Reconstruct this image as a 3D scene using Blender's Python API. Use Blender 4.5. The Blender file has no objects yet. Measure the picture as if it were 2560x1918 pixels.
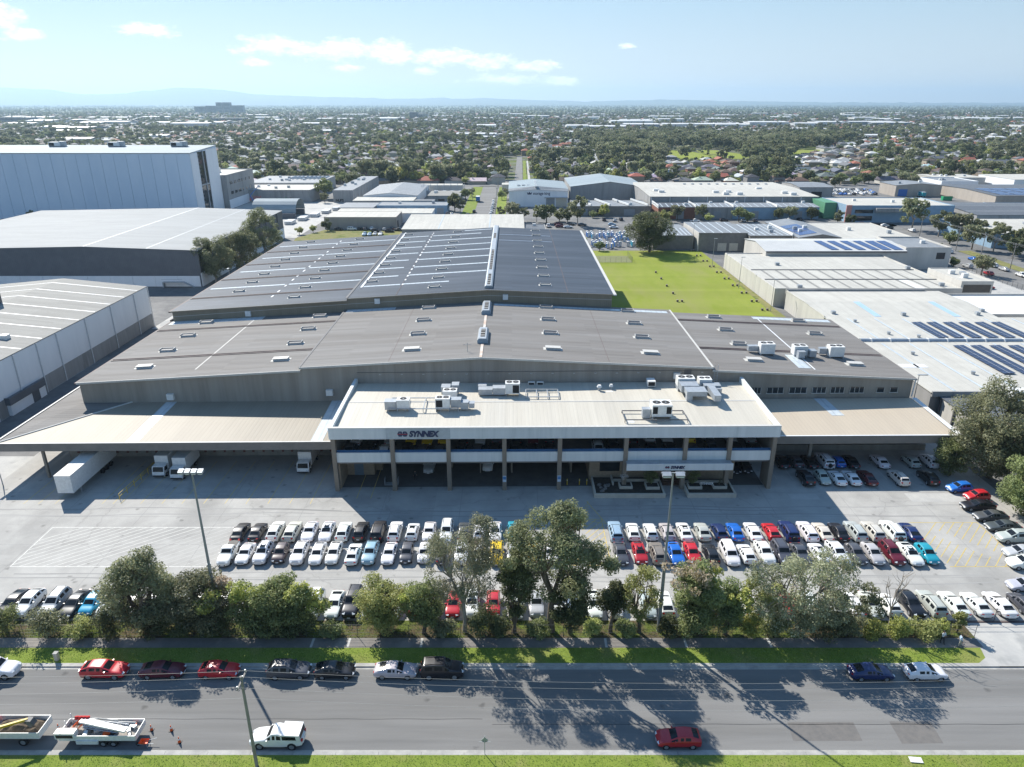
import bpy, math, random
import numpy as np
from mathutils import Vector, Matrix
sc = bpy.context.scene
col = sc.collection
rnd = random.Random(7)
# ---------------------------------------------------------------- camera, sky, sun, exposure
CAM_H = 58.0
cam = bpy.data.cameras.new('camera'); camo = bpy.data.objects.new('camera', cam); col.objects.link(camo)
camo.location = (0, 0, CAM_H); camo.rotation_euler = (math.radians(90-21.53), 0, 0)
cam.sensor_fit = 'HORIZONTAL'; cam.sensor_width = 36.0; cam.lens = 36.0*1777/2560
cam.clip_start = 0.5; cam.clip_end = 60000
sc.camera = camo
SUN_EL = 39.1; SUN_AZ = -36.7          # degrees; azimuth from +Y towards +X
world = bpy.data.worlds.new('World'); sc.world = world; world.use_nodes = True
def N(nt, typ, **kw):
    n = nt.nodes.new(typ)
    for k, v in kw.items():
        if k.startswith('i_'): n.inputs[k[2:].replace('_', ' ')].default_value = v
        else: setattr(n, k, v)
    return n
def mth(nt, op, a, b=None, c=None, clamp=False):
    n = nt.nodes.new('ShaderNodeMath'); n.operation = op; n.use_clamp = clamp
    for i, q in enumerate((a, b, c)):
        if q is None: continue
        if isinstance(q, (int, float)): n.inputs[i].default_value = q
        else: nt.links.new(q, n.inputs[i])
    return n.outputs[0]
def sky_world():
    nt = world.node_tree; L = nt.links; nt.nodes.clear()
    out = N(nt, 'ShaderNodeOutputWorld'); bg = N(nt, 'ShaderNodeBackground')
    sky = N(nt, 'ShaderNodeTexSky', sky_type='NISHITA', sun_disc=False, sun_elevation=math.radians(SUN_EL),
            sun_rotation=math.radians(SUN_AZ), altitude=60.0, air_density=1.0, dust_density=.05, ozone_density=1.5)
    tc = N(nt, 'ShaderNodeTexCoord'); sep = N(nt, 'ShaderNodeSeparateXYZ'); L.new(tc.outputs['Generated'], sep.inputs[0])
    az = mth(nt, 'MULTIPLY', mth(nt, 'ARCTAN2', sep.outputs[0], sep.outputs[1]), 57.2958)
    el = mth(nt, 'MULTIPLY', mth(nt, 'ARCSINE', sep.outputs[2]), 57.2958)
    cmb = N(nt, 'ShaderNodeCombineXYZ'); L.new(mth(nt, 'MULTIPLY', az, .45), cmb.inputs[0]); L.new(el, cmb.inputs[1])
    n1 = N(nt, 'ShaderNodeTexNoise', i_Scale=1.15, i_Detail=9.0, i_Roughness=.62); L.new(cmb.outputs[0], n1.inputs['Vector'])
    n2 = N(nt, 'ShaderNodeTexNoise', i_Scale=3.2, i_Detail=6.0, i_Roughness=.6); L.new(cmb.outputs[0], n2.inputs['Vector'])
    mask = None
    # cumulus bank and the small puffs round it: centre azimuth, elevation of the flat base, half width, height
    puffs = [(-17.6,3.4,2.4,.95),(-14.6,3.2,2.0,.9),(-12.2,3.15,2.6,1.1),(-9.0,3.05,2.8,1.15),(-5.2,2.8,3.0,.95),(-1.6,2.55,2.4,.75),(1.6,2.3,2.3,.6),
             (-33.5,4.45,2.2,1.3),(-36.2,4.0,2.2,1.0),(-24.8,4.3,2.4,.6),(-0.5,1.45,3.3,.55),(3.2,1.35,2.4,.5),(8.3,3.75,.8,.3),
             (-6.5,2.05,1.2,.45),(-18.2,2.5,1.3,.4),(-32,3.7,1.4,.55),(-12,2.2,1.5,.4),(50,4,4,1.5),(-60,5,5,2),(110,5,6,2),(-120,4.5,6,1.8)]
    cv = N(nt, 'ShaderNodeCombineXYZ'); L.new(az, cv.inputs[0]); L.new(el, cv.inputs[1])
    for (a, b, w, h) in puffs:
        b += h*.35; h *= .8
        v = N(nt, 'ShaderNodeVectorMath', operation='MULTIPLY_ADD'); L.new(cv.outputs[0], v.inputs[0]); v.inputs[1].default_value = (1/w, 1/h, 0); v.inputs[2].default_value = (-a/w, -b/h, 0)
        l = N(nt, 'ShaderNodeVectorMath', operation='LENGTH'); L.new(v.outputs[0], l.inputs[0])
        mask = l.outputs['Value'] if mask is None else mth(nt, 'MINIMUM', mask, l.outputs['Value'])
    mask = mth(nt, 'SUBTRACT', 1.0, mask)
    f = mth(nt, 'ADD', mask, mth(nt, 'MULTIPLY', mth(nt, 'SUBTRACT', n1.outputs['Fac'], .52), 2.3))
    f = mth(nt, 'ADD', f, mth(nt, 'MULTIPLY', mth(nt, 'SUBTRACT', n2.outputs['Fac'], .5), .9))
    f = mth(nt, 'MULTIPLY', f, 1.8, clamp=True)
    f = mth(nt, 'MULTIPLY', f, mth(nt, 'GREATER_THAN', mask, -.55))
    f = mth(nt, 'MULTIPLY', f, .82)
    mix = N(nt, 'ShaderNodeMixRGB', blend_type='MIX'); L.new(f, mix.inputs[0])
    bw = N(nt, 'ShaderNodeRGBToBW'); L.new(sky.outputs[0], bw.inputs[0]); tn = N(nt, 'ShaderNodeVectorMath', operation='SCALE'); tc_ = N(nt, 'ShaderNodeValToRGB'); ce = tc_.color_ramp.elements; ce[0].color = (.92, .98, 1.03, 1); ce[1].color = (.34, .80, 1.65, 1); cq = ce.new(.16); cq.color = (.69, .95, 1.16, 1); L.new(mth(nt, 'MULTIPLY', el, 1/40.0, clamp=True), tc_.inputs[0]); L.new(tc_.outputs[0], tn.inputs[0]); lum = mth(nt, 'DIVIDE', mth(nt, 'MULTIPLY', bw.outputs[0], 2.2), mth(nt, 'ADD', mth(nt, 'MULTIPLY', bw.outputs[0], 1/3.0), 1.0)); L.new(lum, tn.inputs['Scale'])
    pale = N(nt, 'ShaderNodeMixRGB'); pale.inputs[0].default_value = .88; L.new(sky.outputs[0], pale.inputs[1]); L.new(tn.outputs[0], pale.inputs[2]); L.new(pale.outputs[0], mix.inputs[1])
    shade = N(nt, 'ShaderNodeMixRGB', blend_type='MIX'); shade.inputs[1].default_value = (6.2, 6.9, 7.4, 1); shade.inputs[2].default_value = (9.5, 9.5, 9.5, 1)
    cm2 = N(nt, 'ShaderNodeVectorMath', operation='ADD'); cm2.inputs[1].default_value = (0, .28, 0); L.new(cmb.outputs[0], cm2.inputs[0])
    n3 = N(nt, 'ShaderNodeTexNoise', i_Scale=1.15, i_Detail=9.0, i_Roughness=.62); L.new(cm2.outputs[0], n3.inputs['Vector'])
    L.new(mth(nt, 'ADD', mth(nt, 'MULTIPLY', mth(nt, 'SUBTRACT', n1.outputs['Fac'], n3.outputs['Fac']), 3.5), .6, clamp=True), shade.inputs[0]); L.new(shade.outputs[0], mix.inputs[2])
    L.new(mix.outputs[0], bg.inputs[0]); bg.inputs[1].default_value = 0.097
    L.new(bg.outputs[0], out.inputs[0])
sky_world()
world.cycles.sampling_method = 'MANUAL'; world.cycles.sample_map_resolution = 256
sun = bpy.data.lights.new('sun', 'SUN'); suno = bpy.data.objects.new('sun', sun); col.objects.link(suno)
sun.energy = 4.85; sun.angle = math.radians(.53); sun.color = (1.0, .95, .865)
_d = Vector((math.sin(math.radians(SUN_AZ))*math.cos(math.radians(SUN_EL)), math.cos(math.radians(SUN_AZ))*math.cos(math.radians(SUN_EL)), math.sin(math.radians(SUN_EL))))
suno.rotation_euler = _d.to_track_quat('Z', 'Y').to_euler(); suno.location = (-60, 80, 90)
vs = sc.view_settings; vs.view_transform = 'Standard'; vs.look = 'None'; vs.exposure = 0.74; vs.gamma = 1.0; vs.use_curve_mapping = False
sc.cycles.volume_bounces = 0; sc.cycles.max_bounces = 6; sc.cycles.diffuse_bounces = 3; sc.cycles.transparent_max_bounces = 6
sc.cycles.use_denoising = True; sc.cycles.sample_clamp_indirect = 6.0
# ---------------------------------------------------------------- helpers
def link(o):
    col.objects.link(o); return o
class MB:
    """collects faces; build() links them as ONE mesh object"""
    def __init__(s, sh=0.0): s.v = []; s.f = []; s.m = []; s.sh = sh
    def add(s, pts, faces, m=0):
        b = len(s.v); s.v.extend(pts)
        for f in faces: s.f.append(tuple(b+i for i in f)); s.m.append(m)
    def poly(s, pts, m=0): s.add(list(pts), [tuple(range(len(pts)))], m)
    def box(s, x0, x1, y0, y1, z0, z1, m=0):
        s.add([(x0,y0,z0),(x1,y0,z0),(x1,y1,z0),(x0,y1,z0),(x0,y0,z1),(x1,y0,z1),(x1,y1,z1),(x0,y1,z1)],
              [(3,2,1,0),(4,5,6,7),(0,1,5,4),(1,2,6,5),(2,3,7,6),(3,0,4,7)], m)
    def obox(s, c, size, rz=0.0, rx=0.0, ry=0.0, m=0):
        M = Matrix.Rotation(rz, 3, 'Z') @ Matrix.Rotation(ry, 3, 'Y') @ Matrix.Rotation(rx, 3, 'X'); h = [q/2 for q in size]
        P = [Vector(c) + M @ Vector((a*h[0], b*h[1], d*h[2])) for d in (-1,1) for a, b in ((-1,-1),(1,-1),(1,1),(-1,1))]
        s.add([tuple(p) for p in P], [(3,2,1,0),(4,5,6,7),(0,1,5,4),(1,2,6,5),(2,3,7,6),(3,0,4,7)], m)
    def tube(s, p, q, r0, r1=None, n=6, m=0):
        r1 = r0 if r1 is None else r1; p = Vector(p); q = Vector(q); d = (q-p)
        if d.length < 1e-6: return
        d.normalize(); a = d.orthogonal().normalized(); b = d.cross(a)
        P = [tuple(p+(a*math.cos(t)+b*math.sin(t))*r0) for t in [2*math.pi*i/n for i in range(n)]]
        Q = [tuple(q+(a*math.cos(t)+b*math.sin(t))*r1) for t in [2*math.pi*i/n for i in range(n)]]
        s.add(P+Q, [(i, (i+1) % n, n+(i+1) % n, n+i) for i in range(n)]+[tuple(range(n-1,-1,-1)), tuple(range(n, 2*n))], m)
    def prism_y(s, prof, y0, y1, m=0, mcap=None):
        """profile of (x,z) run from y0 to y1"""
        n = len(prof); A = [(x, y0, z) for x, z in prof]; B = [(x, y1, z) for x, z in prof]
        s.add(A+B, [(i, (i+1) % n, n+(i+1) % n, n+i) for i in range(n)], m)
        s.add(A+B, [tuple(range(n)), tuple(range(2*n-1, n-1, -1))], m if mcap is None else mcap)
    def prism_x(s, prof, x0, x1, m=0, mcap=None):
        n = len(prof); A = [(x0, y, z) for y, z in prof]; B = [(x1, y, z) for y, z in prof]
        s.add(A+B, [(i, (i+1) % n, n+(i+1) % n, n+i) for i in range(n)], m)
        s.add(A+B, [tuple(range(n)), tuple(range(2*n-1, n-1, -1))], m if mcap is None else mcap)
    def mesh(s, name, mats, at=(0,0,0), smooth=None):
        me = bpy.data.meshes.new(name)
        sh = s.sh; ax, ay, az = at
        me.from_pydata([(x-ax, y+sh*x-ay, z-az) for x, y, z in s.v], [], s.f)
        for m in (mats if isinstance(mats, (list, tuple)) else [mats]): me.materials.append(m)
        if len(me.materials) > 1: me.polygons.foreach_set('material_index', s.m)
        if smooth is not None:
            me.polygons.foreach_set('use_smooth', [True]*len(me.polygons)); me.set_sharp_from_angle(angle=math.radians(smooth))
        me.update(); return me
    def build(s, name, mats, parent=None, at=None, smooth=None):
        if at is None: at = tuple(parent.location) if parent is not None else (0,0,0)
        o = bpy.data.objects.new(name, s.mesh(name, mats, at, smooth)); link(o)
        if parent is not None: o.parent = parent
        else: o.location = at
        return o
def tag(o, label=None, cat=None, group=None, kind=None):
    if label: o['label'] = label
    if cat: o['category'] = cat
    if group: o['group'] = group
    if kind: o['kind'] = kind
    return o
def thing(name, label, cat, loc=(0,0,0), group=None, rz=0.0):
    o = bpy.data.objects.new(name, None); link(o); o.location = loc; o.rotation_euler = (0,0,rz); o.empty_display_size = .5
    return tag(o, label, cat, group)
def part(name, me, parent, loc=(0,0,0), rot=(0,0,0), color=None):
    o = bpy.data.objects.new(name, me); link(o); o.parent = parent; o.location = loc; o.rotation_euler = rot
    if color: o.color = (*color, 1)
    return o
def copy_tree(o, parent=None):
    c = o.copy(); link(c); c.parent = parent
    for ch in list(o.children): copy_tree(ch, c)
    return c
def struct(name, mb, mats, at=(0,0,0)):
    return tag(mb.build(name, mats, None, at), kind='structure')
_O = ['','first','second','third','fourth','fifth','sixth','seventh','eighth','ninth','tenth','eleventh','twelfth','thirteenth','fourteenth','fifteenth','sixteenth','seventeenth','eighteenth','nineteenth']
_T = ['','','twenty','thirty','forty','fifty','sixty','seventy','eighty','ninety']
def nth(i):
    i += 1
    if i < 20: return _O[i]
    return (_T[i//10][:-1]+'ieth') if i % 10 == 0 else _T[i//10]+'-'+_O[i % 10]
# ---------------------------------------------------------------- materials
def mat(name, c1, c2=None, scale=1.0, rough=.7, bump=0.0, bscale=None, stretch=(1,1,1), metal=0.0, detail=4.0, contrast=(.35,.65),
        rib=None, ribdark=.88, c3=None, c3scale=.05, c3cut=(.55,.62), objspace=False, spec=.4, cells=None, cracks=None, spots=None):
    """procedural surface: two colours mixed by noise, an optional large-scale third colour, ribs running along an axis"""
    m = bpy.data.materials.new(name); m.use_nodes = True; nt = m.node_tree; L = nt.links; b = nt.nodes['Principled BSDF']
    b.inputs['Roughness'].default_value = rough; b.inputs['Metallic'].default_value = metal
    b.inputs['Specular IOR Level'].default_value = spec
    if objspace: pos = N(nt, 'ShaderNodeTexCoord').outputs['Object']
    else: pos = N(nt, 'ShaderNodeNewGeometry').outputs['Position']
    c2 = c2 or tuple(q*.85 for q in c1)
    mp = N(nt, 'ShaderNodeMapping'); mp.inputs['Scale'].default_value = stretch; L.new(pos, mp.inputs[0])
    no = N(nt, 'ShaderNodeTexNoise', i_Scale=scale, i_Detail=detail, i_Roughness=.65); L.new(mp.outputs[0], no.inputs['Vector'])
    cr = N(nt, 'ShaderNodeValToRGB'); e = cr.color_ramp.elements
    e[0].position, e[1].position = contrast; e[0].color = (*c1, 1); e[1].color = (*c2, 1)
    L.new(no.outputs['Fac'], cr.inputs[0]); cout = cr.outputs[0]
    if c3:
        n3 = N(nt, 'ShaderNodeTexNoise', i_Scale=c3scale, i_Detail=5.0, i_Roughness=.6); L.new(mp.outputs[0], n3.inputs['Vector'])
        r3 = N(nt, 'ShaderNodeMapRange'); r3.inputs[1].default_value, r3.inputs[2].default_value = c3cut; L.new(n3.outputs['Fac'], r3.inputs[0])
        mx = N(nt, 'ShaderNodeMixRGB'); L.new(r3.outputs[0], mx.inputs[0]); L.new(cout, mx.inputs[1]); mx.inputs[2].default_value = (*c3, 1); cout = mx.outputs[0]
    def mul(fac_socket, lo, hi=1.0):
        r = N(nt, 'ShaderNodeMapRange'); r.inputs[3].default_value = lo; r.inputs[4].default_value = hi; L.new(fac_socket, r.inputs[0])
        v = N(nt, 'ShaderNodeVectorMath', operation='MULTIPLY'); L.new(cout, v.inputs[0]); L.new(r.outputs[0], v.inputs[1]); return v.outputs[0]
    if cells:       # every sheet or slab has aged a little differently
        sx_, sy_, lo = cells; sc_ = N(nt, 'ShaderNodeVectorMath', operation='MULTIPLY'); sc_.inputs[1].default_value = (1/sx_, 1/sy_, 0); L.new(pos, sc_.inputs[0])
        fl = N(nt, 'ShaderNodeVectorMath', operation='FLOOR'); L.new(sc_.outputs[0], fl.inputs[0]); wn = N(nt, 'ShaderNodeTexWhiteNoise'); L.new(fl.outputs[0], wn.inputs['Vector']); cout = mul(wn.outputs['Value'], lo, 1.05)
    if cracks:      # fine cracks: edges of a warped cell pattern
        s_, wd = cracks; wv = N(nt, 'ShaderNodeTexNoise', i_Scale=.6, i_Detail=4.0); L.new(pos, wv.inputs['Vector']); ad = N(nt, 'ShaderNodeVectorMath', operation='MULTIPLY_ADD'); L.new(wv.outputs['Color'], ad.inputs[0]); ad.inputs[1].default_value = (2.2,2.2,0); L.new(pos, ad.inputs[2])
        vo = N(nt, 'ShaderNodeTexVoronoi', feature='DISTANCE_TO_EDGE', i_Scale=s_); L.new(ad.outputs[0], vo.inputs['Vector']); cout = mul(mth(nt, 'MULTIPLY', vo.outputs['Distance'], 1.0/wd, clamp=True), .84)
    if spots:       # oil drips
        s_, rd = spots; vo = N(nt, 'ShaderNodeTexVoronoi', i_Scale=s_); L.new(pos, vo.inputs['Vector']); ns = N(nt, 'ShaderNodeTexNoise', i_Scale=3.0); L.new(pos, ns.inputs['Vector'])
        dd = mth(nt, 'ADD', vo.outputs['Distance'], mth(nt, 'MULTIPLY', ns.outputs['Fac'], rd)); cout = mul(mth(nt, 'MULTIPLY', mth(nt, 'SUBTRACT', dd, rd*.75), 1.0/(rd*.55), clamp=True), .62)
    hsrc = None
    if rib:
        axis, period = rib
        sp = N(nt, 'ShaderNodeSeparateXYZ'); L.new(pos, sp.inputs[0])
        t = mth(nt, 'FRACT', mth(nt, 'MULTIPLY', sp.outputs['XYZ'.index(axis)], 1.0/period))
        tri = mth(nt, 'ABSOLUTE', mth(nt, 'SUBTRACT', t, .5))
        g = mth(nt, 'MULTIPLY', tri, 6.0, clamp=True)
        mx = N(nt, 'ShaderNodeMixRGB', blend_type='MULTIPLY'); mx.inputs[0].default_value = 1.0
        rr = N(nt, 'ShaderNodeValToRGB'); rr.color_ramp.elements[0].color = (ribdark, ribdark, ribdark, 1); rr.color_ramp.elements[1].color = (1,1,1,1)
        L.new(g, rr.inputs[0]); L.new(cout, mx.inputs[1]); L.new(rr.outputs[0], mx.inputs[2]); cout = mx.outputs[0]; hsrc = g
    L.new(cout, b.inputs['Base Color'])
    if bump > 0:
        bp = N(nt, 'ShaderNodeBump', i_Strength=bump, i_Distance=.05)
        nb = N(nt, 'ShaderNodeTexNoise', i_Scale=bscale or scale*6, i_Detail=3.0); L.new(mp.outputs[0], nb.inputs['Vector'])
        L.new(hsrc if hsrc is not None else nb.outputs['Fac'], bp.inputs['Height']); L.new(bp.outputs[0], b.inputs['Normal'])
    return m
def flat(name, c, rough=.6, metal=0.0, spec=.4, coat=0.0):
    """small plain things: one colour with a slight weathered mottle"""
    m = mat(name, c, tuple(q*.86 for q in c), 2.3, rough, metal=metal, spec=spec)
    m.node_tree.nodes['Principled BSDF'].inputs['Coat Weight'].default_value = coat
    return m
def mat_objcolor(name, rough=.5, coat=0.0, mottle=.12, scale=1.5, metal=0.0, spec=.5, randomize=None):
    m = bpy.data.materials.new(name); m.use_nodes = True; nt = m.node_tree; L = nt.links; b = nt.nodes['Principled BSDF']
    oi = N(nt, 'ShaderNodeObjectInfo'); no = N(nt, 'ShaderNodeTexNoise', i_Scale=scale, i_Detail=3.0)
    L.new(N(nt, 'ShaderNodeNewGeometry').outputs['Position'], no.inputs['Vector'])
    src = oi.outputs['Color']
    if randomize:
        cr = N(nt, 'ShaderNodeValToRGB'); cr.color_ramp.interpolation = 'CONSTANT'; el = cr.color_ramp.elements
        while len(el) < len(randomize): el.new(.5)
        for i, c in enumerate(randomize): el[i].position = i/len(randomize); el[i].color = (*c, 1)
        L.new(oi.outputs['Random'], cr.inputs[0]); src = cr.outputs[0]
    r = N(nt, 'ShaderNodeMapRange'); r.inputs[3].default_value = 1-mottle; r.inputs[4].default_value = 1+mottle*.4; L.new(no.outputs['Fac'], r.inputs[0])
    mx = N(nt, 'ShaderNodeVectorMath', operation='MULTIPLY'); L.new(src, mx.inputs[0]); L.new(r.outputs[0], mx.inputs[1]); L.new(mx.outputs[0], b.inputs['Base Color'])
    b.inputs['Roughness'].default_value = rough; b.inputs['Metallic'].default_value = metal; b.inputs['Specular IOR Level'].default_value = spec
    b.inputs['Coat Weight'].default_value = coat; b.inputs['Coat Roughness'].default_value = .05
    return m
def leaf_mat(name, dark, light, accent=None, trans=.45, scale=.35):
    """leaf faces: colour varies from leaf to leaf and clump to clump; thin leaves let light through"""
    m = bpy.data.materials.new(name); m.use_nodes = True; nt = m.node_tree; L = nt.links; nt.nodes.clear()
    out = N(nt, 'ShaderNodeOutputMaterial'); geo = N(nt, 'ShaderNodeNewGeometry'); tc = N(nt, 'ShaderNodeTexCoord')
    no = N(nt, 'ShaderNodeTexNoise', i_Scale=scale, i_Detail=3.0); L.new(tc.outputs['Object'], no.inputs['Vector'])
    oi = N(nt, 'ShaderNodeObjectInfo')
    f = mth(nt, 'ADD', mth(nt, 'MULTIPLY', geo.outputs['Random Per Island'], .5), mth(nt, 'SUBTRACT', mth(nt, 'MULTIPLY', no.outputs['Fac'], 1.5), .5), clamp=True)
    cr = N(nt, 'ShaderNodeValToRGB'); e = cr.color_ramp.elements; e[0].color = (*dark, 1); e[1].color = (*light, 1); e[0].position = .1; e[1].position = .85
    if accent: q = e.new(.95); q.color = (*accent, 1)
    L.new(f, cr.inputs[0])
    hs = N(nt, 'ShaderNodeHueSaturation'); hs.inputs['Saturation'].default_value = .86; L.new(cr.outputs[0], hs.inputs['Color'])
    L.new(mth(nt, 'ADD', mth(nt, 'MULTIPLY', oi.outputs['Random'], .5), .88), hs.inputs['Value'])
    L.new(mth(nt, 'ADD', mth(nt, 'MULTIPLY', oi.outputs['Random'], .02), .49), hs.inputs['Hue'])
    d = N(nt, 'ShaderNodeBsdfPrincipled'); d.inputs['Roughness'].default_value = .55; d.inputs['Specular IOR Level'].default_value = .35; L.new(hs.outputs[0], d.inputs['Base Color'])
    t = N(nt, 'ShaderNodeBsdfTranslucent'); L.new(hs.outputs[0], t.inputs[0])
    mx = N(nt, 'ShaderNodeMixShader'); mx.inputs[0].default_value = trans; L.new(d.outputs[0], mx.inputs[1]); L.new(t.outputs[0], mx.inputs[2])
    L.new(mx.outputs[0], out.inputs[0]); return m
# ================================================================= SETTING: ground, road, paths, car park
M = {}
M['asphalt'] = mat('asphalt', (.18,.176,.168), (.148,.146,.141), .9, .9, bump=.25, bscale=22, c3=(.225,.222,.216), c3scale=.25, c3cut=(.45,.7), stretch=(.06,1,1), detail=9, spots=(.22,.12))
M['asphalt_old'] = mat('asphalt_old', (.16,.16,.158), (.12,.12,.122), .5, .9, bump=.2, bscale=12, c3=(.20,.197,.19), c3scale=.06, c3cut=(.48,.6))
M['patch'] = mat('road_patch', (.165,.155,.145), (.135,.13,.125), 1.5, .9)
M['concrete'] = mat('concrete_yard', (.41,.40,.375), (.325,.315,.295), .22, .85, bump=.1, bscale=9, c3=(.25,.245,.232), c3scale=.09, c3cut=(.5,.76), detail=9, cells=(12,7.5,.93), cracks=(.06,.008), spots=(.38,.2))
M['stain'] = mat('tyre_rubber_stain', (.25,.245,.235), (.33,.325,.31), .7, .85, stretch=(.08,2.2,1))
M['concrete_pale'] = mat('concrete_pale', (.46,.45,.42), (.38,.375,.36), .4, .85, c3=(.31,.31,.30), c3scale=.09)
M['kerb'] = mat('kerb_concrete', (.42,.41,.38), (.30,.295,.28), .8, .85)
M['path'] = mat('footpath', (.20,.185,.17), (.16,.15,.14), 1.2, .9, c3=(.24,.22,.2), c3scale=.3)
M['verge'] = mat('verge_grass', (.15,.205,.035), (.20,.25,.05), .9, .95, bump=.5, bscale=14, c3=(.25,.235,.09), c3scale=.22, c3cut=(.5,.75), spec=.1, detail=8)
M['lawn'] = mat('lawn', (.20,.245,.035), (.245,.275,.055), .12, .95, bump=.4, bscale=8, c3=(.235,.245,.075), c3scale=.06, c3cut=(.5,.7), spec=.1, detail=9, stretch=(1,.35,1), cells=(400,3.2,.95))
M['mulch'] = mat('bark_litter', (.12,.09,.055), (.07,.06,.035), 1.6, .95, bump=.5, c3=(.10,.13,.03), c3scale=.35, c3cut=(.45,.58), spec=.1)
M['drygrass'] = mat('dry_grass', (.24,.21,.10), (.17,.19,.06), .4, .95, bump=.4, c3=(.12,.15,.04), c3scale=.12, spec=.1)
M['white_paint'] = mat('white_line_paint', (.66,.65,.6), (.50,.495,.47), 1.8, .7)
M['white_paint_faint'] = mat('worn_white_paint', (.50,.49,.46), (.41,.405,.385), 1.1, .8)
M['yellow_paint'] = mat('yellow_line_paint', (.58,.42,.08), (.48,.40,.20), 1.2, .7)
M['town'] = mat('town_ground', (.085,.10,.04), (.17,.165,.14), .016, .95, c3=(.11,.14,.035), c3scale=.006, c3cut=(.45,.6), detail=9, spec=.1)
# base sheet to the horizon, in rings so that near triangles stay small
mb = MB(); rings = [0, 60, 160, 420, 1100, 3000, 8000, 16000, 24000]; n = 48
for a, b in zip(rings[:-1], rings[1:]):
    for i in range(n):
        t0, t1 = 2*math.pi*i/n, 2*math.pi*(i+1)/n; c = lambda r, t: (r*math.cos(t), 200+r*math.sin(t), -.3)
        mb.poly([c(a,t0), c(b,t0), c(b,t1), c(a,t1)] if a else [c(0,0), c(b,t0), c(b,t1)])
struct('ground', mb, M['town'])
def sheet(name, pts, z, m, parent=None):
    b = MB(); b.poly([(x, y, z) for x, y in pts])
    if parent is None: return struct(name, b, m)
    return b.build(name, m, parent)
def rect(x0, x1, y0, y1): return [(x0,y0),(x1,y0),(x1,y1),(x0,y1)]
sheet('industrial_ground', rect(-420,360,68,600), -.16, M['asphalt_old'])
road = sheet('road', rect(-420,420,50.6,61.7), -.12, M['asphalt'])
for p in ([(27.77,54.18),(34.43,54.18),(34.34,51.93),(27.56,51.93)], [(38.09,54.28),(42.25,54.28),(42.1,51.65),(38.05,51.6)]):
    sheet('road_patch', p[::-1], -.116, M['patch'], road)
for x0, x1, y in ((-60,-3,54.55),(-2,60,53.9)):     # sealed crack down the middle
    b = MB(); x = x0
    while x < x1:
        b.poly([(x,y+.03*math.sin(x),-.116),(x+1.5,y+.03*math.sin(x+1.5),-.116),(x+1.5,y+.06+.03*math.sin(x+1.5),-.116),(x,y+.06+.03*math.sin(x),-.116)]); x += 1.5
    b.build('sealed_joint', flat('bitumen', (.05,.05,.05), .8), road)
sheet('near_verge', rect(-420,420,10,50.2), 0, M['verge'])
sheet('far_verge', [(-420,62.2),(52.0,62.2),(53.2,63.0),(53.6,64.6),(-420,64.6)], 0, M['verge'])
sheet('footpath', rect(-420,54.0,64.6,66.2), .004, M['path'])
sheet('planting_strip', rect(-90,54.0,66.2,69.2), .002, M['mulch'])
sheet('driveway', [(52.0,61.7),(75,61.7),(75,69.2),(54,69.2),(54.0,64.6),(53.6,64.6),(53.2,63.0),(52.0,62.2)], .008, M['concrete_pale'])
# kerbs: stone by stone
def kerb(name, y0, y1, x0, x1, step):
    r = thing(name, None, None, (x0, y0, -.12)); r['kind'] = 'structure'
    b = MB(); b.box(.012, step-.012, 0, y1-y0, 0, .125); me = b.mesh('kerb_stone', M['kerb'])
    b = MB(); b.box(.012, step-.012, 0, .32, 0, .02); 
    k = 0
    while x0+k*step < x1: part('kerb_stone', me, r, (k*step, 0, 0)); k += 1
kerb('kerb', 50.2, 50.6, -62, 62, 4.1); kerb('kerb', 61.7, 62.2, -66, 51.8, 4.0)
b = MB(); b.box(-420,420,61.36,61.7,-.119,-.112); b.box(-420,420,50.6,50.86,-.119,-.112); b.build('gutter_strip', M['kerb'], road)
for x in (-23.2,-19.0,-10.6,10.7,19.9,29.6):      # painted bars across the footpath
    sheet('path_bar', [(x,64.65),(x+.28,64.65),(x+.28-.0,66.15),(x,66.15)], .009, M['white_paint_faint'])
# car park concrete with its painted lines
CP = sheet('car_park', rect(-96,78,69.2,122), 0, M['concrete'])
LN = {}
def line(x0, y0, x1, y1, w=.1, m='white_paint', z=.006):
    d = Vector((x1-x0, y1-y0)); L = d.length; k = (round(L,1), w, m)
    if k not in LN: b = MB(); b.poly([(0,-w/2,0),(k[0],-w/2,0),(k[0],w/2,0),(0,w/2,0)]); LN[k] = b.mesh('line', M[m])
    return part('line', LN[k], CP, (x0, y0, z), (0, 0, math.atan2(d.y, d.x)))
# slab joints of the yard
b = MB()
for x in range(-92, 78, 12): b.poly([(x,70,.003),(x+.06,70,.003),(x+.06,121,.003),(x,121,.003)])
for y in (77.5, 85, 92.3, 99.5): b.poly([(-95,y,.003),(77,y,.003),(77,y+.06,.003),(-95,y+.06,.003)])
b.build('slab_joint', mat('joint', (.23,.225,.215), (.30,.295,.285), .3, .9), CP)
for (x0, x1, y) in ((-70,-8,77.2),(-66,-12,78.4),(-2,62,77.6),(4,66,76.3),(-84,-30,92.8),(-80,-26,94.3),(-40,44,94.0),(12,70,95.2),(-24,64,92.6)):
    b = MB(); n_ = 30
    for i in range(n_):
        xa, xb_ = x0+(x1-x0)*i/n_, x0+(x1-x0)*(i+1)/n_; f = lambda x: y+.35*math.sin(x*.09+y)+.15*math.sin(x*.31)
        b.poly([(xa,f(xa),.0022),(xb_,f(xb_),.0022),(xb_,f(xb_)+.26,.0022),(xa,f(xa)+.26,.0022)])
    b.build('tyre_mark', M['stain'], CP)
# stained panels and repairs
for p, m in (([(44.0,97.3),(48.5,97.3),(48.5,99.0),(44.0,99.0)],'concrete_pale'),([(62.6,96.6),(71,96.6),(71,99.2),(62.6,99.2)],'concrete_pale')): sheet('slab_repair', p, .005, M[m], CP)
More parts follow.
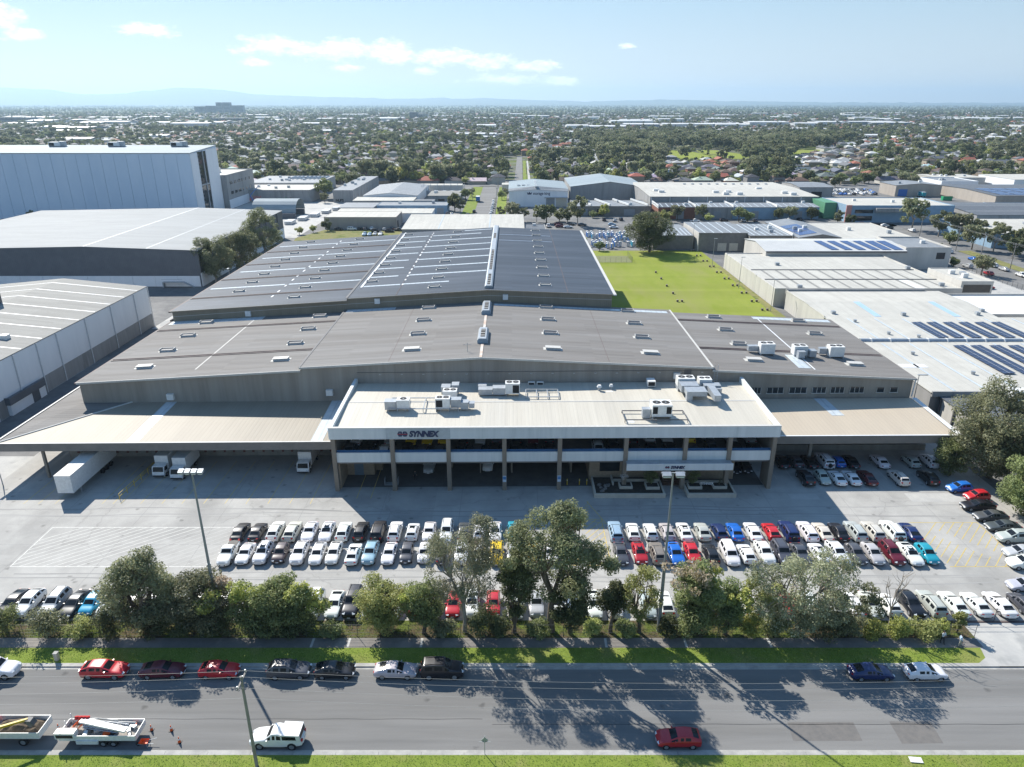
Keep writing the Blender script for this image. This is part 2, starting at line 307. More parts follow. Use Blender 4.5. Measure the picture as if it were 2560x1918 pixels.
# white hatched no-parking bay on the open left side
hx0, hx1, hy0, hy1 = -67.5, -40.3, 79.9, 89.4
for a in ((hx0,hy0,hx1,hy0),(hx0,hy1,hx1,hy1),(hx0,hy0,hx0,hy1)): line(*a, w=.13)
for k in range(22):
    s = -66.2+k*1.55; x0, y0 = s-9.5*1.0, hy0; x1, y1 = s+9.5*.35, hy1
    t0 = max(0, (hx0-x0)/(x1-x0)); t1 = min(1, (hx1-x0)/(x1-x0))
    if t1-t0 > .06: line(x0+(x1-x0)*t0, y0+(y1-y0)*t0, x0+(x1-x0)*t1, y0+(y1-y0)*t1, w=.1, m='white_paint_faint' if k > 11 else 'white_paint')
# yellow hatching: right end and by the big gum
def hatch(x0, x1, y0, y1, n, lean):
    for a in ((x0,y0,x1,y0),(x1,y0,x1,y1),(x0,y1,x1,y1)): line(*a, w=.11, m='yellow_paint')
    for k in range(n):
        xa = x0-(y1-y0)*lean*.6+k*(x1-x0+(y1-y0)*lean*.6)/n; xb = xa+(y1-y0)*lean
        t0 = max(0, (x0-xa)/(xb-xa)); t1 = min(1, (x1-xa)/(xb-xa))
        if t1-t0 > .12:
            f = lambda t: (xa+(xb-xa)*t, y0+(y1-y0)*t)
            if (t1-t0) > .5: tm = (t0+t1)/2; line(*f(t0), *f(tm-.06), w=.11, m='yellow_paint'); line(*f(tm+.06), *f(t1), w=.11, m='yellow_paint')
            else: line(*f(t0), *f(t1), w=.11, m='yellow_paint')
hatch(58.9, 69.1, 79.9, 90.7, 12, .95); hatch(6.8, 13.4, 80.2, 91.6, 11, .8)
line(14.0,90.3,11.7,96.7, w=.12, m='yellow_paint'); line(10.2,91.6,14.0,90.3, w=.1, m='yellow_paint')
for k in range(7): line(9.6+k*.35, 91.7+k*.75, 11.6+k*.05, 92.4+k*.72, w=.1, m='yellow_paint')
# dock bays, left yard
for x in (-76.0,-73.7,-71.1,-63.8,-62.1,-60.9,-57.8,-54.5,-51.4,-48.0,-44.7,-41.4,-38.0,-34.6,-31.4): line(x, 96.0, x+.05, 110.2, w=.09, m='yellow_paint')
for x in (-24.5,-22.3): line(x, 97.6, x, 112, w=.1, m='yellow_paint')
# bay lines of the double rows
for x0, n in ((-39.9, 20), (13.9, 18)):
    for k in range(n+1): line(x0+k*2.62, 80.2, x0+k*2.62, 90.4, w=.07, m='white_paint_faint')
line(-39.9,85.3,12.4,85.3,w=.07,m='white_paint_faint'); line(13.9,85.3,61,85.3,w=.07,m='white_paint_faint')
for k in range(48): line(-62+k*2.62, 69.6, -62+k*2.62, 74.6, w=.07, m='white_paint_faint')
for k in range(13): line(43.9+k*2.6, 103.6, 43.9+k*2.6, 112.5, w=.07, m='white_paint_faint')
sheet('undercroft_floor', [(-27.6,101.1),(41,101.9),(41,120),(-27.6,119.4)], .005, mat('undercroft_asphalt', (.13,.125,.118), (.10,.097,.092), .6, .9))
sheet('loading_yard', rect(-128,-84.2,100.5,160), .004, M['concrete_pale']); 
sheet('side_lane', rect(-100,-84.4,112,240), .008, M['asphalt_old'])
sheet('rear_yard', rect(-99.5,-78.2,188,236), .012, M['concrete_pale'])
sheet('lawn', rect(23.2,79.6,159,300), .0, M['lawn'])
sheet('lawn_edge', [(76.6,176),(79.8,176),(79.8,268),(78.2,268)], .006, M['drygrass'])
sheet('fenced_corner', rect(28,47,276,289), .008, mat('bare_soil', (.20,.20,.10), (.17,.19,.07), .5, .95))
sheet('paddock', [(-100,330),(-96,308),(-52,300),(-50,352),(-92,353)], .0, M['drygrass'])
sheet('service_street', [(-21,352),(-9.5,352),(-10,400),(-11.5,552),(-24,552),(-21,402)], -.1, M['asphalt'])
sheet('cross_street', rect(-200,220,549,560), -.1, M['asphalt'])
sheet('suburban_street', [(1.5,560),(8.2,560),(11.9,880),(6.0,880)], -.1, M['asphalt'])
for a in ((-9.3,-3.5),(-28.5,-21.5)): sheet('street_verge', rect(a[0],a[1],404,546), -.06, M['verge'])
sheet('suburban_verge', [(8.6,562),(12.5,562),(15.4,803),(11.9,803)], -.06, M['verge'])
sheet('suburban_path', [(12.6,562),(14.6,562),(17.3,803),(15.5,803)], -.05, M['concrete_pale'])
sheet('side_street', [(172,180),(188,196),(187,262),(186,300),(197,372),(176,376),(174,300),(171,262)], -.1, M['asphalt'])
sheet('corner_street', [(130,340),(176,352),(197,366),(199,386),(160,384),(100,374)], -.1, M['asphalt'])
sheet('front_apron', rect(138,171,168,262), -.08, M['concrete_pale'])
sheet('nature_strip', [(188.2,196),(192,196),(194,300),(188,300)], -.05, M['drygrass'])
# ================================================================= THE MAIN COMPLEX
M['roof_grey'] = mat('roof_weathered_grey', (.225,.212,.198), (.178,.168,.158), .5, .75, spec=.12, bump=.35, stretch=(.06,1,1), rib=('Y', .8), ribdark=.84, c3=(.25,.243,.235), c3scale=.3, c3cut=(.42,.75), detail=8, contrast=(.25,.75), cells=(7.6,.8,.9))
M['roof_dark'] = mat('roof_blue_grey', (.05,.068,.094), (.042,.057,.08), .4, .62, spec=.18, bump=.3, stretch=(.07,1,1), rib=('Y', .8), ribdark=.88, c3=(.08,.10,.132), c3scale=.25, c3cut=(.45,.75), detail=8, cells=(6.5,.8,.88))
M['roof_tan'] = mat('roof_tan_sheet', (.30,.263,.207), (.26,.228,.18), .35, .6, bump=.18, stretch=(1,.15,1), rib=('X', .7), ribdark=.93, c3=(.27,.235,.185), c3scale=.2, c3cut=(.5,.9))
M['roof_tan2'] = mat('roof_beige_sheet', (.50,.43,.335), (.46,.395,.31), .3, .6, bump=.25, stretch=(1,.15,1), rib=('X', .7), ribdark=.92)
M['roof_cream'] = mat('roof_cream_sheet', (.53,.495,.42), (.485,.45,.38), .4, .55, bump=.18, stretch=(1,.12,1), rib=('X', .62), ribdark=.95, cells=(.62,40,.97), c3=(.45,.43,.385), c3scale=.12, c3cut=(.5,.9))
M['concrete_wall'] = mat('streaked_concrete', (.33,.30,.26), (.235,.215,.19), .7, .85, stretch=(1,1,.06), bump=.15, c3=(.37,.35,.315), c3scale=.25, c3cut=(.48,.75), detail=8, contrast=(.3,.7))
M['fascia_conc'] = mat('pale_painted_concrete', (.70,.735,.73), (.61,.65,.65), .8, .7, stretch=(1,1,.07), c3=(.46,.51,.51), c3scale=.6, c3cut=(.56,.8), detail=8)
M['tan_conc'] = mat('tan_concrete', (.27,.23,.185), (.21,.18,.145), .9, .8, stretch=(1,1,.2))
M['brick_tan'] = mat('tan_brickwork', (.36,.29,.21), (.29,.23,.17), 2.5, .85)
M['fascia_brown'] = mat('brown_metal_fascia', (.235,.215,.195), (.195,.18,.165), .6, .6, rib=('Z', .22), ribdark=.78, bump=.3)
M['wall_olive'] = mat('olive_ribbed_cladding', (.27,.235,.175), (.225,.195,.145), .5, .6, rib=('X', .45), ribdark=.84, bump=.3, stretch=(1,1,.2))
M['trim'] = flat('pale_metal_trim', (.55,.54,.51)); M['trim_dark'] = flat('dark_metal_trim', (.12,.12,.125))
M['gutter'] = mat('dark_gutter', (.09,.07,.07), (.15,.11,.10), 1.5, .7)
M['strip'] = mat('translucent_sheet', (.58,.62,.64), (.46,.52,.56), .9, .35, stretch=(1,1,1), rib=('X', 1.2), ribdark=.8)
M['white_sheet'] = mat('white_sheet_metal', (.74,.75,.75), (.66,.67,.68), .6, .5)
M['white_box'] = flat('white_enamel', (.78,.78,.76), .4); M['galv'] = mat('galvanised_steel', (.42,.45,.48), (.33,.36,.39), 1.1, .45, metal=.3)
M['blk'] = flat('black_rubber', (.02,.02,.022), .8); M['glass'] = mat('dark_glass', (.018,.024,.03), (.03,.036,.042), .4, .07, spec=.6)
M['blue_rail'] = flat('blue_rail_paint', (.06,.17,.36), .4); M['blue_door'] = flat('blue_grey_door', (.16,.22,.28)); M['red_door'] = mat('red_brown_roller_door', (.20,.075,.06), (.15,.06,.05), 1.0, .7, rib=('Z', .12), ribdark=.8)
M['soil'] = mat('garden_soil', (.035,.03,.025), (.06,.05,.04), 2, .95); M['planter'] = mat('painted_planter_wall', (.56,.52,.44), (.47,.44,.37), 1.2, .8)
M['rust'] = mat('rusty_ridge_cap', (.50,.36,.27), (.60,.57,.53), 1.1, .8, stretch=(1,.5,1)); M['navy'] = flat('navy_lettering', (.035,.05,.11), .5); M['red'] = flat('red_enamel', (.55,.03,.03), .45)
M['deck_floor'] = mat('deck_concrete', (.20,.195,.185), (.16,.155,.15), .5, .85)
def text_mesh(txt, size, m, bold=.0, shear=0.0, extrude=.03, name='lettering', space=1.0):
    cu = bpy.data.curves.new(name, 'FONT'); cu.body = txt; cu.size = size; cu.shear = shear; cu.offset = bold; cu.extrude = extrude; cu.align_x = 'LEFT'; cu.space_character = space
    ob = bpy.data.objects.new(name, cu); link(ob); dg = bpy.context.evaluated_depsgraph_get(); me = bpy.data.meshes.new_from_object(ob.evaluated_get(dg))
    bpy.data.objects.remove(ob); bpy.data.curves.remove(cu); me.materials.clear(); me.materials.append(m); me.name = name
    return me
SO = .012; SW = .02
# ---------------------------------------------------------------- office block over an open parking deck
OF = thing('office_building', 'two-storey pale concrete office block with open parking deck and cream roof', 'building', (6.5, 100.6, 0))
CX = [-28.0,-18.8,-10.0,-1.2,7.55,18.0,27.4,34.4,41.4]
b = MB(SO); b.box(-28.5,42.0,100.0,100.45,9.3,11.2); b.build('fascia', M['fascia_conc'], OF)
b = MB(SO); b.box(-28.5,42.0,99.94,100.5,11.2,11.28); b.build('coping', M['trim'], OF)
for x in CX:
    b = MB(SO); b.box(x-.33,x+.33,100.15,101.0,0,9.298); b.build('column', M['tan_conc'], OF)
for x0, x1 in zip(CX[:-1], CX[1:]):
    b = MB(SO); b.box(x0+.335,x1-.335,100.4,100.62,5.08,6.75); b.build('spandrel', M['fascia_conc'], OF)
    b = MB(SO); b.tube((x0+.34,100.75,7.02),(x1-.34,100.75,7.02),.06); b.box(x0+.34,x1-.34,100.68,100.95,6.752,6.86); b.build('guard_rail', M['blue_rail'], OF)
b = MB(SO); b.box(-27.9,41.3,100.64,119.9,4.72,5.06); b.build('deck_slab', M['deck_floor'], OF)
b = MB(SO); b.box(-28.3,41.7,119.9,120.45,0,10.3); b.box(-28.3,-28.0,101.1,119.88,5.07,10.6); b.box(41.35,41.7,101.1,119.88,5.07,10.6); b.build('rear_wall', M['concrete_wall'], OF)
b = MB(SO)
for y0, y1, z0, z1 in ((100.46,111.0,10.45,10.9),(111.0,120.5,10.9,10.62)):
    b.add([(-27.9,y0,z0),(41.4,y0,z0),(41.4,y1,z1),(-27.9,y1,z1),(-27.9,y0,z0-.1),(41.4,y0,z0-.1),(41.4,y1,z1-.1),(-27.9,y1,z1-.1)], [(0,1,2,3),(7,6,5,4)])
b.build('roof', M['roof_cream'], OF)
b = MB(SO); b.box(-27.9,41.4,110.85,111.15,10.905,10.94); b.build('roof_joint', M['trim'], OF)
for x0, x1 in ((-28.5,-27.95),(41.45,42.0)):
    b = MB(SO); b.add([(x0,100.5,9.6),(x1,100.5,9.6),(x1,120.4,9.6),(x0,120.4,9.6),(x0,100.5,11.2),(x1,100.5,11.2),(x1,120.4,11.6),(x0,120.4,11.6)], [(3,2,1,0),(4,5,6,7),(0,1,5,4),(1,2,6,5),(2,3,7,6),(3,0,4,7)]); b.build('side_parapet', M['fascia_conc'], OF)
b = MB(SO); b.add([(18.6,103,10.6),(19.6,103,10.6),(17.7,116,10.80),(16.6,116,10.80)], [(0,1,2,3)]); 
for v in range(len(b.v)): x,y,z = b.v[v]; b.v[v] = (x, y, (10.45+.45*(y-100.46)/10.54 if y < 111 else 10.9-.28*(y-111)/9.5)+.02)
b.build('white_roof_sheet', M['white_sheet'], OF)
# ground floor rooms behind the columns
b = MB(SO); b.box(-27.9,-23.0,105.6,105.9,0,4.7); b.box(-27.9,-27.5,101.1,105.59,0,4.7); b.box(-23.3,-23.0,105.91,119.8,0,4.7); b.build('wall', M['brick_tan'], OF)
b = MB(SO); b.box(-26.3,-24.8,105.54,105.596,0,2.2); b.build('door', M['blue_door'], OF)
b = MB(SO); b.box(12.7,36.6,103.5,103.9,0,4.7); b.box(12.7,13.0,103.91,119.8,0,4.7); b.box(36.3,36.6,103.91,119.8,0,4.7); b.build('wall', M['brick_tan'], OF)
for x0, x1, y0 in ((-10.4,-10.1,108),(-5.4,-5.2,106),(-.2,.1,106),(9.8,10.1,106)): b = MB(SO); b.box(x0,x1,y0,119.8,0,4.7); b.build('dividing_wall', M['tan_conc'], OF)
b = MB(SO); b.box(41.1,41.75,101.02,103.6,0,5.0); b.build('end_pier', M['tan_conc'], OF)
for x0, x1 in ((14.4,17.7),(19.0,22.3),(28.4,31.8)):
    b = MB(SO); b.box(x0,x1,103.44,103.496,1.6,4.1); b.build('window', M['glass'], OF)
b = MB(SO); b.box(24.7,27.5,103.44,103.496,1.3,4.2); b.build('entrance_door', M['glass'], OF)
for k in range(6):
    b = MB(SO); b.box(24.6,27.6,101.4+k*.34,101.4+(k+1)*.34,.0,.2*(k+1)); b.build('step', mat('brown_steps', (.14,.085,.06), (.10,.06,.045), 1.5) if k == 0 else bpy.data.materials['brown_steps'], OF)
for x in (24.55, 27.65): b = MB(SO); b.tube((x,101.5,1.0),(x,103.4,2.1),.03); b.build('hand_rail', M['galv'], OF)
ec = MB(SO); ec.box(18.1,34.7,98.9,100.36,4.95,5.25); EC = ec.build('entrance_canopy', M['galv'], OF)
b = MB(SO); b.box(18.0,34.8,98.75,98.9,4.2,5.35); f = b.build('canopy_fascia', M['fascia_conc'], EC, at=tuple(OF.location))
b = MB(SO); b.box(22.3,34.7,99.0,100.4,2.2,2.25); 
for x, z in ((-1.2,2.1),(7.55,2.1)):
    b = MB(SO); b.box(x-.28,x+.28,100.1,100.146,z-.55,z+.55); b.build('notice_board', flat('notice_white', (.62,.70,.78)), OF)
    b = MB(SO); b.box(x-.24,x+.24,100.08,100.098,z-.1,z+.45); b.build('notice_panel', flat('notice_blue', (.10,.25,.50)), OF)
def emblem(x, y, z, s, parent):
    """twin dark hexagons joined side by side, a red bar across the middle"""
    b = MB()
    for cx in (-.40*s, .40*s):
        P = [(cx+.50*s*math.cos(a), 0, .56*s*math.sin(a)) for a in [math.pi/6*k*2 for k in range(6)]]
        b.add(P+[(q[0],-.03,q[2]) for q in P], [tuple(range(6,12))]+[(i,(i+1)%6,6+(i+1)%6,6+i) for i in range(6)])
    me = b.mesh('emblem', M['navy']); e = part('emblem', me, parent, (x, y, z))
    b = MB(); b.box(-.88*s,.88*s,-.045,-.032,-.08*s,.0*s); part('emblem_bar', b.mesh('emblem_bar', M['red']), e)
    for a in (-.45,-.02,.40): b = MB(); b.box(a*s,(a+.05)*s,-.043,-.031,.05*s,(.5 if a == -.02 else .25)*s); part('emblem_gap', b.mesh('emblem_gap', M['fascia_conc']), e)
yf = 100.0-.012*14.5
b = MB(SO); b.box(-19.6,-9.6,99.985,99.998,9.35,11.15); b.build('sign_panel', flat('sign_grey', (.50,.55,.56)), OF)
L0 = OF.location
me = text_mesh('SYNNEX', 1.32, M['navy'], bold=.07, shear=.22, name='sign_lettering', space=.93)
o = part('sign_lettering', me, OF, (-16.0-L0.x, yf-.06-L0.y, 9.78), (math.pi/2,0,0))
w = max(v.co.x for v in me.vertices); o.scale.x = 4.75/w
emblem(-17.0-L0.x, yf-.03-L0.y, 10.2, .92, OF)
me = text_mesh('SYNNEX', .64, M['navy'], bold=.034, shear=.22, name='sign_lettering', space=.93)
o = part('sign_lettering', me, EC, (24.95-L0.x, 98.75+.012*25-.05-L0.y, 4.55), (math.pi/2,0,0)); o.scale.x = 2.25/max(v.co.x for v in me.vertices)
emblem(24.4-L0.x, 98.75+.012*25-.02-L0.y, 4.77, .40, EC)
# planters at the entrance
def planter(label, x0, x1, y0, y1, boxes):
    P = thing('garden_planter', label, 'planter', ((x0+x1)/2, y0, 0), 'entrance planters')
    b = MB(); t = .28
    b.box(x0,x1,y0,y0+t,0,.75); b.box(x0,x0+t,y0+t,y1,0,.75); b.box(x1-t,x1,y0+t,y1,0,.75); b.build('planter_wall', M['planter'], P)
    b = MB(); b.box(x0+t,x1-t,y0+t,y1,0,.55); b.build('soil', M['soil'], P)
    for (a, c, d, e) in boxes:
        b = MB(); b.box(a,c,d,d+.2,.551,1.0); b.box(a,c,e-.2,e,.551,1.0); b.box(a,a+.2,d+.2,e-.2,.551,1.0); b.box(c-.2,c,d+.2,e-.2,.551,1.0); b.build('raised_bed', M['planter'], P)
        b = MB(); b.box(a+.2,c-.2,d+.2,e-.2,.552,.9); b.build('soil', M['soil'], P)
    return P
P1 = planter('long white planter with rocks left of the office entrance steps', 13.0, 24.2, 97.7, 103.4, [(17.2,19.3,99.6,101.4),(21.4,23.6,99.4,101.2)])
b = MB(); b.box(16.2,16.45,100.8,103.4,.551,1.0); b.box(16.2,24.0,102.0,102.2,.551,1.0) ; b.build('bed_divider', M['planter'], P1)
P2 = planter('white planter with raised lettering right of the office entrance steps', 27.7, 35.4, 97.8, 102.4, [(28.2,30.4,99.5,101.2),(32.2,34.4,99.6,101.3)])
b = MB(); b.box(28.0,35.2,101.5,101.7,.551,1.0); b.build('bed_divider', M['planter'], P2)
me = text_mesh('SYNNEX', .55, M['white_box'], bold=.01, name='raised_lettering'); part('raised_lettering', me, P2, (30.3-31.55, 100.4-97.8, .9), (math.radians(70),0,0))
ROCKS = sorted([(13.8+random.Random(k).random()*2.0, k) for k in range(11)])
for ki, (_, k) in enumerate(ROCKS):
    rr = random.Random(k); x, y = 13.8+rr.random()*2.0, 98.6+rr.random()*2.6; s = .22+rr.random()*.2; P = []
    b = MB(); 
    for i in range(3):
        for j in range(7): a = 2*math.pi*j/7+i*.3; q = (1.0,.85,.35)[i]*s*(.85+.3*rr.random()); P.append((math.cos(a)*q, math.sin(a)*q, (0,.5,.85)[i]*s))
    b.add(P, [(i*7+j, i*7+(j+1)%7, (i+1)*7+(j+1)%7, (i+1)*7+j) for i in range(2) for j in range(7)]+[tuple(range(14,21))])
    o = part('rock', b.mesh('rock', bpy.data.materials.get('river_rock') or mat('river_rock', (.12,.115,.11), (.2,.19,.18), 3, .85)), None, (x, y, .55)); tag(o, 'dark boulder, '+nth(ki)+' from the left in the long entrance planter', 'rock', 'rocks in the entrance planter')
# ---------------------------------------------------------------- front warehouse
def roof_slab(b, x0, z0, x1, z1, y0, y1, t=.14, m=0):
    b.add([(x0,y0,z0),(x1,y0,z1),(x1,y1,z1),(x0,y1,z0),(x0,y0,z0-t),(x1,y0,z1-t),(x1,y1,z1-t),(x0,y1,z0-t)], [(0,1,2,3),(7,6,5,4),(4,5,1,0),(5,6,2,1),(6,7,3,2),(7,4,0,3)], m)
WH = thing('warehouse', 'wide grey warehouse with weathered low gable roof behind the office block', 'warehouse', (-2, 120.6, 0))
prof = [(-78,11.1),(-38,13.2),(-38,13.75),(-5.6,15.45),(36.4,13.25),(36.4,12.7),(74,10.75)]
b = MB(SW); b.prism_y([(-78,0)]+prof+[(74,0)], 120.7, 158.8); b.build('wall', M['concrete_wall'], WH)
for x0, z0, x1, z1 in ((-78.3,11.25,-38.05,13.36),(-38.2,13.9,-5.6,15.6),(-5.6,15.6,36.6,13.4),(36.45,12.85,74.4,10.9)):
    b = MB(SW); roof_slab(b, x0, z0, x1, z1, 120.3, 158.85); b.build('roof', M['roof_grey'], WH)
    b = MB(SW); b.add([(x0,120.18,z0+.05),(x1,120.18,z1+.05),(x1,120.3,z1+.05),(x0,120.3,z0+.05),(x0,120.18,z0-.3),(x1,120.18,z1-.3),(x1,120.299,z1-.3),(x0,120.299,z0-.3)], [(0,1,2,3),(4,5,1,0),(5,6,2,1),(7,4,0,3),(7,6,5,4)]); b.build('barge_flashing', M['trim'], WH)
for a in ((-38.35,13.92,.35),(36.3,13.44,.35)):
    b = MB(SW); b.box(a[0],a[0]+a[2],120.32,158.6,a[1]-.02,a[1]+.05); b.build('step_flashing', M['trim'] if a[0] > 0 else M['trim_dark'], WH)
b = MB(SW); b.box(-5.85,-5.35,120.32,127.9,15.59,15.68); b.build('ridge_cap', M['rust'], WH); b = MB(SW); b.box(-5.85,-5.35,136,147.6,15.59,15.68); b.build('ridge_cap', M['rust'], WH)
zf = lambda x: 15.6-.0522*abs(x+5.6)-(.54 if (x < -38 or x > 36.4) else 0)
# roof seams, sheets
for x, w, m, y0 in ((-58.5,.22,'trim',124),(56.3,.3,'white_sheet',123),(-22.3,.1,'gutter',121),(17.6,.1,'gutter',121)):
    b = MB(SW); s = -.0522 if x > -5.6 else .0522; b.add([(x,y0,zf(x)+.02),(x+w,y0,zf(x+w)+.02),(x+w,158,zf(x+w)+.02),(x,158,zf(x)+.02)], [(0,1,2,3)]); b.build('roof_seam', M[m], WH)
for x0, x1, ys in ((-78,-38.4,(131.7,151.0)),(37.2,74,(132.6,152.2))):
    for y in ys:
        b = MB(SW); roof_slab(b, x0, zf(x0)+.1, x1, zf(x1)+.1, y, y+.28, .1); roof_slab(b, x0, zf(x0)+.1, x1, zf(x1)+.1, y+.75, y+1.0, .1); b.build('box_gutter', M['gutter'], WH)
for x0, x1, y0, y1, m in ((-77.8,-56.6,156.0,158.6,'strip'),(-37.6,-26.5,156.2,158.3,'strip'),(-4,35.5,155.8,157.3,'strip'),(55.5,73.5,156.2,158,'strip'),(53.6,56.0,123.5,131,'strip')):
    b = MB(SW); roof_slab(b, x0, zf(x0)+.03, x1, zf(x1)+.03, y0, y1, .02); b.build('pale_roof_sheet', M[m], WH)
# skylight hatches: one mesh, one copy for each
b = MB(); b.box(-1.75,1.75,-.75,.75,-.1,.05,0); b.box(-1.3,1.3,-.55,.55,.05,.5,1); b.add([(-1.2,-.45,.505),(1.2,-.45,.505),(1.2,.45,.505),(-1.2,.45,.505)], [(0,1,2,3)], 2); b.box(-1.42,-1.3,-.6,.6,.05,.78,1); b.box(1.3,1.42,-.6,.6,.05,.78,1); b.box(-1.3,1.3,.42,.55,.5,.72,1)
VENT = b.mesh('roof_vent', [M['trim'], flat('vent_grey', (.42,.42,.41)), flat('vent_mesh', (.10,.10,.11))])
b = MB(); b.box(-1.8,1.8,-.8,.8,-.1,.05,0); b.box(-1.35,1.35,-.6,.6,.05,.55,1); b.box(-1.45,1.45,-.7,.7,.55,.62,0)
VENT2 = b.mesh('roof_hatch', [M['trim'], flat('vent_grey2', (.5,.5,.49))])
for x in (-69,-43.4,-18.8,7.7,26.2,46.1,65.7):
    for k, y in enumerate((126.8,136.4,146.1,155.9)):
        sl = math.atan(.0522)*(1 if x < -5.6 else -1)
        part('roof_vent', VENT2 if k == 0 else VENT, WH, (x+2, y+SW*x-120.6, zf(x)), (0, -sl, 0)).scale = (1,1,.75)
def ridge_vent(x, y0, y1, z, parent, w=1.0):
    b = MB(); pr = [(x-w,z-.1),(x-w,z+.55),(x-w*.7,z+.95),(x+w*.7,z+.95),(x+w,z+.55),(x+w,z-.1)]; b.prism_y(pr[::-1], y0, y1, 0, 1)
    o = b.build('ridge_vent', [M['galv'], flat('blue_grey_metal', (.28,.36,.43))], parent); b = MB(); b.box(x-w*.42,x+w*.42,y0+1.2,y1-1.2,z+.951,z+.99); v = b.build('vent_slot', M['blk'], o, at=tuple(parent.location))
    n = max(2, int((y1-y0)/2.2))
    for i in range(n): b = MB(); b.box(x-w*.42,x+w*.42,y0+1.2+(i+.5)*(y1-y0-2.4)/n-.14,y0+1.2+(i+.5)*(y1-y0-2.4)/n+.14,z+.992,z+1.01); b.build('slot_bar', M['trim'], o, at=tuple(parent.location))
ridge_vent(-5.6,128.3,135.6,15.6,WH); ridge_vent(-5.6,148.0,156.0,15.6,WH)
for x0, x1, z0, z1 in ((44.0,45.9,8.1,9.2),(47.05,50.1,8.1,9.2),(51.2,54.4,8.1,9.2),(55.5,58.0,8.1,9.2),(58.9,61.4,8.1,9.2),(62.5,65.1,8.1,9.2),(67.5,68.9,8.15,9.05),(70.0,71.4,8.15,9.05)):
    b = MB(SW); b.box(x0,x1,120.60,120.696,z0,z1); w = b.build('window', M['glass'], WH)
    b = MB(SW); n = 1 if x1-x0 < 1.6 else 3
    b.box(x0-.1,x1+.1,120.5,120.69,z0-.12,z0-.001)
    for i in range(n+1): q = x0+(x1-x0)*i/n; b.box(q-.04,q+.04,120.55,120.598,z0,z1)
    b.build('window_frame', M['trim'], w, at=tuple(WH.location))
for x, z in ((-62.0,8.4),(-33.2,9.0),(30,11.8)):
    b = MB(SW); b.box(x-.6,x+.6,120.1,120.69,z-.55,z+.55); b.build('exhaust_hood', M['white_box'], WH)
b = MB(SW); b.box(-28,36,120.6,120.69,13.2-.5,13.2-.44); b.build('conduit', M['trim_dark'], WH)
for i in range(16): b = MB(SW); x = -24+i*3.9; b.box(x,x+.35,120.5,120.69,12.3,12.4); b.build('conduit_clip', M['trim'], WH)
b = MB(SW); b.box(31.4,32.7,120.62,120.69,11.0,12.9); b.build('access_door', M['trim_dark'], WH)
b = MB(SW)
for x in (36.75,37.35): b.tube((x,120.05,10.7),(x,120.05,14.0),.04)
for k in range(9): b.tube((36.75,120.05,10.95+k*.33),(37.35,120.05,10.95+k*.33),.03)
b.build('wall_ladder', M['galv'], WH)
b = MB(SW); b.tube((-8.2,124,15.4),(-8.2,124,17.2),.05); b.tube((-9,124,16.8),(-7.4,124,16.8),.03); b.tube((-8.8,124,17.0),(-8.8,124,16.6),.02); b.build('aerial', M['galv'], WH)
b = MB(SW); b.tube((74.3,120.4,10.7),(74.2,120.45,7.3),.12,n=8); b.build('downpipe', M['white_sheet'], WH)
for x, s in ((-78.5,-1),(74.35,1)):
    b = MB(SW); b.box(x-.12,x+.16,120.25,158.8,(11.25 if s < 0 else 10.9)-.34,(11.25 if s < 0 else 10.9)-.02); b.build('eave_gutter', M['gutter'], WH)
# ---------------------------------------------------------------- loading canopies either side of the office
LC = thing('loading_canopy', 'long tan corrugated loading canopy over the truck docks left of the office', 'canopy', (-56, 105.1, 0), 'loading canopies')
zc = lambda y: 6.5+.75*(y-105.1)/15.5
b = MB(SO+.002); q = [(-84,105.1),(-28.55,105.1),(-28.55,120.6),(-69,120.6)]; b.add([(x,y,zc(y)) for x, y in q]+[(x,y,zc(y)-.1) for x, y in q], [(0,1,2,3),(7,6,5,4),(0,4,5,1)]); b.build('canopy_roof', M['roof_tan'], LC)
b = MB(SO+.002); P = [(-84,105.1,6.5),(-69,120.6,7.25),(-78,120.6,7.25),(-78,134,7.25),(-84,134,6.5)]; b.add(P, [(0,1,2),(0,2,3,4)]); b.build('side_roof', M['roof_grey'], LC)
b = MB(SO+.002); b.tube((-84,105.1,6.53),(-69,120.6,7.28),.16,n=5); b.build('hip_cap', M['trim'], LC)
b = MB(SO+.002); b.box(-84.3,-28.55,104.86,105.09,5.15,6.55); b.box(-84.3,-84.08,105.1,134,5.2,6.55); b.build('fascia', M['fascia_brown'], LC)
b = MB(SO+.002); b.box(-84.35,-28.55,104.78,105.1,6.551,6.62); b.box(-84.42,-84.1,105.1,134,6.551,6.62); b.build('gutter', M['trim'], LC)
for x in (-63.1,-33.0):
    b = MB(SO+.002); b.add([(x,105.2,zc(105.2)+.03),(x+1.95,105.2,zc(105.2)+.03),(x+1.95,120.55,zc(120.55)+.03),(x,120.55,zc(120.55)+.03)], [(0,1,2,3)]); b.build('clear_roof_sheet', M['strip'], LC)
b = MB(SO+.002); b.box(-77.9,-28.5,113.6,114.0,0,6.7); b.build('dock_wall', M['tan_conc'], LC)
b = MB(SO+.002); b.box(-77.9,-28.6,113.0,113.58,0,1.15); b.build('dock_edge', M['concrete_wall'], LC)
for k in range(14): b = MB(SO+.002); x = -76.6+k*3.4; b.box(x,x+2.5,113.5,113.596,1.16,4.6); b.build('roller_door', M['red_door'], LC)
for k in range(14): b = MB(SO+.002); x = -76.4+k*3.4; b.box(x,x+.35,112.85,112.995,.75,1.1); b.box(x+1.8,x+2.15,112.85,112.995,.75,1.1); b.build('dock_bumper', M['red_door'], LC)
for x in (-77.0,-61.5,-46,-30.5): b = MB(SO+.002); b.box(x-.2,x+.2,105.3,105.7,0,6.2); b.build('post', M['tan_conc'], LC) if x in (-77.0,) else None
RC = thing('loading_canopy', 'beige sheet-metal canopy over parked cars right of the office', 'canopy', (58, 106.1, 0), 'loading canopies')
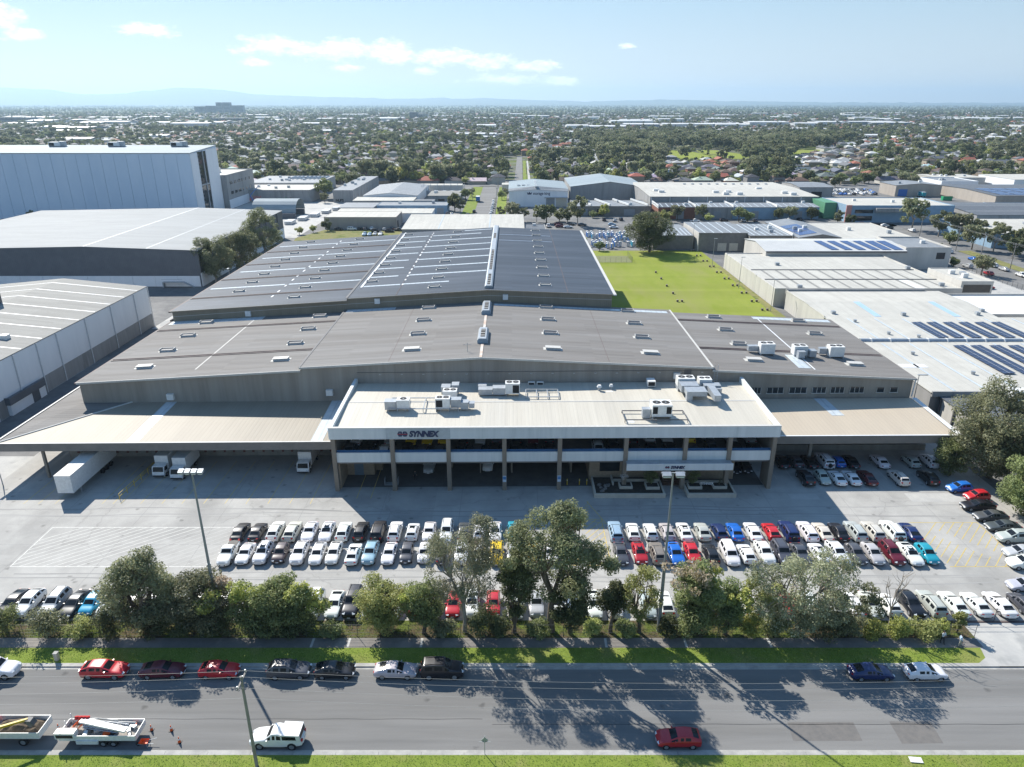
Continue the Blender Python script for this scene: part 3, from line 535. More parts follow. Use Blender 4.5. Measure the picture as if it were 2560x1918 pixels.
zc2 = lambda y: 6.6+.55*(y-106.1)/14.6
b = MB(SO); q = [(42.05,106.1),(74.0,106.1),(74.0,120.7),(42.05,120.7)]; b.add([(x,y,zc2(y)) for x, y in q]+[(x,y,zc2(y)-.1) for x, y in q], [(0,1,2,3),(7,6,5,4),(0,4,5,1),(1,5,6,2)]); b.build('canopy_roof', M['roof_tan2'], RC)
b = MB(SO); b.box(42.05,74.6,105.86,106.09,5.2,6.62); b.box(74.4,74.6,106.1,120.6,5.6,6.62); b.build('fascia', M['fascia_brown'], RC)
b = MB(SO); b.add([(74.02,106.05,6.68),(74.95,106.05,6.68),(74.95,120.7,7.22),(74.02,120.7,7.22)], [(0,1,2,3)]); b.box(42.05,74.6,105.8,106.1,6.621,6.69); b.build('gutter', M['white_sheet'], RC)
b = MB(SO); x = 56.3; b.add([(x,113.5,zc2(113.5)+.03),(x+2.2,113.5,zc2(113.5)+.03),(x+1.6,120.65,zc2(120.65)+.03),(x-.6,120.65,zc2(120.65)+.03)], [(0,1,2,3)]); b.build('clear_roof_sheet', M['strip'], RC)
b = MB(SO); b.box(42.1,74.2,114.2,114.6,0,6.8); b.build('dock_wall', M['tan_conc'], RC)
b = MB(SO); b.box(42.1,74.2,113.6,114.18,0,1.1); b.build('dock_edge', M['concrete_wall'], RC)
for k in range(9): b = MB(SO); x = 43.6+k*3.4; b.box(x,x+2.5,114.1,114.196,1.12,4.5); b.build('roller_door', M['red_door'], RC)
for x in (51.5, 74.0): b = MB(SO); b.box(x-.25,x+.25,109.3,109.8,0,6.4); b.build('post', M['concrete_wall'], RC)
# ---------------------------------------------------------------- rear warehouse
RW = thing('warehouse', 'long blue-grey roofed warehouse with pale skylight strips behind the weathered grey one', 'warehouse', (-27, 158.9, 0))
zr = lambda x: (18.37-.0422*(x+5.4)) if x > -5.4 else (18.37-.0582*(-5.4-x)-(.45 if x < -37.7 else 0))
prof = [(-77.8,zr(-77.8)-.15),(-37.71,zr(-37.71)-.15),(-37.7,zr(-37.6)-.15),(-5.4,18.2),(23,zr(23)-.15)]
b = MB(SW); b.prism_y([(-77.8,0)]+prof+[(23,0)], 158.9, 246.5); b.build('wall', M['wall_olive'], RW)
for x0, x1 in ((-78.1,-37.72),(-37.69,-5.4),(-5.4,23.3)):
    b = MB(SW); roof_slab(b, x0, zr(x0), x1, zr(x1), 158.6, 246.8); b.build('roof', M['roof_dark'], RW)
    b = MB(SW); b.add([(x0,158.5,zr(x0)+.05),(x1,158.5,zr(x1)+.05),(x1,158.6,zr(x1)+.05),(x0,158.6,zr(x0)+.05),(x0,158.5,zr(x0)-.25),(x1,158.5,zr(x1)-.25)], [(0,1,2,3),(4,5,1,0)]); b.build('barge_flashing', M['wall_olive'], RW)
b = MB(SW); b.add([(x, 158.82, zr(x)-1.35) for x in (-77.8,-37.7)]+[(x, 158.82, zr(x)-1.27) for x in (-37.7,-77.8)], [(0,1,2,3)]); b.add([(x, 158.82, zr(x)-1.35) for x in (-37.6,-5.4,23)]+[(x, 158.82, zr(x)-1.27) for x in (23,-5.4,-37.6)], [(0,1,4,5),(1,2,3,4)]); b.build('cladding_joint', M['trim'], RW)
b = MB(SW); b.box(23.3,24.0,158.6,246.8,zr(23)-.3,zr(23)-.02); b.build('eave_gutter', M['trim'], RW)
b = MB(SW); b.box(-78.5,-78.1,158.6,246.8,zr(-78)-.3,zr(-78)-.02); b.build('eave_gutter', M['gutter'], RW)
b = MB(SW); b.box(-38.1,-37.6,159,246.5,zr(-37)+.0,zr(-37)+.06); b.build('step_flashing', M['trim_dark'], RW)
b = MB(SW); b.box(-36.6,-36.1,168.5,246.3,zr(-36)+.02,zr(-36)+.10); b.build('cable_tray', M['white_sheet'], RW)
b = MB(SW); b.box(-26.6,-26.5,159,246.5,zr(-26.6)+.03,zr(-26.6)+.06); b.box(12.8,12.9,159,246.5,zr(12.8)+.02,zr(12.8)+.04); b.build('roof_seam', M['gutter'], RW)
for y in (169.4,188.9,207.9,227.0):
    b = MB(SW); roof_slab(b, -78, zr(-78)+.1, -38.1, zr(-38.1)+.1, y, y+.3, .1); roof_slab(b, -78, zr(-78)+.1, -38.1, zr(-38.1)+.1, y+.8, y+1.1, .1); b.build('box_gutter', M['gutter'], RW)
strips = [(-77,-58,179.4),(-57,-38.4,179.4),(-76.4,-58,198.8),(-57,-38.2,198.8),(-76.3,-57.8,217.6),(-56.9,-38.2,217.8),(-76.8,-57.6,236.8),(-57,-38.2,236.8)]
strips += [(-36,-27.1,169.6),(-36,-29,179.3),(-36,-29,189.2),(-36,-29,198.9),(-36,-27.5,208.6),(-36,-27.5,218.2),(-36,-27.5,227.8),(-36,-27.5,237)]
strips += [(-26.3,-15.3,169.8)]+[(-26.2,-6.5,y) for y in (179.4,188.9,198.7,208.5,217.9,227.7)]+[(-26,-10.1,236.8),(-16,-6.8,243.5)]
for x0, x1, y in strips:
    b = MB(SW); roof_slab(b, x0, zr(x0)+.035, x1, zr(x1)+.035, y-.5, y+.5, .03); b.build('skylight_strip', M['strip'], RW)
for y in (222.6, 233.0):
    b = MB(SW); roof_slab(b, -4, zr(-4)+.03, 12.5, zr(12.5)+.03, y-.45, y+.45, .03); b.build('faded_roof_sheet', mat('faded_strip', (.17,.22,.29), (.14,.18,.24), .6, .5) if y < 230 else bpy.data.materials['faded_strip'], RW)
for k in range(18): 
    y = 168+k*4.3+rnd.random()*2; b = MB(SW); x = -26.4; b.box(x-.25,x+.15,y,y+1.2+rnd.random()*1.4,zr(x)+.05,zr(x)+.07); b.build('roof_patch', M['white_sheet'], RW)
for k in range(14): 
    y = 165+k*5.6+rnd.random()*2; b = MB(SW); x = -57.4; b.box(x-.2,x+.2,y,y+1.2+rnd.random()*1.2,zr(x)+.03,zr(x)+.06); b.build('roof_patch', M['white_sheet'], RW)
b = MB(); b.box(-1.6,1.6,-.7,.7,-.1,.04,0); b.box(-1.15,1.15,-.45,.45,.04,.45,1); b.box(-1.3,-1.15,-.5,.5,.04,.75,1); b.box(1.15,1.3,-.5,.5,.04,.75,1); b.box(-1.15,1.15,.3,.45,.45,.7,1)
VENT3 = b.mesh('roof_vent', [M['trim'], flat('vent_dull', (.36,.36,.35))])
for x, y0, n in ((-68,174.6,8),(-51.5,164.9,9),(-34.8,174.4,8),(-18.3,164.6,9),(7.9,165.1,9)):
    for k in range(n):
        sl = math.atan(.058 if x < -5.4 else -.042); part('roof_vent', VENT3, RW, (x+27, y0+k*9.7+SW*x-158.9, zr(x)), (0, -sl, 0)).scale = (1,1,.62)
b = MB(SW); b.prism_y([(-6.3,18.25),(-6.3,18.75),(-6.0,19.0),(-4.8,19.0),(-4.5,18.75),(-4.5,18.25)][::-1], 160.4, 246.9); RV = b.build('ridge_vent', M['galv'], RW)
for y0, y1 in ((161.5,172.5),(177.5,203.5),(222,231)):
    b = MB(SW); b.box(-5.75,-5.05,y0,y1,19.001,19.03); b.build('vent_slot', M['blk'], RV, at=tuple(RW.location))
    y = y0+1.2
    while y < y1-1: b = MB(SW); b.box(-5.75,-5.05,y,y+.3,19.032,19.05); b.build('slot_bar', M['trim'], RV, at=tuple(RW.location)); y += 2.3
for x, z in ((-60.5,14.0-.9),(-30.8,15.9),(-1.5,16.7)):
    b = MB(SW); b.box(x-.6,x+.6,158.4,158.89,z-.6,z+.6); b.build('exhaust_hood', M['white_box'], RW)
# ---------------------------------------------------------------- rooftop plant: each unit a thing of its own
b = MB(); 
for r0, r1, m in ((0,.12,0),(.12,.5,1)):
    n = 16; b.add([(r*math.cos(2*math.pi*i/n), r*math.sin(2*math.pi*i/n), .012*m) for r in (max(r0,.001), r1) for i in range(n)], [(i,(i+1)%n,n+(i+1)%n,n+i) for i in range(n)], m)
FAN = b.mesh('fan_grille', [M['galv'], M['blk']])
def ac_unit(label, x, y, z, w, d, h, fans=2, louvre='front', legs=.45, name='air_conditioner', group='rooftop air conditioners', ducts=()):
    T = thing(name, label, 'air conditioner', (x, y, z), group)
    b = MB(); b.box(-w/2,w/2,-d/2,d/2,legs,legs+h); part('casing', b.mesh('casing', M['white_box']), T)
    b = MB(); 
    for sx in (-1,1):
        b.box(sx*w*.45-.06,sx*w*.45+.06,-d/2-.1,d/2+.1,.0,legs-.002)
    part('base_frame', b.mesh('base_frame', M['galv']), T)
    for i in range(fans):
        fx = (i-(fans-1)/2)*w/max(fans,1)*.9; o = part('fan_grille', FAN, T, (fx, .1, legs+h+.01)); s = min(d*.75, w/max(fans,1)*.85); o.scale = (s, s, 1)
    b = MB()
    if louvre == 'front': b.box(-w*.42,w*.42,-d/2-.02,-d/2-.003,legs+.15*h,legs+.85*h)
    elif louvre == 'left': b.box(-w*.45,-.02,-d/2-.02,-d/2-.003,legs+.1*h,legs+.85*h)
    elif louvre == 'right': b.box(.02,w*.45,-d/2-.02,-d/2-.003,legs+.1*h,legs+.85*h)
    elif louvre == 'ends': b.box(-w*.46,-w*.22,-d/2-.02,-d/2-.003,legs+.25*h,legs+.85*h); b.box(w*.22,w*.46,-d/2-.02,-d/2-.003,legs+.25*h,legs+.85*h)
    part('louvre', b.mesh('louvre', M['blk']), T)
    for (x0, x1, y0, y1, z0, z1) in ducts:
        b = MB(); b.box(x0,x1,y0,y1,z0,z1); b.box(x0-.04,x1+.04,y0-.04,y1+.04,z1,z1+.04); part('duct', b.mesh('duct', M['galv']), T)
    return T
def frame(label, x, y, z, w, d, h=.55, bars=2, tone='galv'):
    T = thing('steel_frame', label, 'steel frame', (x, y, z), 'rooftop support frames'); b = MB()
    for yy in (-d/2, d/2): b.box(-w/2,w/2,yy-.07,yy+.07,h-.14,h)
    part('rail', b.mesh('rail', M[tone]), T)
    for i in range(bars+1):
        xx = -w/2+w*i/bars; b = MB(); b.box(xx-.06,xx+.06,-d/2+.08,d/2-.08,h-.13,h-.01); part('cross_bar', b.mesh('cross_bar', M[tone]), T)
        for yy in (-d/2, d/2): b = MB(); b.box(xx-.05,xx+.05,yy-.05,yy+.05,0,h-.141); part('leg', b.mesh('leg', M[tone]), T)
    return T
zo = lambda y: 10.45+.45*(y-100.46)/10.54 if y < 111 else 10.9-.28*(y-111)/9.5
frame('long galvanised frame carrying the air conditioners at the left of the office roof', -14.6, 109.3, zo(109), 11.5, 4.6, .6, 4)
ac_unit('white single-fan air conditioner at the left end of the galvanised roof frame', -17.9, 107.9, zo(108), 2.1, 1.5, 1.35, 1, None, .62, ducts=[(-3.0,-1.15,-.8,.6,.3,1.7)])
ac_unit('white twin-fan air conditioner with black louvre on the left roof frame', -11.4, 107.9, zo(108), 2.4, 1.5, 1.6, 2, 'left', .62, ducts=[(1.3,3.0,-.4,.9,.5,1.9),(3.0,4.2,-.6,.7,.3,1.5),(4.3,5.2,-.5,.6,.5,1.3)])
ac_unit('squat white twin-fan air conditioner behind the left roof frame', -10.6, 112.6, zo(112.6), 2.4, 1.7, 1.2, 2, None, .4, ducts=[(-1.6,-.1,1.0,2.6,.3,1.6),(.2,1.4,1.2,2.8,.4,1.9)])
ac_unit('white air conditioner with black louvre and long duct near the roof centre', .1, 114.2, zo(114), 2.5, 1.6, 1.9, 2, 'right', .5, ducts=[(-3.4,-1.3,-.7,.8,.3,1.5),(-5.9,-3.5,-.6,.9,.2,1.2),(-6.0,-4.6,1.4,2.8,.2,1.1)])
frame('low galvanised frame running right of the central roof air conditioner', 5.2, 114.0, zo(114), 5.6, 3.4, .5, 3)
frame('rusty rectangular steel frame low on the right of the office roof', 23.0, 104.9, zo(105), 10.0, 3.6, .55, 2, 'trim_dark')
ac_unit('large white twin-fan air conditioner on the rusty roof frame', 24.0, 105.2, zo(105), 3.2, 2.4, 2.0, 2, 'ends', .58, ducts=[(-3.0,-1.7,-.6,.4,.1,1.6),(-1.4,1.0,1.4,2.4,.3,2.1)])
ac_unit('white twin-fan air conditioner left of the duct cluster at the roof rear', 30.6, 117.0, zo(117), 3.0, 1.9, 1.5, 2, None, .9, ducts=[(-1.4,1.6,-3.4,-1.1,.8,2.0),(-1.0,2.4,-5.9,-3.5,1.1,1.9),(-1.0,.0,-5.9,-5.0,.0,1.09)])
ac_unit('white twin-fan air conditioner right of the duct cluster at the roof rear', 34.0, 117.0, zo(117), 2.2, 1.9, 1.6, 2, None, .6, ducts=[(-.6,2.2,-2.6,-1.1,.3,1.7),(-.2,.9,-7.6,-2.7,.9,1.9),(1.4,2.2,-3.4,-2.7,.4,1.4)])
ac_unit('grey box fan unit by the duct cluster at the back wall', 31.6, 119.3, zo(119), 1.3, 1.0, 1.3, 0, 'front', .3)
for i, x in enumerate((3.5,5.1)): ac_unit(('left','right')[i]+' one of two small wall-mounted fan units above the office roof', x, 119.7, 9.95, 1.2, .5, .9, 0, 'front', .3, group='small split units')
ac_unit('hooded exhaust unit beside the back wall of the office roof', 24.9, 118.7, zo(118.7), 1.4, 1.8, 1.0, 0, 'front', .25)
ac_unit('white twin-fan air conditioner, leftmost of three on the right grey roof', 49.8, 132.0, zf(49.8), 2.8, 1.9, 2.0, 2, None, .3, ducts=[(-3.4,-1.5,.2,1.2,.5,1.5)])
ac_unit('white air conditioner with two front ducts, middle of three on the right grey roof', 56.4, 132.2, zf(56.4), 2.6, 1.8, 1.8, 2, None, .3, ducts=[(-1.0,.3,-2.4,-1.0,.2,1.5),(1.5,2.8,-1.6,-.2,.2,1.4)])
ac_unit('white twin-fan air conditioner, rightmost of three on the right grey roof', 63.6, 132.4, zf(63.6), 2.8, 1.9, 2.0, 2, None, .3, ducts=[(-3.0,-1.5,.2,1.2,.5,1.6)])
for x, y, s in ((15.4,116.4,.5),(17.6,117.2,.4)):
    T = thing('roof_ventilator', 'small cowled ventilator beside the white strip of the office roof' if s > .45 else 'tiny cowl at the top of the white roof strip', 'ventilator', (x, y, zo(y))); b = MB(); b.tube((0,0,-.1),(0,0,.7*s*2),s*.5,n=10); part('pipe', b.mesh('pipe', M['galv']), T); b = MB(); b.tube((0,0,.7*s*2),(0,0,.7*s*2+.35),s*.95,s*.6,n=10); part('cowl', b.mesh('cowl', M['white_box']), T)
# ================================================================= NEIGHBOURING BUILDINGS
M['roof_white'] = mat('white_roof_sheet', (.52,.505,.455), (.47,.455,.41), .3, .7, bump=.2, rib=('X', .8), ribdark=.95, c3=(.43,.415,.375), c3scale=.05, c3cut=(.5,.8), spec=.2, cells=(.8,14,.94))
M['roof_white_y'] = mat('white_roof_sheet_cross', (.54,.545,.53), (.49,.495,.485), .3, .65, bump=.2, rib=('Y', .8), ribdark=.95, c3=(.54,.545,.54), c3scale=.05)
M['roof_bluewhite'] = mat('blue_white_roof', (.30,.355,.385), (.265,.32,.35), .08, .7, spec=.15, cells=(9,.9,.93), stretch=(.2,1,1), rib=('Y', .8), ribdark=.94, c3=(.345,.385,.40), c3scale=.03)
M['roof_palegrey'] = mat('pale_grey_roof', (.33,.34,.34), (.295,.305,.305), .1, .75, stretch=(.2,1,1), spec=.15, cells=(14,2.7,.97))
M['roof_beige'] = mat('beige_grey_roof', (.29,.285,.265), (.25,.245,.23), .4, .75, spec=.15, cells=(8,.9,.93), rib=('Y', .8), ribdark=.93, stretch=(.1,1,1))
M['roof_mid'] = mat('mid_grey_roof', (.26,.275,.29), (.21,.225,.24), .35, .55, rib=('X', 1.1), ribdark=.88)
M['roof_char'] = mat('charcoal_roof', (.125,.135,.15), (.10,.108,.12), .35, .55, rib=('X', .9), ribdark=.9)
M['wall_white'] = mat('white_panel', (.80,.82,.84), (.74,.765,.79), .35, .7, stretch=(1,1,.2)); M['wall_blue'] = mat('pale_blue_panel', (.66,.76,.86), (.60,.71,.82), .1, .55, stretch=(1,1,.3))
M['wall_grey'] = mat('grey_precast', (.34,.335,.33), (.28,.28,.275), .5, .85, stretch=(1,1,.15), c3=(.24,.24,.235), c3scale=.2); M['wall_dark'] = mat('charcoal_cladding', (.12,.128,.145), (.10,.108,.124), .4, .6, rib=('X', .6), ribdark=.85)
M['wall_beige'] = mat('beige_precast', (.42,.375,.325), (.36,.32,.28), .4, .85, stretch=(1,1,.2)); M['wall_pale'] = mat('pale_concrete_panel', (.55,.53,.49), (.47,.455,.425), .4, .85, stretch=(1,1,.15), c3=(.40,.39,.36), c3scale=.15, c3cut=(.55,.8))
M['wall_bluepaint'] = mat('blue_painted_wall', (.25,.37,.48), (.21,.32,.43), .4, .75); M['wall_brick'] = mat('red_brick_wall', (.26,.11,.075), (.20,.09,.06), 1.2, .85); M['wall_block'] = mat('grey_blockwork', (.235,.22,.20), (.19,.18,.165), .8, .85)
M['solar'] = mat('solar_cells', (.022,.032,.075), (.03,.045,.10), 1.6, .22, spec=.6); M['solar_blue'] = mat('solar_cells_blue', (.05,.085,.20), (.07,.12,.27), 1.2, .25, spec=.6); M['solar_edge'] = flat('solar_frame', (.5,.52,.55), .4)
M['door_grey'] = mat('grey_roller_door', (.30,.32,.34), (.26,.28,.30), .8, .6, rib=('Z', .25), ribdark=.85); M['door_cream'] = flat('cream_door', (.60,.56,.46)); M['teal'] = flat('teal_paint', (.03,.30,.36)); M['green'] = flat('green_paint', (.10,.28,.16)); M['blue'] = flat('blue_plastic', (.02,.14,.45), .4)
def shed(label, x0, x1, y0, y1, h, wall='wall_grey', roof='roof_mid', kind='flat', rise=1.0, ridge=None, parapet=0.0, doors=(), wins=(), strips=0, group=None, cat='warehouse', name='warehouse', units=0, seams=0):
    """walls, roof, roller doors and windows of one low building; kind: flat, gx (ridge runs along y), gy (ridge along x), sk (skillion, high at the back)"""
    T = thing(name, label, cat, ((x0+x1)/2, y0, 0), group); cx = (x0+x1)/2 if ridge is None else ridge; cy = (y0+y1)/2; e = .25
    b = MB(); rf = MB()
    if kind == 'gx':
        b.prism_y([(x0,-.15),(x0,h),(cx,h+rise),(x1,h),(x1,-.15)], y0, y1)
        roof_slab(rf, x0-e, h+.12, cx, h+rise+.15, y0-e, y1+e); roof_slab(rf, cx, h+rise+.15, x1+e, h+.12, y0-e, y1+e)
        zt = lambda x, y: h+.15+rise*(1-abs(x-cx)/((cx-x0) if x < cx else (x1-cx)))
    elif kind == 'gy':
        b.prism_x([(y0,-.15),(y0,h),(cy,h+rise),(y1,h),(y1,-.15)], x0, x1)
        for ya, za, yb, zb in ((y0-e,h+.12,cy,h+rise+.15),(cy,h+rise+.15,y1+e,h+.12)):
            rf.add([(x0-e,ya,za),(x1+e,ya,za),(x1+e,yb,zb),(x0-e,yb,zb),(x0-e,ya,za-.14),(x1+e,ya,za-.14),(x1+e,yb,zb-.14),(x0-e,yb,zb-.14)], [(0,1,2,3),(7,6,5,4),(4,5,1,0),(5,6,2,1),(7,4,0,3),(6,7,3,2)])
        zt = lambda x, y: h+.15+rise*(1-abs(y-cy)/(cy-y0))
    elif kind == 'sk':
        b.prism_x([(y0,-.15),(y0,h),(y1,h+rise),(y1,-.15)], x0, x1)
        za, zb, ya, yb = h+.13, h+rise+.13, y0-e, y1+e
        rf.add([(x0-e,ya,za),(x1+e,ya,za),(x1+e,yb,zb),(x0-e,yb,zb),(x0-e,ya,za-.12),(x1+e,ya,za-.12),(x1+e,yb,zb-.12),(x0-e,yb,zb-.12)], [(0,1,2,3),(7,6,5,4),(4,5,1,0),(5,6,2,1),(7,4,0,3),(6,7,3,2)])
        zt = lambda x, y: h+.13+rise*(y-y0)/(y1-y0)
    else:
        b.box(x0,x1,y0,y1,-.15,h)
        if parapet: rf.box(x0+.25,x1-.25,y0+.25,y1-.25,h,h+.08)
        else: rf.box(x0-.15,x1+.15,y0-.15,y1+.15,h,h+.15)
        zt = lambda x, y: h+.16
    b.build('wall', M[wall], T); rf.build('roof', M[roof], T)
    if parapet:
        for a in ((x0,x1,y0,y0+.24),(x0,x1,y1-.24,y1),(x0,x0+.24,y0+.241,y1-.241),(x1-.24,x1,y0+.241,y1-.241)):
            b = MB(); b.box(*a, h+.001, h+parapet); b.build('parapet', M[wall], T)
    for (xa, xb, hh, m) in doors:
        b = MB(); b.box(xa,xb,y0-.06,y0-.003,0,hh); b.build('roller_door', M[m], T)
    for (xa, xb, za, zb) in wins:
        b = MB(); b.box(xa,xb,y0-.05,y0-.003,za,zb); b.build('window', M['glass'], T)
    for i in range(strips):
        x = x0+(i+.7)*(x1-x0)/(strips+.4); b = MB(); w = .55
        if kind == 'gx': b.add([(x,y0+1,zt(x,y0)+.03),(x+w,y0+1,zt(x+w,y0)+.03),(x+w,y1-1,zt(x+w,y0)+.03),(x,y1-1,zt(x,y0)+.03)], [(0,1,2,3)])
        else:
            ym = cy if kind == 'gy' else y1-1
            b.add([(x,y0+.6,zt(x,y0+.6)+.03),(x+w,y0+.6,zt(x+w,y0+.6)+.03),(x+w,ym,zt(x+w,ym)+.03),(x,ym,zt(x,ym)+.03)], [(0,1,2,3)])
        b.build('skylight_strip', M['strip'], T)
    for i in range(seams):
        y = y0+(i+.7)*(y1-y0)/(seams+.4); b = MB()
        if kind == 'gx': b.add([(x0,y,zt(x0,y)+.02),(cx,y,zt(cx,y)+.02),(x1,y,zt(x1,y)+.02),(x1,y+.35,zt(x1,y)+.02),(cx,y+.35,zt(cx,y)+.02),(x0,y+.35,zt(x0,y)+.02)], [(0,1,4,5),(1,2,3,4)])
        else: b.add([(x0,y,zt(x0,y)+.02),(x1,y,zt(x1,y)+.02),(x1,y+.3,zt(x1,y+.3)+.02),(x0,y+.3,zt(x0,y+.3)+.02)], [(0,1,2,3)])
        b.build('roof_seam', M['white_sheet'], T)
    for i in range(units):
        rr = random.Random(int(x0*7+i)); x = x0+(x1-x0)*(.15+.7*rr.random()); y = y0+(y1-y0)*(.2+.6*rr.random()); b = MB(); z = zt(x, y); b.box(x-.8,x+.8,y-.6,y+.6,z-.1,z+.9+.5*rr.random()); b.build('roof_unit', M['galv'] if i % 2 else M['white_box'], T)
    return T, zt
# ---- left: white panelled warehouse beside the lane
T, zt = shed('pale warehouse with grey-topped white panel wall along the left lane', -146, -100.4, 112, 191, 11.1, 'wall_white', 'roof_beige', 'gx', 2.2, -122.5, seams=11)
ys = [112,118,126.5,134.5,142,149,160.3,171.6,183.3,191]
for ya, yb in zip(ys[:-1], ys[1:]):
    b = MB(); b.box(-100.39,-100.2,ya+.06,yb-.06,3.6,11.0); b.build('upper_panel', M['wall_white'], T)
    b = MB(); b.box(-100.39,-100.15,ya+.06,yb-.06,0,3.58); b.build('lower_panel', M['wall_grey'], T)
    b = MB(); b.tube((-100.02,yb,0),(-100.02,yb,11.0),.11); b.build('downpipe', M['white_sheet'], T)
b = MB(); b.box(-123.2,-122.4,164.6,166,13.2,17.4); b.build('flue', M['trim_dark'], T)
b = MB(); b.box(-107.6,-106,142,143.4,11.4,12.7); b.build('roof_unit', M['white_box'], T)
T, zt = shed('low black and white annex with dirty flat roof at the left lane', -112, -99.4, 129.5, 140.6, 3.3, 'wall_white', 'roof_mid', 'flat', cat='building', name='annex')
b = MB(); b.box(-112.3,-99.1,129.2,129.48,2.3,3.8); b.box(-99.38,-99.1,129.49,140.6,2.3,3.8); b.box(-100.3,-99.3,136.2,138.4,0,2.29); b.build('black_fascia', M['wall_dark'], T)
for i in range(5): b = MB(); b.box(-111+i*2.2,-109.1+i*2.2,129.3,129.47,1.0,2.2); b.build('window', M['glass'], T)
# ---- left: white roof above a charcoal wall
T, zt = shed('large white-roofed warehouse with charcoal upper wall left of the long blue-grey roof', -215, -105.2, 237, 331, 12.2, 'wall_dark', 'roof_palegrey', 'gx', 1.25, -143)
for k in range(14):
    b = MB(); x = -212+k*7.6; b.box(x+.05,min(x+7.55,-105.3),236.8,236.99,0,3.6); b.build('base_panel', M['wall_white'], T)
for k in range(12):
    b = MB(); y = 237+k*7.8; b.box(-105.19,-104.95,y+.08,y+7.7,0,4.6); b.build('base_panel', M['wall_white'], T)
    b = MB(); b.box(-105.19,-104.9,y-.1,y+.06,4.61,12.0); b.build('cladding_joint', M['trim_dark'], T)
for x in (-143,-122): b = MB(); z = zt(x,0)+.03; b.add([(x-.2,236.9,z),(x+.2,236.9,z),(x+.2,331,z),(x-.2,331,z)], [(0,1,2,3)]); b.build('roof_seam', M['white_sheet'] if x < -140 else M['galv'], T)
b = MB(); b.box(-118,-111,235.4,236.78,1.6,1.8); b.box(-118,-117.6,235.4,236.7,0,1.6); b.add([(-111,235.4,1.8),(-111,236.7,1.8),(-107.5,236.7,0),(-107.5,235.4,0)],[(0,1,2,3)]); b.tube((-118,235.4,2.8),(-111,235.4,2.8),.05); b.build('dock_stair', M['galv'], T)
# ---- left: the very tall pale-blue warehouse
TW = thing('high_bay_warehouse', 'towering pale blue windowless high-bay warehouse at the left edge', 'warehouse', (-240, 390, 0))
b = MB(); b.prism_x([(390,-.2),(390,33.6),(426,35.6),(426,-.2)], -345, -168.9); b.build('wall', M['wall_blue'], TW)
b = MB(); b.add([(-345,389.6,33.75),(-168.6,389.6,33.75),(-168.6,426.4,35.8),(-345,426.4,35.8),(-345,389.6,33.4),(-168.6,389.6,33.4),(-168.6,426.4,35.4)], [(0,1,2,3),(4,5,1,0),(5,6,2,1)]); b.build('roof', M['roof_bluewhite'], TW)
for k in range(26):
    x = -169.2-6.6*(k+1); b = MB(); b.box(x+.09,x+6.53,389.72,389.97,-.1,33.2); b.build('wall_panel', M['wall_blue'], TW)
b = MB(); b.box(-168.88,-168.55,390.2,399.0,-.1,33.4); b.box(-168.88,-168.55,410.5,426,-.1,34.4); b.build('end_panel', M['wall_white'], TW)
b = MB(); b.box(-168.88,-168.75,399.1,410.4,0,33.6); b.build('end_glazing', M['glass'], TW)
for k in range(16): b = MB(); b.box(-168.74,-168.5,399.1,400.4,1+k*2.05,1.9+k*2.05); b.build('louvre', M['trim_dark'], TW)
b = MB(); b.box(-168.74,-168.4,405.6,406.4,0,34); b.build('mullion', M['galv'], TW); b = MB(); b.box(-168.74,-168.45,399.1,410.4,16.2,16.8); b.build('transom', M['galv'], TW)
for i, x in enumerate((-293,-255,-222,-187)):
    A = ac_unit(('leftmost','second','third','rightmost')[i]+' white plant box on top of the towering pale blue warehouse', x, 419, 35.3, 6.5, 4, 2.2, 0, 'left', .3, group='plant on the tall warehouse', ducts=[(2.0,5.0,-1.5,1.5,.2,2.8)])
T, zt = shed('grey four-storey office wing attached behind the towering pale blue warehouse', -200, -165.5, 426.6, 472, 18.6, 'wall_grey', 'roof_white', 'flat', parapet=.7, cat='building', name='office_building')
for r, zz in enumerate((8.0,13.6)):
    for k in range(6): b = MB(); y = 431+k*6.4; b.box(-165.48,-165.4,y,y+(4.0 if k < 3 else 1.4),zz,zz+1.6); b.build('window', M['glass'], T)
b = MB(); b.box(-165.49,-165.3,426.7,471.9,0,5.2); b.build('base_panel', M['wall_white'], T); b = MB(); b.box(-190,-178,440,452,18.7,21.4); b.build('plant_room', M['white_box'], T)
# ---- far side of the block, left of the service street
shed('low grey warehouse with graffiti along its front wall', -178, -126.6, 459.1, 492, 7.1, 'wall_grey', 'roof_white', 'flat', parapet=.25, units=5)
gw = bpy.data.objects[-1] if False else [o for o in col.objects if o.get('label','').startswith('low grey warehouse with graffiti')][0]
me = text_mesh('ARK', 4.6, flat('pink_spray', (.62,.20,.20)), bold=.12, extrude=.01, name='graffiti', space=.85); o = part('graffiti', me, gw, (-165.6-gw.location.x, -.06, .4), (math.pi/2,0,0))
me = text_mesh('omesk', 3.6, flat('green_spray', (.10,.22,.15)), bold=.16, extrude=.01, name='graffiti', space=.8); o = part('graffiti', me, gw, (-149-gw.location.x, -.06, .6), (math.pi/2,0,0))
me = text_mesh('sizer', 3.2, flat('dark_red_spray', (.24,.07,.06)), bold=.16, extrude=.01, name='graffiti', space=.8); o = part('graffiti', me, gw, (-140.5-gw.location.x, -.06, .5), (math.pi/2,0,0))
shed('wide grey-roofed warehouse with solar rows behind the graffiti wall', -180, -131, 496, 546, 7.8, 'wall_pale', 'roof_mid', 'flat', parapet=.2, units=9, wins=())
ws = [o for o in col.objects if o.get('label','').startswith('wide grey-roofed warehouse with solar')][0]
for k in range(9): b = MB(); x = -158+k*3.0; b.obox((x,530,8.3),(1.1,22,.1),rx=0,ry=.2); b.build('solar_panel', M['solar'], ws)
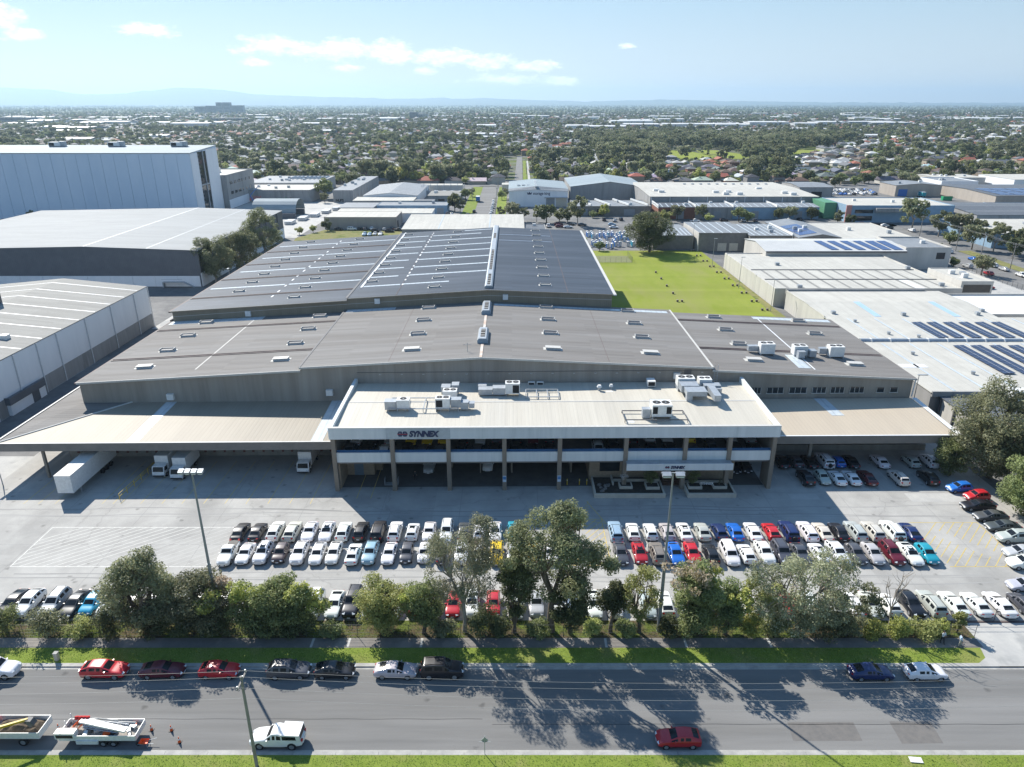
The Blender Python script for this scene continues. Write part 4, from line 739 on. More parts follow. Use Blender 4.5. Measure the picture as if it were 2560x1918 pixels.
shed('long narrow grey precast warehouse with black graffiti at its end', -112, -99.5, 457, 549, 7.3, 'wall_grey', 'roof_mid', 'flat', parapet=.15, units=8)
lw = [o for o in col.objects if o.get('label','').startswith('long narrow grey precast')][0]
me = text_mesh('NUBS', 2.2, flat('black_spray', (.03,.03,.03)), bold=.1, extrude=.01, name='graffiti', space=.85); part('graffiti', me, lw, (-110.6-lw.location.x, -.05, .5), (math.pi/2,0,0))
for k in range(8): b = MB(); y = 462+k*11; b.box(-99.49,-99.35,y,y+4,0,4.5); b.build('roller_door', M['door_grey'], lw)
shed('grey low-gabled warehouse with ribbed pale skylights left of the service street', -90.5, -57.5, 443.5, 506, 5.6, 'wall_white', 'roof_mid', 'gx', 1.6, -74.5, seams=9)
shed('flat white-roofed shed in front of the grey gabled warehouse', -93.5, -58, 427.7, 442.5, 4.6, 'wall_grey', 'roof_white', 'sk', .3)
shed('charcoal lean-to with a bright blue panel beside the white-roofed shed', -57.5, -46, 428, 436, 4.4, 'wall_dark', 'roof_char', 'flat', doors=((-56.5,-52,3.6,'teal'),), cat='building', name='lean_to')
T, zt = shed('long blue-grey workshop with dark bay openings left of the service street', -76, -36.5, 408, 424, 4.3, 'wall_bluepaint', 'roof_mid', 'flat', parapet=.25, units=2)
for k in range(7): b = MB(); x = -73.5+k*5.2; b.box(x,x+3.8,407.9,407.99,0,3.2); b.build('bay_opening', M['glass'] if k % 3 else M['door_grey'], T)
shed('plain grey flat-roofed shed left of the blue-grey workshop', -96, -76.5, 400, 421, 4.3, 'wall_grey', 'roof_mid', 'flat')
shed('pale-roofed long shed behind the beige warehouse', -92, -41.8, 376, 391, 4.7, 'wall_white', 'roof_white', 'sk', .35, doors=((-50,-46,3.4,'door_grey'),))
T, zt = shed('beige precast warehouse with pale roof facing the dry paddock', -92.6, -57, 355.3, 375, 5.7, 'wall_beige', 'roof_white', 'flat', parapet=.15)
b = MB(); b.box(-56.99,-56.9,358,361,0,3.6); b.build('roller_door', M['blk'], T)
shed('cream-roofed shed directly behind the long blue-grey roof', -49.5, 5.4, 322.5, 357, 5.2, 'wall_grey', 'roof_white', 'sk', 1.6, strips=2)
shed('small dark flat-roofed store beside the cream-roofed shed', 5.8, 15.3, 323.5, 339, 4.8, 'wall_grey', 'roof_char', 'flat', parapet=.3, cat='building', name='store', units=1)
T, zt = shed('flat grey depot by the electrical substation left of the service street', -52.5, -32.4, 454, 481, 4.3, 'wall_grey', 'roof_beige', 'flat', units=2, cat='building', name='depot', wins=((-46,-42,1,2.4),(-40,-36,1,2.4)))
shed('long white-roofed store beyond the electrical substation', -66, -35, 512, 522, 4.6, 'wall_pale', 'roof_white', 'flat', cat='building', name='store')
sub = thing('electrical_substation', 'grey steel frames and transformers of the small substation by the service street', 'substation', (-46, 492, 0))
for k in range(7):
    b = MB(); x = -60+k*4.6; b.tube((x,488,0),(x,488,7),.14,n=5); b.tube((x,500,0),(x,500,7),.14,n=5); b.tube((x,488,6.6),(x,500,6.6),.12,n=5); b.build('steel_frame', M['galv'], sub)
for k in range(5): b = MB(); x = -58+k*5.5; b.box(x,x+2.6,491,494.5,0,3.2); b.tube((x+.6,492,3.2),(x+.6,492,4.6),.15); b.tube((x+1.9,492,3.2),(x+1.9,492,4.6),.15); b.build('transformer', M['galv'], sub)
# ---- construction yard by the graffiti wall
sheet('building_site', rect(-165,-100,331,458), -.12, M['concrete_pale'])
D = thing('dome_shelter', 'white arched fabric shelter on shipping containers in the building yard', 'shelter', (-128, 392, 0))
b = MB(); n = 9; 
for i in range(n): a0, a1 = math.pi*i/n, math.pi*(i+1)/n; b.add([(-141,392+9*-math.cos(a0)+9,2.6+6.5*math.sin(a0)),(-117,392+9*-math.cos(a0)+9,2.6+6.5*math.sin(a0)),(-117,392+9*-math.cos(a1)+9,2.6+6.5*math.sin(a1)),(-141,392+9*-math.cos(a1)+9,2.6+6.5*math.sin(a1))], [(0,1,2,3)])
b.build('fabric_roof', M['roof_bluewhite'], D)
for y in (390.8, 408.2): b = MB(); b.box(-141,-117,y-1.2,y+1.2,0,2.6); b.build('container', M['wall_dark'], D)
for k in range(7):
    c = thing('precast_stack', None, None, (-118+k*3.1, 360+k*13, 0)); tag(c, 'stack of pale precast slabs, '+nth(k)+' along the yard drive from the near end', 'stack', 'precast slabs in the yard'); b = MB()
    for j in range(3): b = MB(); b.box(-2,2,-4,4,.1+j*.55,.5+j*.55); part('slab', b.mesh('slab', M['white_box']), c)
# ---- storage building
T = thing('storage_building', 'white storage building with crown logo and navy lettering beside the street', 'building', (16, 438, 0))
b = MB(); b.prism_y([(-1.8,-.15),(-1.8,9.1),(14.5,10.0),(33.5,9.0),(33.5,-.15)], 438, 485); b.build('wall', M['wall_white'], T)
b = MB(); roof_slab(b, -2.1, 10.0, 14.5, 11.6, 441, 485.5); roof_slab(b, 14.5, 11.6, 33.8, 10.0, 441, 485.5); b.build('roof', M['roof_bluewhite'], T)
b = MB(); b.add([(-2.1,437.6,9.1),(14.5,437.6,10.0),(33.8,437.6,9.0),(33.8,441,10.05),(14.5,441,11.65),(-2.1,441,10.05)], [(0,1,4,5),(1,2,3,4)]); b.build('grey_parapet', M['roof_mid'], T)
for i in range(6): b = MB(); b.obox((14.6,440+i*6,11.6),(1.6,2.2,.8)); b.build('ridge_cowl', M['white_box'], T)
for i in range(3): b = MB(); b.obox((4+i*3,452,11.2),(1.8,3,.4)); b.build('roof_hatch', M['galv'], T)
for xa, xb, m in ((20.5,25.6,'door_grey'),(26.4,33.0,'door_cream')): b = MB(); b.box(xa,xb,437.9,437.99,0,4.9); b.build('roller_door', M[m], T)
b = MB(); b.box(19.5,33.4,436.6,437.99,5.2,5.45); b.build('awning', M['galv'], T)
me = text_mesh('storage king', 2.35, M['navy'], bold=.03, name='sign_lettering'); o = part('sign_lettering', me, T, (12.6-16, -.08, 6.9), (math.pi/2,0,0)); o.scale.x = 10.2/max(v.co.x for v in me.vertices)
b = MB(); b.add([(9.3,0,7.0),(11.6,0,7.0),(12.0,0,8.5),(11.1,0,7.75),(10.45,0,8.7),(9.8,0,7.75),(8.9,0,8.5)], [(0,1,2,3),(0,3,5),(3,4,5),(0,5,6)]); part('crown_emblem', b.mesh('crown_emblem', M['navy']), T, (-16,-.08,0))
shed('white low store behind the storage building', -7, 12, 512, 524, 5.0, 'wall_pale', 'roof_white', 'flat', cat='building', name='store')
shed('grey concrete hall with raised pale clerestory roof right of the storage building', 37.2, 84.2, 465.8, 522, 8.6, 'wall_grey', 'roof_bluewhite', 'gx', 3.0, 62)
T, zt = shed('low grey workshop row with white sawtooth beams in front of the grey hall', 34, 77, 401, 428, 4.8, 'wall_block', 'roof_mid', 'flat', parapet=.3, units=4, doors=((38,42,3.6,'door_grey'),(47,51,3.6,'blk'),(62,68,3.4,'door_grey')))
for k in range(4): b = MB(); x = 38+k*10.5; b.obox((x+3,415,5.6),(.7,26,.9),rz=.22); b.build('roof_beam', M['white_box'], T)
T, zt = shed('very large cream-white flat-roofed warehouse in the middle distance', 77.5, 172, 409, 486, 9.2, 'wall_grey', 'roof_white', 'gy', .8, units=0)
for i, (fx, fy) in enumerate([(.43,.2),(.47,.1),(.51,.22),(.55,.09),(.84,.16),(.87,.08),(.08,.3),(.1,.22),(.75,.42)]):
    b = MB(); x = 77.5+94.5*fx; y = 409+77*fy; b.box(x-1.6,x+1.6,y-1.2,y+1.2,9.3,10.9); b.build('roof_unit', M['white_box'], T)
for k in range(11): b = MB(); x = 110+k*5.2; b.box(x-.8,x+.8,468,470,9.6,10.3); b.build('roof_vent', M['galv'], T)
for k in range(9): b = MB(); x = 78+k*10.5; b.box(x,x+.3,408.7,408.99,0,9.0); b.build('downpipe', M['white_sheet'], T)
shed('mid-grey sheds attached to the right end of the very large white warehouse', 188, 210, 479, 512, 6.8, 'wall_grey', 'roof_mid', 'gy', 1.0, doors=((196,203,4,'blk'),))
ux = [78.4,98.4,118.6,142,165]; uw = ['wall_brick','wall_grey','wall_bluepaint','wall_bluepaint']; ul = ['red brick workshop unit at the left end of the unit row','grey workshop unit with dark office window beside the brick one','blue workshop unit in the middle of the unit row','blue workshop unit at the right end of the unit row']
for i in range(4):
    T, zt = shed(ul[i], ux[i]+.1, ux[i+1]-.1, 389, 408.5, 6.0, uw[i], 'roof_mid' if i != 0 else 'roof_char', 'gy', .7, doors=((ux[i]+10,ux[i]+14,4,'door_grey'),), wins=((ux[i]+2.5,ux[i]+7,3.2,4.8),), strips=6, group='row of workshop units', units=1, cat='workshop', name='workshop')
    b = MB(); b.box(ux[i]-.05,ux[i]+.3,388.8,408.6,5.5,7.3); b.build('party_wall', M['white_box'], T)
# ---- behind the lawn
T, zt = shed('dark timber-fenced shed with striped roof behind the big lawn tree', 60, 77, 303.2, 333, 5.7, 'wall_block', 'roof_mid', 'gy', .6, strips=9)
T, zt = shed('grey blockwork unit with cream doors at the lawn corner', 78.4, 98.3, 299.5, 327.5, 7.1, 'wall_block', 'roof_mid', 'sk', .5, doors=((86.5,90.2,3.2,'door_cream'),(91.4,95,3.2,'door_cream')), strips=5)
b = MB(); b.box(78.2,98.5,299.2,299.49,7.0,7.6); b.build('parapet', M['wall_block'], T); b = MB(); b.box(78.1,78.39,299.2,327.6,-.1,7.6); b.build('side_parapet', M['wall_pale'], T)
T, zt = shed('grey blockwork unit with roof skylights right of the cream-doored unit', 98.6, 116, 296, 323, 6.9, 'wall_block', 'roof_mid', 'sk', .5, strips=7, units=3)
b = MB(); b.box(116,116.4,296,325,0,7.9); b.build('party_wall', M['white_box'], T)
T, zt = shed('gabled blockwork unit with blue solar roof beside the corner street', 116.6, 134, 290.5, 332, 7.0, 'wall_block', 'roof_mid', 'gx', 1.4, 126, units=3)
for k in range(3): b = MB(); xa, xb = 118.2, 125.2; y = 294+k*8; b.add([(xa,y,zt(xa,0)+.12),(xb,y,zt(xb,0)+.12),(xb,y+7,zt(xb,0)+.12),(xa,y+7,zt(xa,0)+.12)], [(0,1,2,3)]); b.build('solar_panel', M['solar_blue'], T)
T, zt = shed('white flat-roofed corner building by the side street', 134.5, 166, 292, 334, 6.2, 'wall_pale', 'roof_white', 'flat', parapet=.3, units=2)
T, zt = shed('white vaulted roof warehouse carrying blue solar rows', 94, 146, 262.5, 288, 7.0, 'wall_pale', 'roof_white_y', 'gy', 1.5)
for k in range(4):
    for j in range(1): b = MB(); x = 118.5+k*5.0; b.add([(x,263.6,7.45),(x+3.0,263.6,7.45),(x+.4,274.5,8.75),(x-2.6,274.5,8.75)], [(0,1,2,3)]); b.build('solar_panel', M['solar_blue'], T)
for k in range(2): b = MB(); x = 137.5+k*4.4; b.add([(x,263.6,7.45),(x+3.4,263.6,7.45),(x+1.4,274.5,8.75),(x-2.0,274.5,8.75)], [(0,1,2,3)]); b.build('solar_panel', M['solar_blue'], T)
b = MB(); b.box(94,146,261.9,262.2,6.6,7.1); b.build('gutter', M['trim_dark'], T)
T, zt = shed('pale concrete front office with one dark window beside the solar warehouse', 146.4, 163.4, 264, 287, 7.6, 'wall_pale', 'roof_mid', 'flat', parapet=.6, wins=((158.2,161.4,3.8,6.2),), units=1, cat='building', name='office_building')
# ---- right: row of white roofed warehouses
def solar_row(T, x, y0, y1, z, w, slant, m='solar', n=8):
    for i in range(n):
        ya = y0+(y1-y0)*i/n; yb = y0+(y1-y0)*(i+.94)/n
        b = MB(); b.add([(x,ya,z),(x+w,ya,z+slant),(x+w,yb,z+slant),(x,yb,z)]+[(x,ya,z-.06),(x+w,ya,z+slant-.06),(x+w,yb,z+slant-.06),(x,yb,z-.06)], [(0,1,2,3),(4,5,1,0),(5,6,2,1),(6,7,3,2),(7,4,0,3)]); b.build('solar_panel', M[m], T)
    b = MB(); b.add([(x+w*.48,y0,z+slant*.5+.012),(x+w*.52,y0,z+slant*.5+.012),(x+w*.52,y1,z+slant*.5+.012),(x+w*.48,y1,z+slant*.5+.012)], [(0,1,2,3)]); b.build('panel_gap', M['solar_edge'], T)
T, zt = shed('white-roofed warehouse with pale tilt-up side wall along the lawn', 80.2, 137, 211.5, 266.5, 5.3, 'wall_pale', 'roof_white', 'flat', parapet=.35)
for k in range(8):
    b = MB(); y = 211.6+k*6.85; b.box(80.0,80.19,y+.04,y+6.81,-.1,5.6); b.build('wall_panel', M['wall_pale'], T)
for y in (224,238): b = MB(); b.box(81,136,y,y+.35,5.39,5.6); b.build('box_gutter', M['trim_dark'], T)
for k in range(11): b = MB(); x = 84+k*4.8; b.box(x,x+.9,212.5,223.6,5.382,5.40); b.build('skylight_strip', M['roof_beige'], T)
for k in range(11): b = MB(); x = 84+k*4.8; b.box(x,x+.9,224.8,237.6,5.382,5.40); b.build('skylight_strip', M['roof_beige'], T)
b = MB(); b.box(123.5,126.3,212.5,223.6,5.401,5.42); b.build('new_roof_sheet', M['white_sheet'], T)
for x, y in ((88,213.2),(92.5,246),(133,216),(135,240)): b = MB(); b.box(x-.7,x+.7,y-.5,y+.5,5.4,6.3); b.build('roof_unit', M['galv'], T)
T, zt = shed('two-storey dark glazed office at the street end of the lawn-side warehouse', 137.2, 147, 213, 232, 7.2, 'wall_pale', 'roof_white', 'flat', parapet=.3, cat='building', name='office_building', wins=((138,146.4,.4,3.2),(138,146.4,4.0,6.4)), units=3)
T, zt = shed('white-roofed warehouse with blue translucent sheets, second from the big lawn', 82.6, 128, 180.8, 208.8, 5.3, 'wall_pale', 'roof_white', 'gy', .5)
for x in (96,117): b = MB(); b.add([(x,181.4,5.49),(x+1.8,181.4,5.49),(x+1.8,194.7,5.98),(x,194.7,5.98)], [(0,1,2,3)]); b.build('blue_sheet', mat('pale_blue_sheet', (.40,.55,.70), (.36,.51,.66), .6, .4) if x == 96 else bpy.data.materials['pale_blue_sheet'], T)
for x, y in ((86,184),(104,182.5),(124,183),(127,186)): b = MB(); b.box(x-.5,x+.5,y-.5,y+.5,5.5,6.3); b.build('roof_unit', M['galv'], T)
for y0 in (181,): b = MB(); b.box(82.4,82.59,181,208.6,-.1,5.8); b.build('side_panel', M['wall_pale'], T)
b = MB(); b.box(82.4,124,208.9,209.4,4.6,6.0); b.build('parapet', M['wall_grey'], T)
shed('bright white flat annex in front of the blue-sheeted warehouse', 128.3, 160, 184, 206, 4.8, 'wall_pale', 'white_sheet', 'flat', parapet=.6, units=3, cat='building', name='annex')
T, zt = shed('white-roofed warehouse carrying six dark solar rows, third from the lawn', 82.6, 150, 161.6, 180.6, 5.3, 'wall_pale', 'roof_white', 'flat', strips=9)
for k, x in enumerate((102.5,106.3,110.5,114.5,118.6,122.8)): solar_row(T, x, 162.6 if k != 9 else 170, 175.6, 5.72, 2.3, .12)
for x, y in ((88.5,176.5),(92,166),(98,163.5)): b = MB(); b.tube((x,y,5.3),(x,y,6.1),.35,.45,n=8); b.build('roof_cowl', M['galv'], T)
b = MB(); b.prism_x([(160.0,5.0),(160.0,5.6),(160.4,6.0),(161.2,6.0),(161.6,5.6),(161.6,5.0)], 82.6, 150); b.build('box_gutter', M['galv'], T)
for k in range(15): b = MB(); x = 85+k*4.5; b.prism_x([(159.9,5.2),(159.9,5.65),(160.35,6.08),(161.25,6.08),(161.7,5.65),(161.7,5.2)], x, x+.3); b.build('gutter_strap', M['white_box'], T)
T, zt = shed('white-roofed warehouse with four dark solar rows, nearest the dark flat annex', 82.0, 150, 128.6, 159.8, 5.3, 'wall_grey', 'roof_white', 'flat', strips=10)
for x in (102.3,106.3,110.7,115.0,119.5): solar_row(T, x, 138.2, 156.8, 5.72, 2.4, .12, n=10)
for x, y in ((90,151),(96,138.5)): b = MB(); b.tube((x,y,5.3),(x,y,6.1),.35,.45,n=8); b.build('roof_cowl', M['galv'], T)
b = MB(); b.box(83.5,89,142.4,144.6,5.46,5.49); b.build('new_roof_sheet', M['white_sheet'], T)
b = MB(); b.box(82,150,128.2,128.58,4.6,5.7); b.build('parapet', M['wall_grey'], T)
T, zt = shed('dark flat-roofed annex with striped pale side wall behind the roadside trees', 83.6, 118, 108, 128.0, 4.6, 'wall_pale', 'roof_char', 'flat', cat='building', name='annex')
for k in range(5): b = MB(); y = 109+k*4.6; b.box(83.3,83.59,y-.16,y+.16,0,4.7); b.build('pilaster', M['trim_dark'], T)
ac_unit('large white twin-louvre condenser on the dark flat-roofed annex', 97.2, 125.5, 4.75, 4.2, 2.0, 2.0, 0, 'front', .5)
ac_unit('small white condenser beside the large one on the dark annex roof', 95.6, 120.8, 4.75, 1.3, 1.1, 1.0, 1, None, .2)
# ---- further right
T, zt = shed('tan brick factory with grey side wall behind the crowded car yard', 256, 286.5, 488.6, 511, 7.0, 'wall_beige', 'roof_mid', 'gx', 1.2, 272, units=2, doors=((258,264,4.5,'blue'),))
T, zt = shed('blue-grey office with pink corner post and white roof on the corner street', 174.6, 230, 377, 411, 8.2, 'wall_bluepaint', 'roof_white', 'flat', parapet=.4, units=3, cat='building', name='office_building', wins=((178.5,188,4.6,6.4),(178.5,188,.8,3.2)))
b = MB(); b.box(173.6,176.4,376.4,376.99,0,8.8); b.build('corner_post', flat('salmon_paint', (.60,.28,.24)), T); b = MB(); b.box(188.5,206,374.6,376.98,5.4,7.4); b.build('awning', M['wall_grey'], T)
b = MB(); b.box(168,174.3,390,411,0,8.4); b.build('green_wall', M['green'], T)
T, zt = shed('wide factory with glossy blue solar-covered roof at the right', 292, 360, 440, 505, 5.8, 'wall_beige', 'roof_char', 'gy', 1.0, units=2)
for i in range(6):
    for j in range(4): b = MB(); x = 297+i*9.5; y = 444+j*7; b.add([(x,y,zt(x,y)+.15),(x+8.6,y,zt(x,y)+.15),(x+8.6,y+6,zt(x,y+6)+.15),(x,y+6,zt(x,y+6)+.15)], [(0,1,2,3)]); b.build('solar_panel', M['solar_blue'], T)
shed('charcoal roofed warehouse in front of the blue-roofed factory', 233, 300, 362, 410, 5.8, 'wall_grey', 'roof_char', 'gy', 1.2, seams=3)
shed('cream flat warehouse behind the roadside gum trees', 206, 300, 306, 347, 6.0, 'wall_bluepaint', 'roof_white', 'flat', units=2)
shed('white box warehouse with stepped parapet near the houses', 304, 330, 520, 550, 6.2, 'wall_white', 'roof_mid', 'flat', parapet=.5, units=3)
shed('long white and green warehouse with roof tanks near the houses', 318, 355, 552, 580, 6.0, 'wall_pale', 'roof_white', 'flat', units=5)
shed('big white warehouse at the right edge near the houses', 358, 420, 524, 566, 7.2, 'wall_white', 'roof_white', 'flat')
shed('blue and white workshop with angled parapet at the right edge', 264, 300, 388, 408, 5.6, 'wall_bluepaint', 'roof_white', 'flat', parapet=.6)
shed('small white store with teal roof patch beside the dark tractor yard', 205, 232, 425, 440, 4.5, 'wall_white', 'roof_white', 'flat', cat='building', name='store')
# ================================================================= CARS
M['paint'] = mat_objcolor('car_paint', .38, coat=.5, mottle=.10, scale=2.2, spec=.45); M['tyre'] = flat('tyre_rubber', (.018,.018,.02), .85); M['rim'] = flat('alloy_rim', (.42,.43,.45), .35, .6)
M['cglass'] = mat('car_glass', (.008,.010,.012), (.016,.02,.024), 1.5, .12, spec=.28); M['plastic'] = flat('black_plastic', (.022,.022,.025), .6); M['lamp'] = flat('headlamp_lens', (.75,.78,.80), .1, spec=.8); M['tail'] = flat('tail_lamp_lens', (.42,.015,.015), .2); M['plate'] = flat('number_plate', (.72,.74,.78), .4)
COL = {'w':(.80,.80,.79),'s':(.46,.47,.47),'k':(.016,.016,.02),'g':(.075,.08,.09),'b':(.015,.14,.52),'n':(.015,.03,.12),'r':(.50,.018,.03),'m':(.12,.012,.025),'m2':(.10,.02,.02),'y':(.85,.55,.015),'t':(.02,.30,.42),'l':(.30,.43,.56),'l2':(.03,.38,.62),'c':(.62,.59,.52),'p':(.085,.065,.065),'o':(.22,.19,.17),'q':(.42,.015,.025),'d':(.05,.09,.10)}
CN = {'w':'white','s':'silver','k':'black','g':'charcoal','b':'bright blue','n':'navy blue','r':'red','m':'maroon','m2':'dark brown','y':'yellow','t':'teal','l':'pale blue','l2':'sky blue','c':'cream','p':'dark brown','o':'taupe','q':'red','d':'dark green'}
TN = {'s':'sedan','h':'hatchback','u':'SUV','x':'four-wheel drive with spare wheel','t':'utility','v':'people mover'}
SPEC = {  # stations along x (tail to nose), top height, half width, belt height, wheel x, wheel radius
 's': ([-2.38,-2.30,-1.88,-.98,-.42,.10,1.10,1.58,2.08,2.30,2.38],[.62,.97,1.04,1.37,1.45,1.42,1.01,.94,.83,.66,.5],.905,.93,(-1.36,1.40),.325),
 'h': ([-2.10,-2.04,-1.94,-1.36,-.6,.05,1.02,1.45,1.86,2.05,2.10],[.62,1.0,1.10,1.43,1.50,1.46,1.04,.97,.86,.68,.5],.885,.95,(-1.22,1.30),.315),
 'u': ([-2.30,-2.24,-2.15,-1.62,-.6,.08,1.08,1.55,2.04,2.25,2.30],[.75,1.12,1.22,1.60,1.68,1.64,1.16,1.10,1.0,.82,.6],.925,1.08,(-1.34,1.36),.36),
 'x': ([-2.40,-2.36,-2.30,-2.04,-.7,.22,1.0,1.5,2.1,2.34,2.40],[.85,1.25,1.35,1.80,1.87,1.84,1.28,1.20,1.12,.95,.7],.945,1.16,(-1.42,1.40),.40),
 'v': ([-2.42,-2.38,-2.26,-2.0,-.7,.55,1.35,1.75,2.15,2.36,2.42],[.8,1.25,1.35,1.68,1.76,1.68,1.12,1.02,.9,.72,.55],.93,1.06,(-1.45,1.50),.34),
 't': ([-2.62,-2.60,-.95,-.72,-.2,.30,.98,1.55,2.2,2.52,2.62],[1.0,1.04,1.08,1.62,1.76,1.73,1.20,1.12,1.02,.84,.6],.93,1.08,(-1.58,1.56),.38),
}
def _var(k, **ch):
    X, Z, W, belt, wx, wr = SPEC[k]; X, Z = list(X), list(Z)
    for i, v in ch.get('X', {}).items(): X[i] = v
    for i, v in ch.get('Z', {}).items(): Z[i] = v
    q = ch.get('sx', 1.0); return ([x*q for x in X], Z, W*ch.get('sw', 1.0), belt+ch.get('db', 0), tuple(x*q for x in wx), wr+ch.get('dr', 0))
SPEC['s2'] = _var('s', X={2:-2.02,3:-.80}, Z={2:1.09,3:1.36,4:1.42,5:1.40}, sx=1.02, db=.02, dr=.01); SPEC['s3'] = _var('s', X={5:.18,6:1.0}, Z={2:1.06,3:1.40,4:1.48}, sx=.96)
SPEC['h2'] = _var('h', X={3:-1.52,5:.15}, Z={3:1.48,4:1.54,5:1.50}, sx=.92, sw=.96); SPEC['h3'] = _var('h', X={2:-2.0,3:-1.1}, Z={3:1.40,4:1.45,5:1.43}, sx=1.03, db=.02)
SPEC['u2'] = _var('u', X={3:-1.25}, Z={3:1.56,4:1.62,5:1.60}, sx=1.02, dr=.02); SPEC['u3'] = _var('u', X={3:-1.85}, Z={3:1.66,4:1.74,5:1.70}, sx=1.04, sw=1.01)
VARS = {'s':['s','s2','s3'],'h':['h','h2','h3'],'u':['u','u2','u3']}
def car_meshes(key):
    """control cage of the body, subdivided once; the panes are the cage's own glazed faces cut out as parts"""
    X, Z, W, belt, wx, wr = SPEC[key]; k0 = key; key = key[0]; n0 = len(X); base = []
    for i in range(n0):
        e = [.80,.91,.985,1,1,1,1,.99,.955,.88,.74][i]; w = W*e*.985; zb = [.42,.30,.22,.2,.2,.2,.2,.2,.22,.28,.36][i]
        wt = w*([.84,.88,.80,.70,.72,.72,.80,.86,.87,.84,.80][i] if key not in 'xt' else [.92,.92,.86,.80,.80,.79,.84,.88,.88,.86,.84][i])
        if key == 't' and i < 2: wt = w*.95
        zt = Z[i]+(.02 if 2 < i < 6 else 0); bz = min(belt, zt-.06); a, d = (w*.97,bz), (wt,zt-.035); lp = lambda t: (a[0]+(d[0]-a[0])*t, a[1]+(d[1]-a[1])*t)
        base.append((X[i], [(w*.86,zb),(w*.99,zb+.12),(w*1.005,zb+.14+(bz-zb-.14)*.55),a,lp(.05),lp(.92),d,(wt*.93,zt-.015),(wt*.5,zt),(0,zt+.012)]))
    def mixs(i, t): (xa, pa), (xb_, pb_) = base[i], base[i+1]; return (xa+(xb_-xa)*t, [(p[0]+(q[0]-p[0])*t, p[1]+(q[1]-p[1])*t) for p, q in zip(pa, pb_)])
    xb = (X[3]+X[5])/2+.08; tb_ = (xb-X[4])/(X[5]-X[4]); ib = 4
    if tb_ < 0: ib = 3; tb_ = (xb-X[3])/(X[4]-X[3])
    dt = .05/(X[ib+1]-X[ib]); ST = []; tagx = []
    for i in range(n0):
        ST.append(base[i])
        if i == 2: ST += [mixs(2,.05), mixs(2,.97)]
        if i == 5: ST += [mixs(5,.03), mixs(5,.96)]
        if i == ib: ST += [mixs(ib, max(.05,tb_-dt)), mixs(ib, min(.95,tb_+dt))]
    n = len(ST); k = 10; m = 2*k-1; V = []; Fc = []; Mt = []
    for x, p in ST: V += [(x,y,z) for y, z in p]+[(x,-y,z) for y, z in p[-2::-1]]
    xr0, xr1 = mixs(2,.05)[0], mixs(2,.97)[0]; xf0, xf1 = mixs(5,.03)[0], mixs(5,.96)[0]; xba, xbb = mixs(ib, max(.05,tb_-dt))[0], mixs(ib, min(.95,tb_+dt))[0]; xq = X[2]+.55*(X[3]-X[2])
    for i in range(n-1):
        xa, xc = ST[i][0], ST[i+1][0]; xm = (xa+xc)/2
        for j in range(m-1):
            jj = j if j < k-1 else 2*k-3-j; sd = 0 if j < k-1 else 1; t = 0
            if jj == 0: t = 1
            elif jj in (7,8) and xr0-.001 < xm < xr1+.001: t = 3
            elif jj in (7,8) and xf0-.001 < xm < xf1+.001: t = 2
            elif jj == 4 and X[3]-.001 < xm < xba: t = 5+2*sd
            elif jj == 4 and xbb < xm < X[5]+.001: t = 4+2*sd
            elif jj == 4 and xf0-.001 < xm < xf1 : t = 4+2*sd
            elif jj == 4 and xr0 < xm < xr1 and key in 'uvx': t = 5+2*sd
            Fc.append((i*m+j,i*m+j+1,(i+1)*m+j+1,(i+1)*m+j)); Mt.append(t)
    Fc.append(tuple(range(m-1,-1,-1))); Mt.append(0); Fc.append(tuple((n-1)*m+j for j in range(m))); Mt.append(0)
    me = bpy.data.meshes.new('cage'); me.from_pydata(V, [], Fc)
    for q in range(8): me.materials.append(None)
    me.polygons.foreach_set('material_index', Mt); o = bpy.data.objects.new('cage', me); link(o); sm = o.modifiers.new('s','SUBSURF'); sm.levels = 1
    ev = bpy.data.meshes.new_from_object(o.evaluated_get(bpy.context.evaluated_depsgraph_get())); bpy.data.objects.remove(o)
    co = [tuple(v.co) for v in ev.vertices]; R = {}
    names = {2:'windscreen',3:'rear_window',4:'front_side_window',5:'rear_side_window'}
    for t in (0,2,3,4,5):
        b = MB(); mp = {}
        for p in ev.polygons:
            if p.material_index == t or (t == 0 and p.material_index == 1):
                f = []
                for vi in p.vertices:
                    if vi not in mp: mp[vi] = len(b.v); b.v.append(co[vi])
                    f.append(mp[vi])
                b.f.append(tuple(f)); b.m.append(1 if p.material_index == 1 else 0)
        R['body' if t == 0 else names[t]] = b
    b = R['body']; z9 = Z[9]
    b.box(X[-1]-.16,X[-1]-.012,-W*.42,W*.42,.36,.56,1)
    for x in wx:
        for s in (-1,1): b.tube((x,s*(W-.3),wr+.01),(x,s*(W*.965+.002),wr+.01),wr+.055,n=16,m=1)
    if key == 't': b.add([(X[0]+.15,-W*.76,1.075),(X[2]-.12,-W*.76,1.10),(X[2]-.12,W*.76,1.10),(X[0]+.15,W*.76,1.075)], [(0,1,2,3)], 1)
    if k0 in ('u','u3','x'):
        for s in (-1,1): b.tube((X[3]+.1,s*W*.58,Z[4]+.03),(X[5]-.1,s*W*.58,Z[4]+.02),.03,n=4,m=1)
    if key == 'x': b.tube((X[0]+.05,0,1.02),(X[0]-.2,0,1.02),.36,n=12,m=1)
    for s in (-1,1): b.obox((X[5]+.45, s*(W+.02), belt+.08), (.12,.2,.13), m=0)
    hl = MB(); hl.obox((X[9]-.10, W*.62, Z[9]-.02), (.30,.30,.12), ry=.45, rz=.35); R['headlight'] = hl
    tl = MB(); tl.obox((X[1]+.035, W*.66, belt-.10), (.14,.26,.13 if key in 'sh' else .26), rz=-.25); R['tail_light'] = tl
    return R
def mir(mb): q = MB(); q.v = [(x,-y,z) for x,y,z in mb.v]; q.f = [tuple(reversed(f)) for f in mb.f]; q.m = list(mb.m); return q
